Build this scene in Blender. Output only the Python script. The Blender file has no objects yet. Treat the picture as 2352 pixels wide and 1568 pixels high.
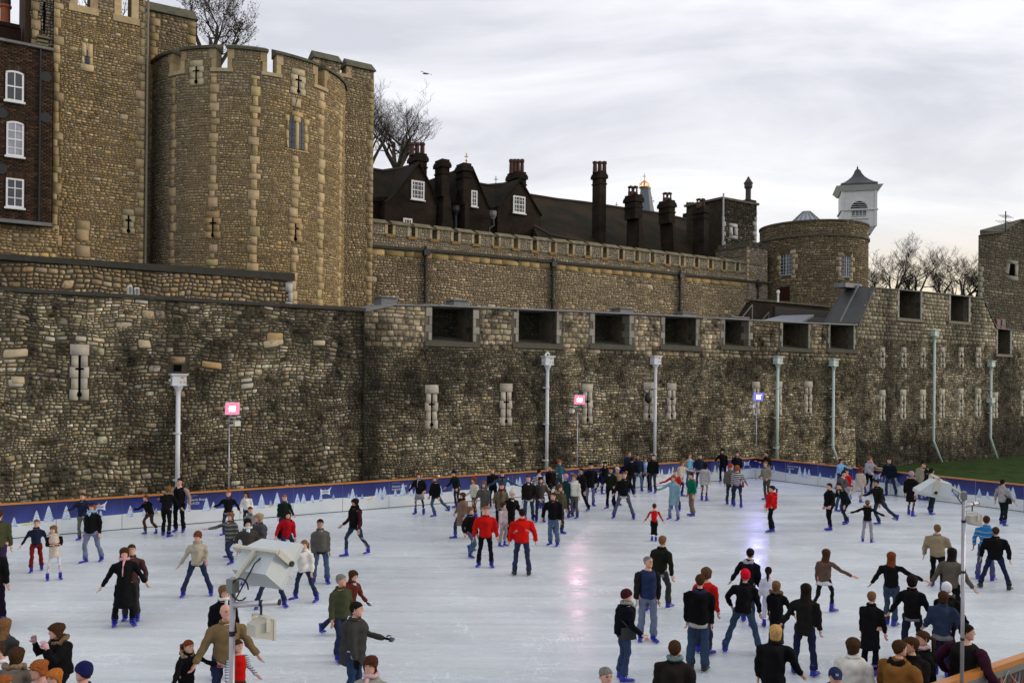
import bpy, math, random
import numpy as np
from mathutils import Vector, Matrix, noise as mnoise
R_ = math.radians
rng = np.random.default_rng(7)
rnd = random.Random(11)
scene = bpy.context.scene
COL = scene.collection

# ------------------------------------------------------------ camera
F, CX, CY, H, ROLL = 2010.0, 1176.0, 870.0, 5.15, R_(0.6)
cam_d = bpy.data.cameras.new("camera"); cam = bpy.data.objects.new("camera", cam_d); COL.objects.link(cam)
cam_d.sensor_width = 36.0; cam_d.lens = 36.0 * F / 2352.0
cam_d.shift_y = 86.0 / 2352.0; cam_d.clip_end = 3000; cam_d.clip_start = 0.1
cam.matrix_world = Matrix.Translation((0, 0, H)) @ Matrix.Rotation(R_(90), 4, 'X') @ Matrix.Rotation(ROLL, 4, 'Z')
scene.camera = cam

# ------------------------------------------------------------ world: overcast late afternoon sky
SUN_AZ, SUN_EL = R_(84), R_(18)          # azimuth from +Y towards +X
world = bpy.data.worlds.new("World"); scene.world = world; world.use_nodes = True
nt = world.node_tree; N = nt.nodes; L = nt.links
for n in list(N): N.remove(n)
def nd(t, **k):
    n = N.new(t)
    for a, b in k.items(): setattr(n, a, b)
    return n
out = nd('ShaderNodeOutputWorld'); bg = nd('ShaderNodeBackground'); bg.inputs['Strength'].default_value = 0.1
sky = nd('ShaderNodeTexSky', sky_type='NISHITA', sun_disc=False, sun_elevation=SUN_EL, sun_rotation=SUN_AZ)
sky.air_density = 1.0; sky.dust_density = 2.0
tc = nd('ShaderNodeTexCoord'); sep = nd('ShaderNodeSeparateXYZ'); L.new(tc.outputs['Generated'], sep.inputs[0])
# cloud deck on a flat layer: (x/(z+k), y/(z+k))
az = nd('ShaderNodeMath', operation='ADD'); L.new(sep.outputs['Z'], az.inputs[0]); az.inputs[1].default_value = 0.16
mx = nd('ShaderNodeMath', operation='MAXIMUM'); L.new(az.outputs[0], mx.inputs[0]); mx.inputs[1].default_value = 0.05
dx = nd('ShaderNodeMath', operation='DIVIDE'); L.new(sep.outputs['X'], dx.inputs[0]); L.new(mx.outputs[0], dx.inputs[1])
dy = nd('ShaderNodeMath', operation='DIVIDE'); L.new(sep.outputs['Y'], dy.inputs[0]); L.new(mx.outputs[0], dy.inputs[1])
cmb = nd('ShaderNodeCombineXYZ'); L.new(dx.outputs[0], cmb.inputs[0]); L.new(dy.outputs[0], cmb.inputs[1])
mp = nd('ShaderNodeMapping'); mp.inputs['Scale'].default_value = (0.75, 1.25, 1); mp.inputs['Rotation'].default_value = (0, 0, 0.35)
mp.inputs['Location'].default_value = (3.1, 1.7, 0)
L.new(cmb.outputs[0], mp.inputs[0])
nz = nd('ShaderNodeTexNoise'); nz.inputs['Scale'].default_value = 1.5; nz.inputs['Detail'].default_value = 8; nz.inputs['Roughness'].default_value = 0.56
nz.inputs['Distortion'].default_value = 0.5
L.new(mp.outputs[0], nz.inputs['Vector'])
cr = nd('ShaderNodeValToRGB'); L.new(nz.outputs['Fac'], cr.inputs[0])
e = cr.color_ramp.elements; e[0].position = 0.38; e[0].color = (7.3, 7.4, 8.2, 1); e[1].position = 0.62; e[1].color = (10.4, 10.45, 10.9, 1)
# pale warm break in the cloud low over the far right (sunset side)
dt = nd('ShaderNodeVectorMath', operation='DOT_PRODUCT'); L.new(tc.outputs['Generated'], dt.inputs[0])
gd = Vector((math.sin(R_(27)), math.cos(R_(27)), 0.09)).normalized(); dt.inputs[1].default_value = gd
gp = nd('ShaderNodeMapRange', interpolation_type='SMOOTHSTEP'); L.new(dt.outputs['Value'], gp.inputs['Value'])
gp.inputs['From Min'].default_value = 0.74; gp.inputs['From Max'].default_value = 1.0; gp.inputs['To Max'].default_value = 0.9
zr = nd('ShaderNodeMapRange', interpolation_type='SMOOTHSTEP'); L.new(sep.outputs['Z'], zr.inputs['Value'])
zr.inputs['From Min'].default_value = 0.02; zr.inputs['From Max'].default_value = 0.32; zr.inputs['To Min'].default_value = 1; zr.inputs['To Max'].default_value = 0
gm = nd('ShaderNodeMath', operation='MULTIPLY'); L.new(gp.outputs[0], gm.inputs[0]); L.new(zr.outputs[0], gm.inputs[1])
mixg = nd('ShaderNodeMix', data_type='RGBA'); L.new(gm.outputs[0], mixg.inputs['Factor']); L.new(cr.outputs[0], mixg.inputs['A'])
zl = nd('ShaderNodeMapRange', interpolation_type='SMOOTHSTEP'); L.new(sep.outputs['Z'], zl.inputs['Value'])
zl.inputs['From Min'].default_value = 0.10; zl.inputs['From Max'].default_value = 0.18
wc = nd('ShaderNodeMix', data_type='RGBA'); L.new(zl.outputs[0], wc.inputs['Factor']); wc.inputs['A'].default_value = (10.6, 8.8, 5.8, 1); wc.inputs['B'].default_value = (11.2, 11.0, 10.6, 1)
L.new(wc.outputs['Result'], mixg.inputs['B'])
mixs = nd('ShaderNodeMix', data_type='RGBA'); mixs.inputs['Factor'].default_value = 0.93
L.new(sky.outputs[0], mixs.inputs['A']); L.new(mixg.outputs['Result'], mixs.inputs['B'])
L.new(mixs.outputs['Result'], bg.inputs['Color']); L.new(bg.outputs[0], out.inputs[0])

sun_d = bpy.data.lights.new("sun", 'SUN'); sun_d.energy = 1.45; sun_d.angle = R_(16); sun_d.color = (1.0, 0.86, 0.68)
sun = bpy.data.objects.new("sun", sun_d); COL.objects.link(sun)
sv = Vector((math.sin(SUN_AZ) * math.cos(SUN_EL), math.cos(SUN_AZ) * math.cos(SUN_EL), math.sin(SUN_EL)))
sun.rotation_euler = (-sv).to_track_quat('-Z', 'Y').to_euler(); sun.location = sv * 200

vs = scene.view_settings
vs.view_transform = 'Standard'; vs.look = 'None'; vs.gamma = 1.0; vs.exposure = 0.0; vs.use_curve_mapping = False
scene.cycles.max_bounces = 5; scene.cycles.diffuse_bounces = 3; scene.cycles.glossy_bounces = 3
scene.cycles.transparent_max_bounces = 4; scene.cycles.sample_clamp_indirect = 40.0
scene.render.film_transparent = False

# ------------------------------------------------------------ frame maths
def unroll(px, py):
    a, b = px - CX, py - CY; c, s = math.cos(ROLL), math.sin(ROLL)
    return a * c + b * s, -a * s + b * c
VP = 2975.0                               # vanishing point of the long walls, right of the principal point
_l = math.hypot(VP / F, 1); DX, DY = VP / F / _l, 1 / _l      # d1, along the walls to the right
NX, NY = -DY, DX                          # horizontal normal, away from the camera
def W(s, t, z):                           # wall frame -> world
    return (s * DX + t * NX, s * DY + t * NY, z)
def Wn(s, t, z):
    return np.stack([s * DX + t * NX, s * DY + t * NY, z + 0 * s], -1)
def on(px, py, t):                        # where the sight line through a photo point meets the wall plane at offset t
    u, v = unroll(px, py); Y = t / (NX * u / F + NY)
    X = Y * u / F
    return X * DX + Y * DY, H - Y * v / F
def sx(px, t, py=700): return on(px, py, t)[0]
def gp_(px, py, z=0.0):                   # sight line onto a level plane
    u, v = unroll(px, py); Y = (H - z) * F / v
    return (Y * u / F, Y, z)
def atY(px, py, Y):
    u, v = unroll(px, py); return (Y * u / F, Y, H - Y * v / F)

# ------------------------------------------------------------ mesh helpers
OFF = {}
class MB:
    def __init__(s): s.v = []; s.f = []; s.c = []; s.m = []; s.n = 0
    def add(s, vs_, fs, col=(1, 1, 1), mi=0):
        vs_ = [tuple(map(float, p)) for p in vs_]
        s.v += vs_; s.c += [col] * len(vs_)
        s.f += [tuple(i + s.n for i in f) for f in fs]; s.m += [mi] * len(fs); s.n += len(vs_); return s
    def box(s, s0, s1, t0, t1, z0, z1, col=(1, 1, 1), za=None, mi=0):   # in the wall frame; za = (z1 at s0, z1 at s1)
        a, b = (z1, z1) if za is None else za
        p = [W(s0, t0, z0), W(s1, t0, z0), W(s1, t1, z0), W(s0, t1, z0), W(s0, t0, a), W(s1, t0, b), W(s1, t1, b), W(s0, t1, a)]
        return s.add(p, BOXF, col, mi)
    def wbox(s, c, d, rot=0, col=(1, 1, 1), mi=0, taper=1.0):           # world box, centre of the base
        x, y, z = c; a, b, h = d[0] / 2, d[1] / 2, d[2]; cr_, sr = math.cos(rot), math.sin(rot)
        p = []
        for zz, k in ((0, 1), (h, taper)):
            for (i, j) in ((-a, -b), (a, -b), (a, b), (-a, b)):
                i *= k; j *= k; p.append((x + i * cr_ - j * sr, y + i * sr + j * cr_, z + zz))
        return s.add(p, BOXF, col, mi)
    def hexa(s, p, col=(1, 1, 1), mi=0): return s.add(p, BOXF, col, mi)
    def prism(s, poly, t0, t1, col=(1, 1, 1), mi=0):                     # poly of (s,z) extruded from t0 to t1
        n = len(poly); p = [W(a, t0, b) for a, b in poly] + [W(a, t1, b) for a, b in poly]
        fs = [tuple(range(n)), tuple(range(2 * n - 1, n - 1, -1))] + [(i, i + n, (i + 1) % n + n, (i + 1) % n) for i in range(n)]
        return s.add(p, fs, col, mi)
    def tube(s, pts, rad, seg=8, col=(1, 1, 1), cap=True, mi=0):
        pts = [Vector(p) for p in pts]; n = len(pts)
        if not hasattr(rad, '__len__'): rad = [rad] * n
        P = []
        up = Vector((0, 0, 1)); prev = None
        for i, p in enumerate(pts):
            d = (pts[min(i + 1, n - 1)] - pts[max(i - 1, 0)]).normalized()
            if prev is None:
                a = d.cross(up if abs(d.z) < 0.9 else Vector((1, 0, 0))).normalized()
            else:
                a = (prev - d * prev.dot(d)).normalized()
            prev = a; b = d.cross(a)
            r = rad[i]; rx, ry = (r if hasattr(r, '__len__') else (r, r))
            for k in range(seg):
                th = 2 * math.pi * k / seg; P.append(p + a * (math.cos(th) * rx) + b * (math.sin(th) * ry))
        fs = []
        for i in range(n - 1):
            for k in range(seg):
                k2 = (k + 1) % seg; fs.append((i * seg + k, i * seg + k2, (i + 1) * seg + k2, (i + 1) * seg + k))
        if cap: fs += [tuple(range(seg - 1, -1, -1)), tuple(range((n - 1) * seg, n * seg))]
        return s.add(P, fs, col, mi)
    def lathe(s, c, prof, seg=16, col=(1, 1, 1), rot=0, sq=(1, 1), mi=0):
        P = []
        for r, z in prof:
            for k in range(seg):
                a = rot + 2 * math.pi * k / seg; P.append((c[0] + math.cos(a) * r * sq[0], c[1] + math.sin(a) * r * sq[1], c[2] + z))
        fs = [(i * seg + k, i * seg + (k + 1) % seg, (i + 1) * seg + (k + 1) % seg, (i + 1) * seg + k) for i in range(len(prof) - 1) for k in range(seg)]
        fs += [tuple(range(seg - 1, -1, -1)), tuple(range((len(prof) - 1) * seg, len(prof) * seg))]
        return s.add(P, fs, col, mi)
    def build(s, name, mat, parent=None, smooth=False, colors=False, kind=None):
        me = bpy.data.meshes.new(name)
        o_ = OFF.get(parent.name, (0, 0, 0)) if parent else (0, 0, 0)
        v = np.array(s.v, dtype=np.float64).reshape(-1, 3) - np.array(o_)
        me.from_pydata(v.tolist(), [], s.f)
        mats = mat if isinstance(mat, (list, tuple)) else [mat]
        for m_ in mats: me.materials.append(m_)
        if len(mats) > 1: me.polygons.foreach_set('material_index', s.m)
        if smooth: me.polygons.foreach_set('use_smooth', [True] * len(me.polygons))
        if colors:
            at = me.color_attributes.new('tone', 'FLOAT_COLOR', 'POINT')
            c = np.ones((len(s.c), 4), dtype=np.float32); c[:, :3] = np.array(s.c)[:, :3]; at.data.foreach_set('color', c.ravel())
        me.update()
        o = bpy.data.objects.new(name, me); COL.objects.link(o)
        if parent: o.parent = parent; OFF[o.name] = o_
        else: OFF[o.name] = (0, 0, 0)
        if kind: o['kind'] = kind
        return o
BOXF = [(0, 3, 2, 1), (4, 5, 6, 7), (0, 1, 5, 4), (1, 2, 6, 5), (2, 3, 7, 6), (3, 0, 4, 7)]
def tag(o, label=None, cat=None, group=None, kind=None):
    if label: o['label'] = label
    if cat: o['category'] = cat
    if group: o['group'] = group
    if kind: o['kind'] = kind
    return o
def thing(name, label, cat, loc=(0, 0, 0), group=None):
    o = bpy.data.objects.new(name, None); COL.objects.link(o); o.location = loc; o.empty_display_size = 0.2
    OFF[o.name] = tuple(loc); return tag(o, label, cat, group)

# ------------------------------------------------------------ materials
MATS = {}
class NT:
    def __init__(s, m): s.t = m.node_tree; s.n = s.t.nodes; s.l = s.t.links
    def new(s, t, **k):
        n = s.n.new(t)
        for a, b in k.items():
            if a.startswith('i_'): n.inputs[a[2:].replace('_', ' ')].default_value = b
            else: setattr(n, a, b)
        return n
    def link(s, a, b): s.l.new(a, b)
def mat(name, rgb=(0.5, 0.5, 0.5), rough=0.7, noise=0.0, nscale=8.0, bump=0.0, bscale=30.0, metal=0.0, spec=0.5, attr=None, emit=None, stretch=None, coord='Object', sheen=0, blotch=None):
    key = name
    if key in MATS: return MATS[key]
    m = bpy.data.materials.new(name); m.use_nodes = True; MATS[key] = m
    t = NT(m); p = t.n['Principled BSDF']
    p.inputs['Base Color'].default_value = (*rgb, 1); p.inputs['Roughness'].default_value = rough; p.inputs['Metallic'].default_value = metal
    p.inputs['Specular IOR Level'].default_value = spec
    if sheen: p.inputs['Sheen Weight'].default_value = sheen
    src = None
    cd = t.new('ShaderNodeTexCoord'); vec = cd.outputs[coord]
    if stretch:
        mp_ = t.new('ShaderNodeMapping'); mp_.inputs['Scale'].default_value = stretch; t.link(vec, mp_.inputs[0]); vec = mp_.outputs[0]
    if attr:
        a = t.new('ShaderNodeAttribute', attribute_name=attr); src = a.outputs['Color']
    if noise > 0:
        n1 = t.new('ShaderNodeTexNoise'); n1.inputs['Scale'].default_value = nscale; n1.inputs['Detail'].default_value = 6; t.link(vec, n1.inputs['Vector'])
        mr = t.new('ShaderNodeMapRange'); mr.inputs['From Min'].default_value = 0.25; mr.inputs['From Max'].default_value = 0.75
        mr.inputs['To Min'].default_value = 1 - noise; mr.inputs['To Max'].default_value = 1 + noise; t.link(n1.outputs['Fac'], mr.inputs['Value'])
        vm = t.new('ShaderNodeVectorMath', operation='SCALE')
        if src: t.link(src, vm.inputs[0])
        else: vm.inputs[0].default_value = rgb
        t.link(mr.outputs[0], vm.inputs['Scale']); src = vm.outputs[0]
    if blotch:
        n3 = t.new('ShaderNodeTexNoise'); n3.inputs['Scale'].default_value = blotch[0]; n3.inputs['Detail'].default_value = 8; n3.inputs['Roughness'].default_value = .68; t.link(vec, n3.inputs['Vector'])
        m3 = t.new('ShaderNodeMapRange'); m3.inputs['From Min'].default_value = blotch[1]; m3.inputs['From Max'].default_value = blotch[2]; m3.inputs['To Min'].default_value = blotch[3]; m3.inputs['To Max'].default_value = blotch[4]; t.link(n3.outputs['Fac'], m3.inputs['Value'])
        v3 = t.new('ShaderNodeVectorMath', operation='SCALE'); t.link(src, v3.inputs[0]); t.link(m3.outputs[0], v3.inputs['Scale']); src = v3.outputs[0]
    if src: t.link(src, p.inputs['Base Color'])
    if bump > 0:
        n2 = t.new('ShaderNodeTexNoise'); n2.inputs['Scale'].default_value = bscale; n2.inputs['Detail'].default_value = 5; t.link(vec, n2.inputs['Vector'])
        b = t.new('ShaderNodeBump'); b.inputs['Strength'].default_value = bump; b.inputs['Distance'].default_value = 0.02
        t.link(n2.outputs['Fac'], b.inputs['Height']); t.link(b.outputs[0], p.inputs['Normal'])
    if emit:
        p.inputs['Emission Color'].default_value = (*emit[0], 1); p.inputs['Emission Strength'].default_value = emit[1]
    return m
M_stone = mat('rubble_stone', rough=0.9, noise=0.35, nscale=9, bump=0.6, bscale=28, attr='tone', spec=0.2)
M_rough = mat('weathered_rubble', rough=0.92, noise=0.35, nscale=11, bump=0.7, bscale=26, attr='tone', spec=0.15, blotch=(1.7, .38, .57, .14, 1.32))
M_mortar = mat('lime_mortar', rough=0.95, noise=0.35, nscale=3.5, bump=0.7, bscale=18, attr='tone', spec=0.1)
M_ash = mat('dressed_limestone', rough=0.85, noise=0.16, nscale=5, bump=0.25, bscale=20, attr='tone', spec=0.2)
M_cope = mat('mossy_coping', (0.085, 0.08, 0.05), 0.9, noise=0.5, nscale=2.5, bump=0.5, bscale=12)
M_dark = mat('void_shadow', (0.004, 0.004, 0.004), 1.0, spec=0.0)  # near-black colour stands in for the shade inside openings
M_lead = mat('lead_sheet', (0.16, 0.165, 0.17), 0.55, noise=0.25, nscale=3, bump=0.1)
M_glass = mat('window_glass', (0.02, 0.025, 0.03), 0.12, noise=0.5, nscale=2, spec=0.8)
M_white = mat('white_paint', (0.72, 0.72, 0.70), 0.45, noise=0.08, nscale=6)
M_pipe = mat('pipe_paint', (0.60, 0.62, 0.64), 0.35, noise=0.12, nscale=1.3)
M_black = mat('black_iron', (0.012, 0.012, 0.012), 0.5, noise=0.2)
M_wood = mat('brown_timber', (0.12, 0.06, 0.03), 0.7, noise=0.3)
def window_mat(): return M_glass

# ------------------------------------------------------------ masonry generator
def interp(xs, ys): return lambda s: float(np.interp(s, xs, ys))
def cells(s0, s1, z0, z1, h=(0.12, 0.2), asp=(1.1, 2.6), big=0.05, coursed=0.35):
    """snecked rubble: irregular rectangles filling the area"""
    out_ = []; z = z0
    while z < z1 - 0.02:
        H_ = min(rnd.uniform(h[0] * 1.9, h[1] * 2.4), z1 - z)
        if z1 - (z + H_) < h[0] * 0.8: H_ = z1 - z
        s = s0 + rnd.uniform(-0.4, 0)
        while s < s1:
            Wd = rnd.uniform(0.45, 1.3) * (h[1] / 0.2) ** 0.5
            if rnd.random() < big:
                ww = H_ * rnd.uniform(1.0, 1.6)
                out_.append((s, s + ww, z, z + H_, 1)); s += ww; continue
            k = 1 if H_ < h[1] * 1.1 else 2 if H_ < h[1] * 2.1 else 3
            if rnd.random() < 0.3: k += 1
            cuts = np.sort([rnd.uniform(0.75, 1.25) for _ in range(k)]); rnd.shuffle(list(cuts))
            cuts = np.cumsum([rnd.uniform(0.6, 1.4) for _ in range(k)]); cuts = cuts / cuts[-1] * H_
            zz = z
            for c in cuts:
                z2 = z + c; hh = z2 - zz; q = s
                while q < s + Wd - 0.02:
                    w_ = hh * rnd.uniform(*asp)
                    if s + Wd - (q + w_) < hh * 0.5: w_ = s + Wd - q
                    out_.append((q, q + w_, zz, z2, 0)); q += w_
                zz = z2
            s += Wd
        z += H_
    return out_
def courses(s0, s1, z0, z1, h=(0.2, 0.28), w=(0.25, 0.55), jit=0.0):
    out_ = []; z = z0
    while z < z1 - 0.05:
        hh = rnd.uniform(*h)
        if z1 - (z + hh) < h[0] * 0.7: hh = z1 - z
        s = s0 - rnd.uniform(0, w[0])
        while s < s1:
            ww = rnd.uniform(*w)
            if s1 - (s + ww) < w[0] * 0.6: ww = s1 - s
            out_.append((max(s, s0), min(s + ww, s1), z, z + hh, 0)); s += ww
        z += hh
    return out_
def trim(cs, s0, s1, zlo, zhi, holes):
    res = []
    for (a, b, c, d, k) in cs:
        a = max(a, s0); b = min(b, s1)
        if b - a < 0.05: continue
        m = (a + b) / 2; lo, hi = zlo(m), zhi(m)
        c = max(c, lo); d = min(d, hi)
        if d - c < 0.05: continue
        bad = False
        for (ha, hb, hc, hd) in holes:
            if a < hb and b > ha and c < hd and d > hc:
                cand = [(ha - a, 'b', ha), (b - hb, 'a', hb), (hc - c, 'd', hc), (d - hd, 'c', hd)]
                w_ = b - a; h_ = d - c
                cand[0] = ((ha - a) / w_,) + cand[0][1:]; cand[1] = ((b - hb) / w_,) + cand[1][1:]
                cand[2] = ((hc - c) / h_,) + cand[2][1:]; cand[3] = ((d - hd) / h_,) + cand[3][1:]
                best = max(cand)
                if best[0] < 0.25: bad = True; break
                if best[1] == 'b': b = best[2]
                elif best[1] == 'a': a = best[2]
                elif best[1] == 'd': d = best[2]
                else: c = best[2]
                if b - a < 0.05 or d - c < 0.04: bad = True; break
        if not bad: res.append((a, b, c, d, k))
    return res
OCT = np.array([(-1, -0.5), (-0.5, -1), (0.5, -1), (1, -0.5), (1, 0.5), (0.5, 1), (-0.5, 1), (-1, 0.5)], dtype=float)
def stone_geo(rects, mapf, gap=0.014, proud=(0.02, 0.05), cut=0.34, jit=0.2, inset=0.2):
    """-> verts (n,16,3)"""
    r = np.array([q[:4] for q in rects], dtype=float); n = len(r)
    if n == 0: return np.zeros((0, 16, 3))
    cs_ = (r[:, 0] + r[:, 1]) / 2; cz = (r[:, 2] + r[:, 3]) / 2
    hw = np.maximum((r[:, 1] - r[:, 0]) / 2 - gap, 0.01); hh = np.maximum((r[:, 3] - r[:, 2]) / 2 - gap, 0.01)
    mn = np.minimum(hw, hh)
    cc = mn[:, None] * rng.uniform(cut * 0.5, cut * 1.4, (n, 8))
    o = np.sign(OCT)[None] * np.ones((n, 8, 1))
    full = np.abs(OCT) > 0.9
    X = np.where(full[None, :, 0], hw[:, None], hw[:, None] - cc) * np.sign(OCT[:, 0])[None]
    Z = np.where(full[None, :, 1], hh[:, None], hh[:, None] - cc) * np.sign(OCT[:, 1])[None]
    X *= 1 - jit * rng.random((n, 8)) * (mn / np.maximum(hw, 1e-3))[:, None]; Z *= 1 - jit * rng.random((n, 8))
    e = rng.uniform(proud[0], proud[1], n)
    ins = (mn * inset)[:, None]
    Xi = X - np.sign(X) * ins; Zi = Z - np.sign(Z) * ins
    tilt = rng.uniform(-0.12, 0.12, (n, 2))
    ei = e[:, None] + tilt[:, :1] * Xi * 0.5 + tilt[:, 1:] * Zi
    S = np.concatenate([cs_[:, None] + X, cs_[:, None] + Xi], 1); ZZ = np.concatenate([cz[:, None] + Z, cz[:, None] + Zi], 1)
    T = np.concatenate([np.full((n, 8), -0.015), ei], 1)
    return mapf(S, ZZ, T)
STF = [tuple(range(8, 16))] + [(i, (i + 1) % 8, (i + 1) % 8 + 8, i + 8) for i in range(8)]
def stone_mesh(name, V_, C_, matl, parent, kind=None):
    n = len(V_); me = bpy.data.meshes.new(name)
    off = np.array(OFF.get(parent.name, (0, 0, 0)))
    v = (V_ - off).reshape(-1, 3).astype(np.float32)
    me.vertices.add(n * 16); me.vertices.foreach_set('co', v.ravel())
    loops = []; starts = []; k = 0
    base = np.concatenate([np.array(f) for f in STF]); lens = np.array([len(f) for f in STF])
    lv = (np.arange(n)[:, None] * 16 + base[None]).ravel(); nl = len(base)
    ls = (np.arange(n)[:, None] * nl + np.concatenate([[0], np.cumsum(lens)[:-1]])[None]).ravel()
    me.loops.add(len(lv)); me.loops.foreach_set('vertex_index', lv.astype(np.int32))
    me.polygons.add(len(ls)); me.polygons.foreach_set('loop_start', ls.astype(np.int32))
    me.materials.append(matl)
    at = me.color_attributes.new('tone', 'FLOAT_COLOR', 'POINT')
    c = np.ones((n * 16, 4), dtype=np.float32); c[:, :3] = np.repeat(C_, 16, 0); at.data.foreach_set('color', c.ravel())
    me.update(calc_edges=True); me.validate()
    o = bpy.data.objects.new(name, me); COL.objects.link(o); o.parent = parent; OFF[o.name] = tuple(off)
    if kind: o['kind'] = kind
    return o
BUDGET = {}
def masonry(parent, rects, colf, mapf=None, matl=None, parts=300, stuffname='rubble_infill', partname='stone', **kw):
    """largest stones in the photo become parts; the rest one part of kind stuff"""
    if not rects: return
    mapf = mapf or (lambda S, Z, T: Wn(S, kw_t - T, Z))
    matl = matl or M_stone
    V_ = stone_geo(rects, mapf, **kw)
    ctr = V_[:, 8:].mean(1)
    C_ = np.array([colf((r[0] + r[1]) / 2, (r[2] + r[3]) / 2, r[4]) for r in rects])
    ext = np.ptp(V_, axis=1); 
    area = (np.hypot(ext[:, 0], ext[:, 1])) * ext[:, 2] / ctr[:, 1] ** 2
    u = np.abs(ctr[:, 0] / ctr[:, 1]); vv = (H - ctr[:, 2]) / ctr[:, 1]
    inview = (u < 0.6) & (vv > -0.45)
    left = max(0, parts - BUDGET.get(parent.name, 0))
    order = np.argsort(-(area * inview)); sel = order[:left]; sel = sel[inview[sel]]
    BUDGET[parent.name] = BUDGET.get(parent.name, 0) + len(sel)
    for i in sel: stone_mesh(partname, V_[i:i + 1], C_[i:i + 1], matl, parent)
    mask = np.ones(len(rects), bool); mask[sel] = False
    if mask.any(): stone_mesh(stuffname, V_[mask], C_[mask], matl, parent, kind='stuff')
def flat(t): return lambda S, Z, T: Wn(S, t - T, Z)
def warp(S, Z, k=1.0, ph=0.0):
    S = np.asarray(S, float); Z = np.asarray(Z, float)
    return S + k * (.05 * np.sin(Z * 2.3 + ph) + .03 * np.sin(S * 1.3 + Z * 5.1)), Z + k * (.045 * np.sin(S * 1.25 + 1.8 * np.sin(Z * .8) + ph) + .03 * np.sin(S * 3.4 + Z * 1.7) + .012 * np.sin(S * 9.1 + Z * 3))
def wflat(t, k=1.0, ph=0.0):
    def f(S, Z, T): S2, Z2 = warp(S, Z, k, ph); return Wn(S2, t - T, Z2)
    return f
def wcyl(mf, k=.6):
    def f(S, Z, T): S2, Z2 = warp(S, Z, k); return mf(S2, Z2, T)
    return f
def side(s_, sgn): return lambda A, Z, T: Wn(s_ + sgn * T, A, Z)     # a face across the wall: A runs along t
class Cyl:
    def __init__(c, cx, cy, r): c.x, c.y, c.r = cx, cy, r
    def map(c):
        # S = arc length measured from the direction facing the camera, growing to the right
        a0 = math.atan2(-c.y, -c.x)
        def f(S, Z, T):
            a = a0 + S / c.r; return np.stack([c.x + np.cos(a) * (c.r + T), c.y + np.sin(a) * (c.r + T), Z + 0 * S], -1)
        return f
    def hit(c, px, py):
        u, v = unroll(px, py); d = np.array([u / F, 1.0]); A = d @ d; B = -2 * (d @ np.array([c.x, c.y])); C0 = c.x ** 2 + c.y ** 2 - c.r ** 2
        D = max(B * B - 4 * A * C0, 0); Y = (-B - math.sqrt(D)) / (2 * A); X = Y * u / F
        a0 = math.atan2(-c.y, -c.x); a = math.atan2(Y - c.y, X - c.x) - a0
        a = (a + math.pi) % (2 * math.pi) - math.pi
        return a * c.r, H - Y * v / F
def pal(cols, wts=None):
    cols = np.array(cols); wts = np.array(wts or [1] * len(cols), float); wts /= wts.sum()
    def f():
        c = cols[rng.choice(len(cols), p=wts)]; return c * rng.uniform(0.68, 1.30) * (1 + rng.uniform(-0.05, 0.05, 3))
    return f
def nz2(s, z, sc, seed=0): return mnoise.noise(Vector((s * sc, z * sc * 0.6, seed * 7.3)))
def mortar_grid(mb, s0, s1, zlo, zhi, mapf, colf, step=0.5):
    ns = max(2, int((s1 - s0) / step) + 1); S = np.linspace(s0, s1, ns)
    nzv = max(2, int((zhi((s0 + s1) / 2) - zlo((s0 + s1) / 2)) / step) + 1); k = np.linspace(0, 1, nzv)
    lo = np.array([zlo(a) for a in S]); hi = np.array([zhi(a) for a in S])
    SS = np.repeat(S[:, None], nzv, 1); ZZ = lo[:, None] + (hi - lo)[:, None] * k[None]
    P = mapf(SS, ZZ, np.zeros_like(SS)).reshape(-1, 3)
    fs = [(i * nzv + j, (i + 1) * nzv + j, (i + 1) * nzv + j + 1, i * nzv + j + 1) for i in range(ns - 1) for j in range(nzv - 1)]
    mb.v += [tuple(p) for p in P.tolist()]; mb.c += [tuple(colf(a, b)) for a, b in zip(SS.ravel(), ZZ.ravel())]
    mb.f += [tuple(i + mb.n for i in f) for f in fs]; mb.m += [0] * len(fs); mb.n += len(P)
# ============================================================ GROUND, ICE
GZ = -0.4
T1 = 34.4                                  # face of the outer wall
RF, RN = 31.4, 6.5                         # far and near rink boards (offset along the wall normal)
def mat_lawn():
    m = mat('short_grass', (0.022, 0.048, 0.008), 0.95, noise=0.55, nscale=1.4, bump=0.8, bscale=60, spec=0.1); return m
mb = MB(); mb.add([(-600, -300, GZ), (600, -300, GZ), (600, 900, GZ), (-600, 900, GZ)], [(0, 1, 2, 3)])
tag(mb.build('lawn', mat_lawn()), kind='structure')
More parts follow.
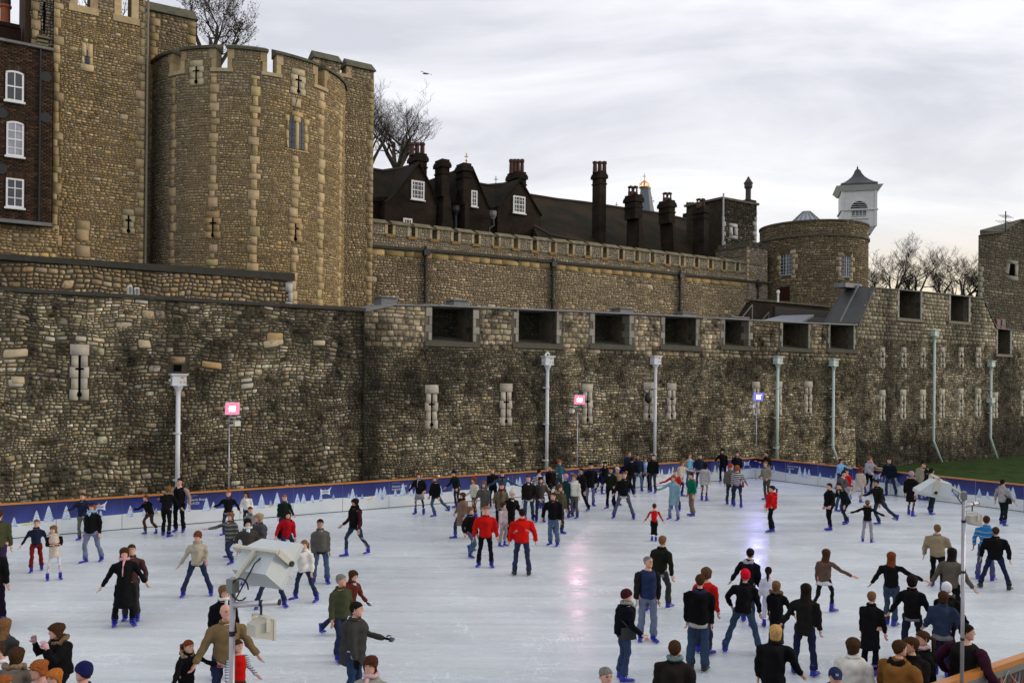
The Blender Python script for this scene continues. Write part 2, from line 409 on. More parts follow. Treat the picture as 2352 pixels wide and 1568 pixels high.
# gravel/paved strip on the camera side of the rink
mb = MB(); mb.box(-70, 60, -8, RN - 0.3, GZ, GZ + 0.012)
tag(mb.build('paved_ground', mat('wet_paving', (0.07, 0.065, 0.06), 0.8, noise=0.3, nscale=1.2, bump=0.3)), kind='structure')
sC = on(1735, 1097, RF)[0]                  # far right corner of the rink in s
sL = -48.0
def mat_ice():
    m = bpy.data.materials.new('skated_ice'); m.use_nodes = True; t = NT(m); p = t.n['Principled BSDF']
    cd = t.new('ShaderNodeTexCoord')
    def noise(scale, det=5, vec=None, st=None, dist=0.0, rot=0.0):
        mp_ = t.new('ShaderNodeMapping'); mp_.inputs['Scale'].default_value = st or (1, 1, 1); mp_.inputs['Rotation'].default_value = (0, 0, rot)
        t.link(cd.outputs['Object'], mp_.inputs[0])
        n = t.new('ShaderNodeTexNoise'); n.inputs['Scale'].default_value = scale; n.inputs['Detail'].default_value = det; n.inputs['Distortion'].default_value = dist
        t.link(mp_.outputs[0], n.inputs['Vector']); return n.outputs['Fac']
    def rng_(v, a, b, c, d):
        r = t.new('ShaderNodeMapRange'); t.link(v, r.inputs['Value']); r.inputs['From Min'].default_value = a; r.inputs['From Max'].default_value = b
        r.inputs['To Min'].default_value = c; r.inputs['To Max'].default_value = d; return r.outputs[0]
    def mul(a, b):
        r = t.new('ShaderNodeMath', operation='MULTIPLY'); t.link(a, r.inputs[0]); t.link(b, r.inputs[1]); return r.outputs[0]
    def add(a, b):
        r = t.new('ShaderNodeMath', operation='ADD'); t.link(a, r.inputs[0]); t.link(b, r.inputs[1]); return r.outputs[0]
    def line(scale, st, rot, dist, w=0.012):     # thin cuts: ridge of a stretched noise
        n = noise(scale, 2, st=st, rot=rot, dist=dist)
        s_ = t.new('ShaderNodeMath', operation='SUBTRACT'); t.link(n, s_.inputs[0]); s_.inputs[1].default_value = 0.5
        a_ = t.new('ShaderNodeMath', operation='ABSOLUTE'); t.link(s_.outputs[0], a_.inputs[0]); return rng_(a_.outputs[0], 0.0, w, 1.0, 0.0)
    ang = math.atan2(DY, DX)
    big = rng_(noise(0.16, 4, dist=0.6), 0.3, 0.7, 0.82, 1.10)
    streak = rng_(noise(1.3, 8, st=(0.14, 2.6, 1), rot=-ang, dist=0.5), 0.28, 0.72, 0.92, 1.07)
    fine = rng_(noise(9, 6, st=(0.5, 2.0, 1), rot=-ang - 0.2), 0.3, 0.7, 0.94, 1.06)
    cuts = add(add(line(0.8, (0.3, 1.6, 1), -ang, 1.2), line(1.1, (1.2, 0.35, 1), 0.5, 2.0)), line(2.4, (0.5, 1.4, 1), -ang + 0.5, 2.2, 0.02))
    cuts = add(cuts, add(line(0.55, (1, 1, 1), 0.2, 3.2, .007), line(3.2, (.7, 1.3, 1), -ang - .6, 2.6, .022)))
    brk = rng_(noise(0.9, 4), 0.40, 0.60, 0.1, 1.0)
    cuts = mul(cuts, brk)
    v = mul(mul(big, streak), fine); cv = t.new('ShaderNodeMath', operation='MULTIPLY'); t.link(cuts, cv.inputs[0]); cv.inputs[1].default_value = 0.17
    v = add(v, cv.outputs[0])
    sc = t.new('ShaderNodeVectorMath', operation='SCALE'); sc.inputs[0].default_value = (0.62, 0.67, 0.70); t.link(v, sc.inputs['Scale'])
    t.link(sc.outputs[0], p.inputs['Base Color'])
    t.link(rng_(noise(0.5, 4, st=(0.4, 1.6, 1), rot=-ang), 0.35, 0.65, 0.17, 0.34), p.inputs['Roughness'])
    p.inputs['IOR'].default_value = 1.31
    b = t.new('ShaderNodeBump'); b.inputs['Strength'].default_value = 0.25; b.inputs['Distance'].default_value = 0.01
    t.link(add(fine, cuts), b.inputs['Height']); t.link(b.outputs[0], p.inputs['Normal'])
    return m
mb = MB(); mb.box(sL, sC, RN, RF, GZ, 0.0)
tag(mb.build('ice_surface', mat_ice()), kind='structure')

# ============================================================ OUTER WALL (three stretches)
P1 = pal([(.40, .325, .19), (.29, .24, .14), (.48, .405, .27), (.17, .145, .095), (.36, .315, .225), (.44, .29, .12), (.58, .52, .40)], [6, 5, 5, 3, 4, .3, 1.6])
def streaks(lst, t):
    L_ = []
    for (px, wpx, y0, y1, k) in lst:
        s_, zt = on(px, y0, t); zb = on(px, y1, t)[1]; w_ = abs(on(px + wpx, y0, t)[0] - s_) / 1.5; L_.append((s_, w_, zt, zb, k))
    return L_
def stain_fn(t, lst, base=0.25, seed=0, amp=0.9):
    SL = streaks(lst, t)
    def f(s, z):
        n = nz2(s, z, 0.35, seed) + 0.5 * nz2(s, z, 0.9, seed + 3) + 0.35 * mnoise.noise(Vector((s * 1.6, z * 0.25, seed + 9)))
        d = base + amp * n
        for (a, w_, zt, zb, k) in SL:
            g = math.exp(-((s + 0.15 * mnoise.noise(Vector((z * 1.5, a, 0))) - a) / w_) ** 2)
            v = 1.0 if zb <= z <= zt else math.exp(-((z - zt) / 0.25) ** 2) if z > zt else math.exp(-((z - zb) / 0.8) ** 2)
            d = max(d, k * g * v + d * (1 - g))
        return min(max(d, 0.0), 0.985)
    return f
DK = np.array([0.018, 0.017, 0.012])
def stained(pf, sf, ramp=0.92):
    def f(s, z, k=0):
        c = pf(); d = sf(s, z)
        if k: c = np.minimum(c * 1.1, np.array((.52, .44, .31))); d *= 0.8
        return c * (1 - d * ramp) + DK * d
    return f
def mort(sf, c=(0.10, 0.085, 0.06)):
    def f(s, z): d = sf(s, z); return np.array(c) * (1 - 0.8 * d) + DK * d * 0.6
    return f
def slit(parent, px, y0, y1, t, wpx, blocks=5, full=True, pale=(.40, .36, .29), holes=None, mapper=None, base_s=None):
    """cross-shaped arrow loop: dressed blocks either side of a dark gap"""
    if mapper is None: s_, zt = on(px, y0, t); zb = on(px, y1, t)[1]; hw = abs(on(px + wpx / 2, y0, t)[0] - s_); mf = flat(t)
    else:
        s_, zt = mapper.hit(px, y0); zb = mapper.hit(px, y1)[1]; hw = abs(mapper.hit(px + wpx / 2, y0)[0] - s_); mf = mapper.map()
    g = 0.035; Hh = zt - zb; R = []; hb = Hh / blocks
    for i in range(blocks):
        z0 = zb + i * hb; z1 = z0 + hb; w_ = hw * (1.0 if i % 2 == 0 else 0.84)
        if i == blocks - 1: R.append((s_ - w_, s_ + w_, z0, z1, 0))
        else: R += [(s_ - w_, s_ - g, z0, z1, 0), (s_ + g, s_ + w_, z0, z1, 0)]
    V_ = stone_geo(R, mf, gap=0.004, proud=(0.05, 0.06), cut=0.02, jit=0.01, inset=0.03)
    for i in range(len(R)):
        c = np.array(pale) * rng.uniform(0.88, 1.1); stone_mesh('stone', V_[i:i + 1], np.array([c]), M_ash, parent)
    # near-black boxes stand in for the shaded loop between the blocks, with its cross bar and round foot
    zc = zb + Hh * 0.56; mb = MB()
    pts = []
    def bar(a, b, c_, d, T):
        S = np.array([[a, b, b, a]]); Z = np.array([[c_, c_, d, d]]); p0 = mf(S, Z, np.full((1, 4), -0.01))[0]; p1 = mf(S, Z, np.full((1, 4), T))[0]
        mb.add(list(p0) + list(p1), BOXF)
    bar(s_ - g, s_ + g, zb + Hh * 0.07, zb + Hh * (1 - 1.0 / blocks), 0.045)
    bar(s_ - hw * 0.42, s_ + hw * 0.42, zc - 0.035, zc + 0.035, 0.066)
    bar(s_ - g * 2, s_ + g * 2, zb + Hh * 0.07, zb + Hh * 0.07 + g * 4, 0.064)
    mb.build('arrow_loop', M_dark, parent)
    return (s_ - hw, s_ + hw, zb, zt)

# ---- left stretch
wallA = thing('outer_wall', 'long dark-stained rubble wall behind the rink with one tall cross-shaped arrow slit, at left', 'wall', W(sx(400, T1), T1, GZ))
sA0, sA1 = sx(-260, T1), sx(838, T1)
zA = interp([sx(x, T1) for x in (0, 838)], [on(0, 668, T1)[1], on(838, 714, T1)[1]])
stA = stain_fn(T1, [(846, 56, 720, 1100, 1.0), (70, 26, 690, 800, .9), (150, 40, 700, 800, .7), (560, 70, 700, 790, .75), (700, 110, 700, 790, .7), (640, 200, 880, 1110, .5),
                    (720, 60, 900, 1120, .6), (395, 26, 900, 1100, .85), (480, 50, 1000, 1100, .5), (800, 60, 720, 830, .8), (20, 60, 700, 760, .6), (450, 50, 980, 1040, .5)], base=0.24, seed=1, amp=1.25)
cA = stained(P1, stA)
mb = MB(); mortar_grid(mb, sA0, sA1, lambda s: GZ, zA, flat(T1), mort(stA), 0.4)
mb.build('wall_face', M_mortar, wallA, colors=True)
mb = MB(); mb.box(sA0, sA1, T1 + 0.02, T1 + 2.0, GZ, 8, za=(zA(sA0), zA(sA1))); mb.build('wall_core', M_mortar, wallA)
mb = MB(); mb.box(sA0, sA1, T1 - 0.13, T1 + 2.1, zA(sA0), 8, za=(zA(sA0) + .12, zA(sA1) + .12))
o = mb.build('coping', mat('dark_coping', (0.03, 0.028, 0.02), 0.8, noise=0.4, nscale=3), wallA)
hl = [slit(wallA, 183, 790, 919, T1, 45)]
m_ = on(408, 835, T1); hl.append((m_[0] - .35, m_[0] + .35, m_[1] - .5, m_[1] + .3))
V_ = stone_geo([(m_[0] - .3, m_[0] + .3, m_[1] - .02, m_[1] + .3, 0)], flat(T1), proud=(.03, .04), cut=.25); stone_mesh('stone', V_, np.array([[.22, .16, .09]]), M_rough, wallA)
mb = MB(); mb.box(m_[0] - .14, m_[0] + .14, T1 - .03, T1 + .01, m_[1] - .28, m_[1] - .04); mb.build('drain_hole', M_dark, wallA)
BUDGET[wallA.name] = 12
special = []
for (x0, x1, y0, y1, c) in [(313, 345, 688, 700, 0), (602, 640, 780, 800, 1), (617, 652, 779, 797, 1), (716, 745, 781, 797, 1), (100, 125, 770, 784, 2), (168, 195, 769, 784, 2), (312, 345, 780, 803, 1), (460, 510, 827, 846, 3),
                            (850, 870, 790, 808, 2), (900, 925, 805, 822, 3), (20, 60, 870, 890, 2), (28, 64, 863, 884, 1), (0, 62, 802, 825, 1), (553, 581, 867, 878, 2), (555, 585, 879, 894, 2), (612, 651, 764, 786, 3)]:
    if x1 > 836: continue
    a, zt = on(x0, y0, T1); b, zb = on(x1, y1, T1); special.append((a, b, zb, zt, c))
hl += [q[:4] for q in special]
tones = [(.5, .46, .38), (.45, .37, .24), (.44, .40, .32), (.40, .27, .12)]
V_ = stone_geo(special, wflat(T1), proud=(.03, .06), cut=.3, jit=.15)
for i, q in enumerate(special):
    stone_mesh('stone', V_[i:i + 1], np.array([tones[q[4]]]), M_ash, wallA)
BUDGET[wallA.name] += len(special)
zmid = lambda s: 5.6
R = trim(cells(sA0, sA1, 4.9, 8.4, (0.08, 0.17), (1.1, 3.0), 0.07), sA0, sA1, lambda s: 4.9, zA, hl)
R += trim(cells(sA0, sA1, 2.4, 4.9, (0.10, 0.155), (0.9, 2.1), 0.03), sA0, sA1, lambda s: 2.4, lambda s: 4.9, hl)
R += trim(cells(sA0, sA1, GZ, 2.4, (0.13, 0.2), (0.9, 1.9), 0.03), sA0, sA1, lambda s: GZ, lambda s: 2.4, hl)
masonry(wallA, R, cA, wflat(T1), M_rough, proud=(0.015, 0.045), inset=.13)

# ---- middle stretch with the roofed embrasures
T2 = T1 - 0.12
wallB = thing('embrasured_wall', 'middle stretch of the rubble wall with deep roofed embrasures and pale arrow slits', 'wall', W(sx(1400, T2), T2, GZ))
xs_ = [838, 905, 1015, 1500, 1850, 1970]
sB0, sB1 = sx(838, T2), sx(1968, T2)
zB = interp([sx(x, T2) for x in xs_], [on(x, y, T2)[1] for x, y in zip(xs_, (712, 698, 700, 721, 740, 745))])
OPN = [(992, 1087, 784), (1191, 1279, 788), (1366, 1446, 791), (1527, 1599, 794), (1665, 1720, 793), (1798, 1857, 799), (1907, 1961, 801)]
zS = interp([sx((a + b) / 2, T2) for a, b, c in OPN], [on((a + b) / 2, c, T2)[1] for a, b, c in OPN])
strk = [(847, 50, 735, 1110, 1.0), (1005, 60, 800, 870, .85), (1085, 60, 800, 880, .8), (1240, 110, 800, 880, .7), (1262, 70, 860, 1080, .75), (1410, 90, 800, 860, .75), (1560, 80, 805, 860, .7), (1700, 70, 800, 870, .75), (1835, 70, 805, 860, .75), (1930, 70, 810, 900, .6),
        (1290, 30, 880, 1070, .7), (1500, 30, 960, 1050, .7), (900, 30, 860, 960, .8), (920, 70, 960, 1100, .5), (1775, 26, 960, 1050, .8), (1165, 40, 760, 860, .6), (1903, 20, 840, 1060, .8), (1640, 30, 850, 1000, .5), (1845, 60, 870, 1000, .45), (1145, 20, 710, 780, .6)]
stB = stain_fn(T2, strk, base=0.22, seed=5, amp=1.15)
cB = stained(P1, stB)
zBl = lambda s: zB(s) - 0.07
mb = MB(); mortar_grid(mb, sB0, sB1, lambda s: GZ, lambda s: zS(s) - 0.12, flat(T2), mort(stB), 0.4)
opn = [(sx(a, T2), sx(b, T2)) for a, b, c in OPN]
edges = [sB0] + [q for ab in opn for q in ab] + [sB1]
for i in range(0, len(edges), 2):
    a, b = edges[i], edges[i + 1]
    mortar_grid(mb, a, b, lambda s: zS(s) - 0.12, zBl, flat(T2), mort(stB, (.14, .12, .09)), 0.4)
mb.build('wall_face', M_mortar, wallB, colors=True)
mb = MB()
brk_ = np.linspace(sB0, sB1, 12)
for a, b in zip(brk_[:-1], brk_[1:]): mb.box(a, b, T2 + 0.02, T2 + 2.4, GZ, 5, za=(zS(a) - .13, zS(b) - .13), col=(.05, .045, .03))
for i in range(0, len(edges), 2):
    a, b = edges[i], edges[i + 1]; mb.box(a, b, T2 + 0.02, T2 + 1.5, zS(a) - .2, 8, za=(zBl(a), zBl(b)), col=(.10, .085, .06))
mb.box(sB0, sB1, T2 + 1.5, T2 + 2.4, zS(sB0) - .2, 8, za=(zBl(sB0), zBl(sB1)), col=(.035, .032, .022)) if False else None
for a, b in opn: mb.box(a - .3, b + .3, T2 + 1.5, T2 + 1.9, zS(a) - .3, 8, za=(zBl(a), zBl(b)), col=(.03, .028, .02))  # back walls coloured dark, standing in for shade deep in the embrasures
mb.build('wall_core', M_mortar, wallB, colors=True)
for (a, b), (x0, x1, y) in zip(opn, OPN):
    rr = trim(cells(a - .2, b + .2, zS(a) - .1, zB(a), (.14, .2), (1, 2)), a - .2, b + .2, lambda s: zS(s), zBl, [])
    V_ = stone_geo(rr, flat(T2 + 1.5), proud=(.01, .03)); C_ = np.array([[.045, .042, .03]] * len(rr)) * rng.uniform(.5, 1.6, (len(rr), 1))  # lining stones far darker than the face: recess shade put into their colour
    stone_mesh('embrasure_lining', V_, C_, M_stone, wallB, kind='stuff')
    mb = MB(); mb.box(a - .35, b + .35, T2 - .09, T2 + 0.25, zS(a) - .24, 8, za=(zS(a) - .02, zS(b) - .02), col=(.085, .082, .06))
    mb.build('sill', M_ash, wallB, colors=True)
    mb = MB(); p = [W(a, T2 + .25, zS(a) - .02), W(b, T2 + .25, zS(b) - .02), W(b, T2 + 1.5, zS(b) + .25), W(a, T2 + 1.5, zS(a) + .25)]
    mb.add(p, [(0, 1, 2, 3)]); mb.build('embrasure_floor', M_cope, wallB)
    # dressed jamb blocks, front face and the return seen inside
    z = zS(b) + 0.0; i = 0
    while z < zBl(b) - 0.1:
        h_ = min(rnd.uniform(.3, .42), zBl(b) - z); ww = rnd.uniform(.2, .34) if i % 2 else rnd.uniform(.08, .18)
        for (q0, q1) in ((a - ww, a), (b, b + ww)):
            mbq = MB(); c = np.array((.27, .25, .205)) * rng.uniform(.7, 1.2); mbq.box(q0, q1 , T2 - .03, T2 + (.55 if i % 2 else .35), z + .008, z + h_ - .008, col=tuple(c)); mbq.build('jamb_stone', M_ash, wallB, colors=True)
        z += h_; i += 1
mb = MB()
seg = [838, 905, 1015, 1200, 1500, 1700, 1850, 1968]
for a, b in zip(seg[:-1], seg[1:]):
    sa, sb = sx(a, T2), sx(b, T2); mb.hexa([W(sa, T2 - .1, zB(sa) - .07), W(sb, T2 - .1, zB(sb) - .07), W(sb, T2 + 2.4, zB(sb) - .07), W(sa, T2 + 2.4, zB(sa) - .07),
                                             W(sa, T2 - .1, zB(sa)), W(sb, T2 - .1, zB(sb)), W(sb, T2 + 2.4, zB(sb) + .12), W(sa, T2 + 2.4, zB(sa) + .12)])
mb.build('roof_slab', M_lead, wallB)
for (x0, x1, y0, y1) in [(876, 912, 680, 694), (1043, 1076, 687, 697), (1425, 1454, 706, 716), (1569, 1598, 716, 726), (1350 + 330, 1718, 726, 735)]:
    a, b = sx(x0, T2 + 1.3), sx(x1, T2 + 1.3); z0, z1 = on(x0, y1 + 6, T2 + 1.3)[1], on(x0, y0, T2 + 1.3)[1]
    mb = MB(); mb.box(a, b, T2 + 1.3, T2 + 2.1, z0, z1 - .05); mb.box(a - .08, b + .08, T2 + 1.22, T2 + 2.18, z1 - .05, z1); mb.build('roof_vent', M_lead, wallB)
hl = []
for (px, y0, y1, w_) in [(991, 883, 985, 30), (1162, 880, 977, 28), (1349, 881, 973, 24), (1490, 877, 965, 24), (1542, 879, 963, 20), (1736, 876, 954, 17), (1787, 875, 954, 17), (1856, 875, 950, 17)]:
    hl.append(slit(wallB, px, y0, y1, T2, w_))
for (x0, x1, y0, y1) in [(1889 - 5, 1889 + 3, 798, 806)] * 0: pass
for a, b in opn: hl.append((a - .36, b + .36, zS(a) - .26, 20))
BUDGET[wallB.name] = 80
R = trim(cells(sB0, sB1, GZ, 5.9, (0.11, 0.16), (0.9, 2.2), 0.03), sB0, sB1, lambda s: GZ, lambda s: 5.9, hl)
zo = zS(sx(1400, T2)) - .5
R = [q for q in R if q[3] <= 5.95]
R += trim(cells(sB0, sB1, 5.9, zo, (0.10, 0.15), (0.9, 2.2), 0.03), sB0, sB1, lambda s: 5.9, lambda s: zo, hl)
PMB = pal([(.42, .34, .215), (.35, .28, .175), (.48, .40, .27), (.26, .21, .14)])
masonry(wallB, trim(courses(sB0, sB1, zo, 9.2, (.17, .3), (.2, .55)), sB0, sB1, lambda s: zo, zBl, hl), lambda s, z, k: stained(PMB, lambda a, b: min(1, stB(a, b) * .75))(s, z, k), wflat(T2, .35), M_rough, parts=220, stuffname='squared_stones', cut=.25, jit=.05, inset=.1, proud=(.015, .035))
masonry(wallB, R, cB, wflat(T2, .8), M_rough, parts=300, proud=(0.015, 0.045), inset=.13)

# ---- right, raised stretch
wallC = thing('raised_wall', 'taller right-hand stretch of the rubble wall with two rows of small arrow slits', 'wall', W(sx(2150, T2), T2, GZ))
sC0, sC1 = sx(1968, T2), sx(2352, T2) + 12
xs_ = [1968, 2008, 2060, 2150, 2258, 2288, 2352]
ys_ = [744, 662, 666, 674, 686, 755, 762]
pr = [on(x, y, T2) for x, y in zip(xs_, ys_)]
zC = interp([p[0] for p in pr] + [sC1], [p[1] for p in pr] + [pr[-1][1]])
OPC = [(2065, 2114, 668, 729), (2183, 2225, 678, 736), (2292, 2321, 757, 812)]
opc = [(sx(a, T2), sx(b, T2), on(a, y1, T2)[1], on(b, y0, T2)[1]) for a, b, y0, y1 in OPC]
strk = [(1980, 30, 800, 1050, .6), (2040, 24, 670, 1000, .85), (2103, 40, 735, 1000, .6), (2200, 40, 740, 830, .75), (2238, 18, 690, 830, .85), (2070, 26, 740, 800, .6), (2140, 18, 790, 1010, .4), (2305, 60, 815, 1000, .85), (2340, 30, 900, 1040, .6)]
stC0 = stain_fn(T2, strk, base=0.12, seed=11, amp=.7)
def stC(s, z): return min(.95, stC0(s, z) + .75 / (1 + math.exp((z - 1.25) * 5)))
PC = pal([(.40, .34, .23), (.32, .27, .18), (.47, .41, .29), (.24, .20, .14)])
cC = stained(PC, stC)
mb = MB()
def segs(lo, hi, cuts):
    c = sorted([lo, hi] + [q for q in cuts if lo < q < hi]); return list(zip(c[:-1], c[1:]))
brks = [p[0] for p in pr]
for a, b in segs(sC0, sC1, brks + [q for o_ in opc for q in o_[:2]]):
    m0 = (a + b) / 2; o_ = [q for q in opc if q[0] < m0 < q[1]]
    top = zC if not o_ else (lambda s, k=o_[0][2]: k - .1)
    mortar_grid(mb, a, b, lambda s: GZ, top, flat(T2), mort(stC), 0.5)
mb.build('wall_face', M_mortar, wallC, colors=True)
mb = MB()
for a, b in segs(sC0, sC1, brks + [q for o_ in opc for q in o_[:2]]):
    m0 = (a + b) / 2; o_ = [q for q in opc if q[0] < m0 < q[1]]
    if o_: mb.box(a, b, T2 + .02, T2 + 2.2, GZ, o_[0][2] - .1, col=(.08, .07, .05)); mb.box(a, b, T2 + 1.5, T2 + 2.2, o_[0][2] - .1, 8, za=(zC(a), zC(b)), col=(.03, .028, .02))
    else: mb.box(a, b, T2 + .02, T2 + 2.2, GZ, 8, za=(zC(a), zC(b)), col=(.10, .085, .06))
mb.build('wall_core', M_mortar, wallC, colors=True)
mb = MB()
for i in range(1, len(pr)):
    (a, za_), (b, zb_) = pr[i - 1], pr[i]; mb.hexa([W(a, T2 - .08, za_), W(b, T2 - .08, zb_), W(b, T2 + 2.3, zb_), W(a, T2 + 2.3, za_), W(a, T2 - .08, za_ + .07), W(b, T2 - .08, zb_ + .07), W(b, T2 + 2.3, zb_ + .07), W(a, T2 + 2.3, za_ + .07)])
mb.box(pr[-1][0], sC1, T2 - .08, T2 + 2.3, pr[-1][1], pr[-1][1] + .07)
mb.build('coping', mat('dark_lead', (0.05, 0.052, 0.05), 0.6, noise=.3), wallC)
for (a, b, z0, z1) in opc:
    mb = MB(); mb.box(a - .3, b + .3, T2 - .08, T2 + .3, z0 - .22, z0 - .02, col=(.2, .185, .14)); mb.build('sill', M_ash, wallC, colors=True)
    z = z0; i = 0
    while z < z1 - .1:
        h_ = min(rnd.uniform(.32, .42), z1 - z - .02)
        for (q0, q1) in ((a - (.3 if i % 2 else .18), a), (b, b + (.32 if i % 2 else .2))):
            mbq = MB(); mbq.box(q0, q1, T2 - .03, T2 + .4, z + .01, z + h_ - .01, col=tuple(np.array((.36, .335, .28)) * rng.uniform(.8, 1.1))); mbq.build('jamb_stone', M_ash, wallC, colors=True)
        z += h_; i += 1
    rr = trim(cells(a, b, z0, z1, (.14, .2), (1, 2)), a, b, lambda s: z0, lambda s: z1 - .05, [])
    stone_mesh('embrasure_lining', stone_geo(rr, flat(T2 + 1.5)), np.array([[.04, .037, .027]] * len(rr)) * rng.uniform(.5, 1.6, (len(rr), 1)), M_stone, wallC, kind='stuff')  # dark lining colour paints in the shade of the recess
hl = [(a - .32, b + .32, c - .24, 30) for a, b, c, d in opc]
for px in (2026, 2075, 2119, 2164, 2207, 2247): hl.append(slit(wallC, px, 797, 845, T2, 12, 4, pale=(.36, .33, .26)))
for px, y0, y1 in ((2026, 895, 966), (2074, 894, 963), (2119, 894, 962), (2163, 893, 960), (2206, 891, 958), (2246, 891, 957), (2350, 896, 955), (2285, 900, 960)): hl.append(slit(wallC, px, y0, y1, T2, 13, 5, pale=(.42, .39, .31)))
BUDGET[wallC.name] = 130
zq = on(2026, 780, T2)[1]
masonry(wallC, trim(courses(sC0, sC1, zq, 16, (.22, .3), (.28, .6)), sC0, sC1, lambda s: zq, lambda s: zC(s) - .02, hl), cC, flat(T2), parts=300, stuffname='squared_stones', cut=.18, jit=.05, inset=.1, proud=(.015, .035))
masonry(wallC, trim(cells(sC0, sC1, GZ, zq, (.12, .17), (.9, 2.2), .03), sC0, sC1, lambda s: GZ, lambda s: min(zq, zC(s) - .02), hl), cC, wflat(T2, .7), M_rough, parts=0, proud=(.015, .045))
# slanted lead roof where the wall steps up
lr = thing('slanted_lead_roof', 'dark sloping lead roof where the wall steps up, below the round tower', 'roof', W(sx(1950, T2), T2 + 1, on(1950, 744, T2)[1]))
A = [on(1970, 744, T2), on(2006, 661, T2)]
q0, q1 = on(1892, 741, T2 + 2.6), on(1940, 653, T2 + 2.6)
mb = MB(); th = .18
a0, a1, b0, b1 = Vector(W(A[0][0] - .02, T2 - .1, A[0][1])), Vector(W(A[1][0] - .02, T2 - .1, A[1][1])), Vector(W(q0[0], T2 + 2.6, q0[1])), Vector(W(q1[0], T2 + 2.6, q1[1]))
dn = Vector((0, 0, -th)); mb.hexa([a0 + dn, a1 + dn, b1 + dn, b0 + dn, a0, a1, b1, b0]); mb.build('lead_covering', mat('weathered_lead', (0.035, 0.036, 0.034), 0.6, noise=.35, nscale=1.5, bump=.3, bscale=6), lr)
mb = MB(); m0 = a0.lerp(b0, .52); m1 = a1.lerp(b1, .52); mb.tube([m0 + Vector((0, 0, .05)), m1 + Vector((0, 0, .05))], .09, 6); mb.build('lead_roll', M_lead, lr)
mb = MB(); c0 = a1.lerp(b1, .62); mb.box(*( [on(1930, 655, T2 + 1.8)[0], on(1968, 655, T2 + 1.8)[0], T2 + 1.4, T2 + 2.3]), on(1940, 662, T2 + 2)[1], on(1940, 652, T2 + 2)[1]); mb.build('ridge_cap', M_lead, lr)

# ============================================================ LOW INNER WALL behind the left stretch
T1b = 37.2
wallD = thing('terrace_wall', 'low brown rubble wall with dark coping and white end stones, just above the left wall', 'wall', W(sx(350, T1b), T1b, 6))
sD0, sD1 = sx(-260, T1b), sx(672, T1b)
zD = interp([sx(0, T1b), sx(672, T1b)], [on(0, 596, T1b)[1], on(672, 636, T1b)[1]])
stD = stain_fn(T1b, [(20, 80, 600, 625, .6), (330, 60, 620, 640, .5)], base=.05, seed=21, amp=.45)
PD = pal([(.36, .26, .14), (.31, .225, .125), (.42, .33, .19), (.33, .28, .20), (.25, .19, .11)])
mb = MB(); mortar_grid(mb, sD0, sD1, lambda s: 5.5, zD, flat(T1b), mort(stD, (.09, .07, .045)), .5); mb.build('wall_face', M_mortar, wallD, colors=True)
mb = MB(); mb.box(sD0, sD1, T1b + .02, T1b + .8, GZ, 9, za=(zD(sD0), zD(sD1)), col=(.1, .08, .05)); mb.build('wall_core', M_mortar, wallD, colors=True)
mb = MB(); mb.box(sD0, sD1 + .05, T1b - .12, T1b + .9, zD(sD0), 9, za=(zD(sD0) + .16, zD(sD1) + .16)); mb.build('coping', mat('dark_coping'), wallD)
hl = []; z = 5.9; i = 0; qr = []
while z < zD(sD1) - .1:
    h_ = min(.42, zD(sD1) - z); w_ = .34 if i % 2 else .2; qr.append((sD1 - w_, sD1, z, z + h_, 0)); hl.append(qr[-1][:4]); z += h_; i += 1
masonry(wallD, qr, lambda s, z, k: np.array((.50, .50, .50)) * rng.uniform(.9, 1.05), flat(T1b), M_ash, cut=.05, jit=.01, inset=.04, proud=(.04, .05), gap=.005)
masonry(wallD, trim(cells(sD0, sD1, 7.2, 9.9, (.15, .23), (1.0, 1.9), .03), sD0, sD1, lambda s: 7.2, lambda s: zD(s) - .06, hl), stained(PD, stD), wflat(T1b, 1.1), proud=(.02, .05), cut=.42, inset=.2)
for k_, (x, y0, y1) in enumerate(((298, 657, 675), (314, 661, 676))):
    g = thing('spotlight', 'small white box lamp on the left wall top, ' + ('the left of the pair' if k_ == 0 else 'the right of the pair'), 'spotlight', W(sx(x, T1 + .6), T1 + .6, 8.1))
    a = on(x - 5, y1, T1 + .6); b = on(x + 5, y0, T1 + .6); mb = MB(); mb.box(a[0], b[0], T1 + .5, T1 + .75, a[1] - .15, b[1]); mb.build('housing', M_white, g)
    mb = MB(); mb.box(a[0] + .03, b[0] - .03, T1 + .47, T1 + .5, a[1], b[1] - .04); mb.build('lens', M_lead, g)

# ============================================================ GREAT TOWER GROUP (left)
PT = pal([(.44, .32, .16), (.37, .265, .14), (.50, .385, .21), (.29, .215, .12), (.42, .34, .215), (.48, .33, .13)])
PTg = pal([(.25, .215, .155), (.30, .25, .17), (.20, .175, .13), (.35, .285, .19)])
PA = lambda: np.array((.50, .385, .215)) * rng.uniform(.68, 1.10) * np.array((1, rng.uniform(.93, 1.03), rng.uniform(.85, 1.08)))
MT = (.20, .15, .085)
def sf_none(seed, base=.02, amp=.3): return stain_fn(40, [], base, seed, amp)
KQ = dict(cut=.06, jit=.03, inset=.05, gap=.006, proud=(.035, .05))
def chain(s_, z0, z1, w=(.2, .32), h=(.3, .45), one=0):
    r = []; z = z0; i = rnd.randint(0, 1)
    while z < z1 - .12:
        hh = min(rnd.uniform(*h), z1 - z); a = rnd.uniform(*w) * (1.25 if i % 2 else .8); b = rnd.uniform(*w) * (1.25 if i % 2 else .8)
        if one > 0: a = 0.02
        if one < 0: b = 0.02
        r.append((s_ - a, s_ + b, z, z + hh, 0)); z += hh; i += 1
    return r
CT = Cyl(-13.58, 45.0, 4.74)
tw = thing('round_tower', 'big half-round rubble tower with pale stone bands, battlements and a twin pointed window', 'tower', (CT.x, CT.y, 0))
zt = CT.hit(487, 112)[1]; zg = CT.hit(510, 157)[1]
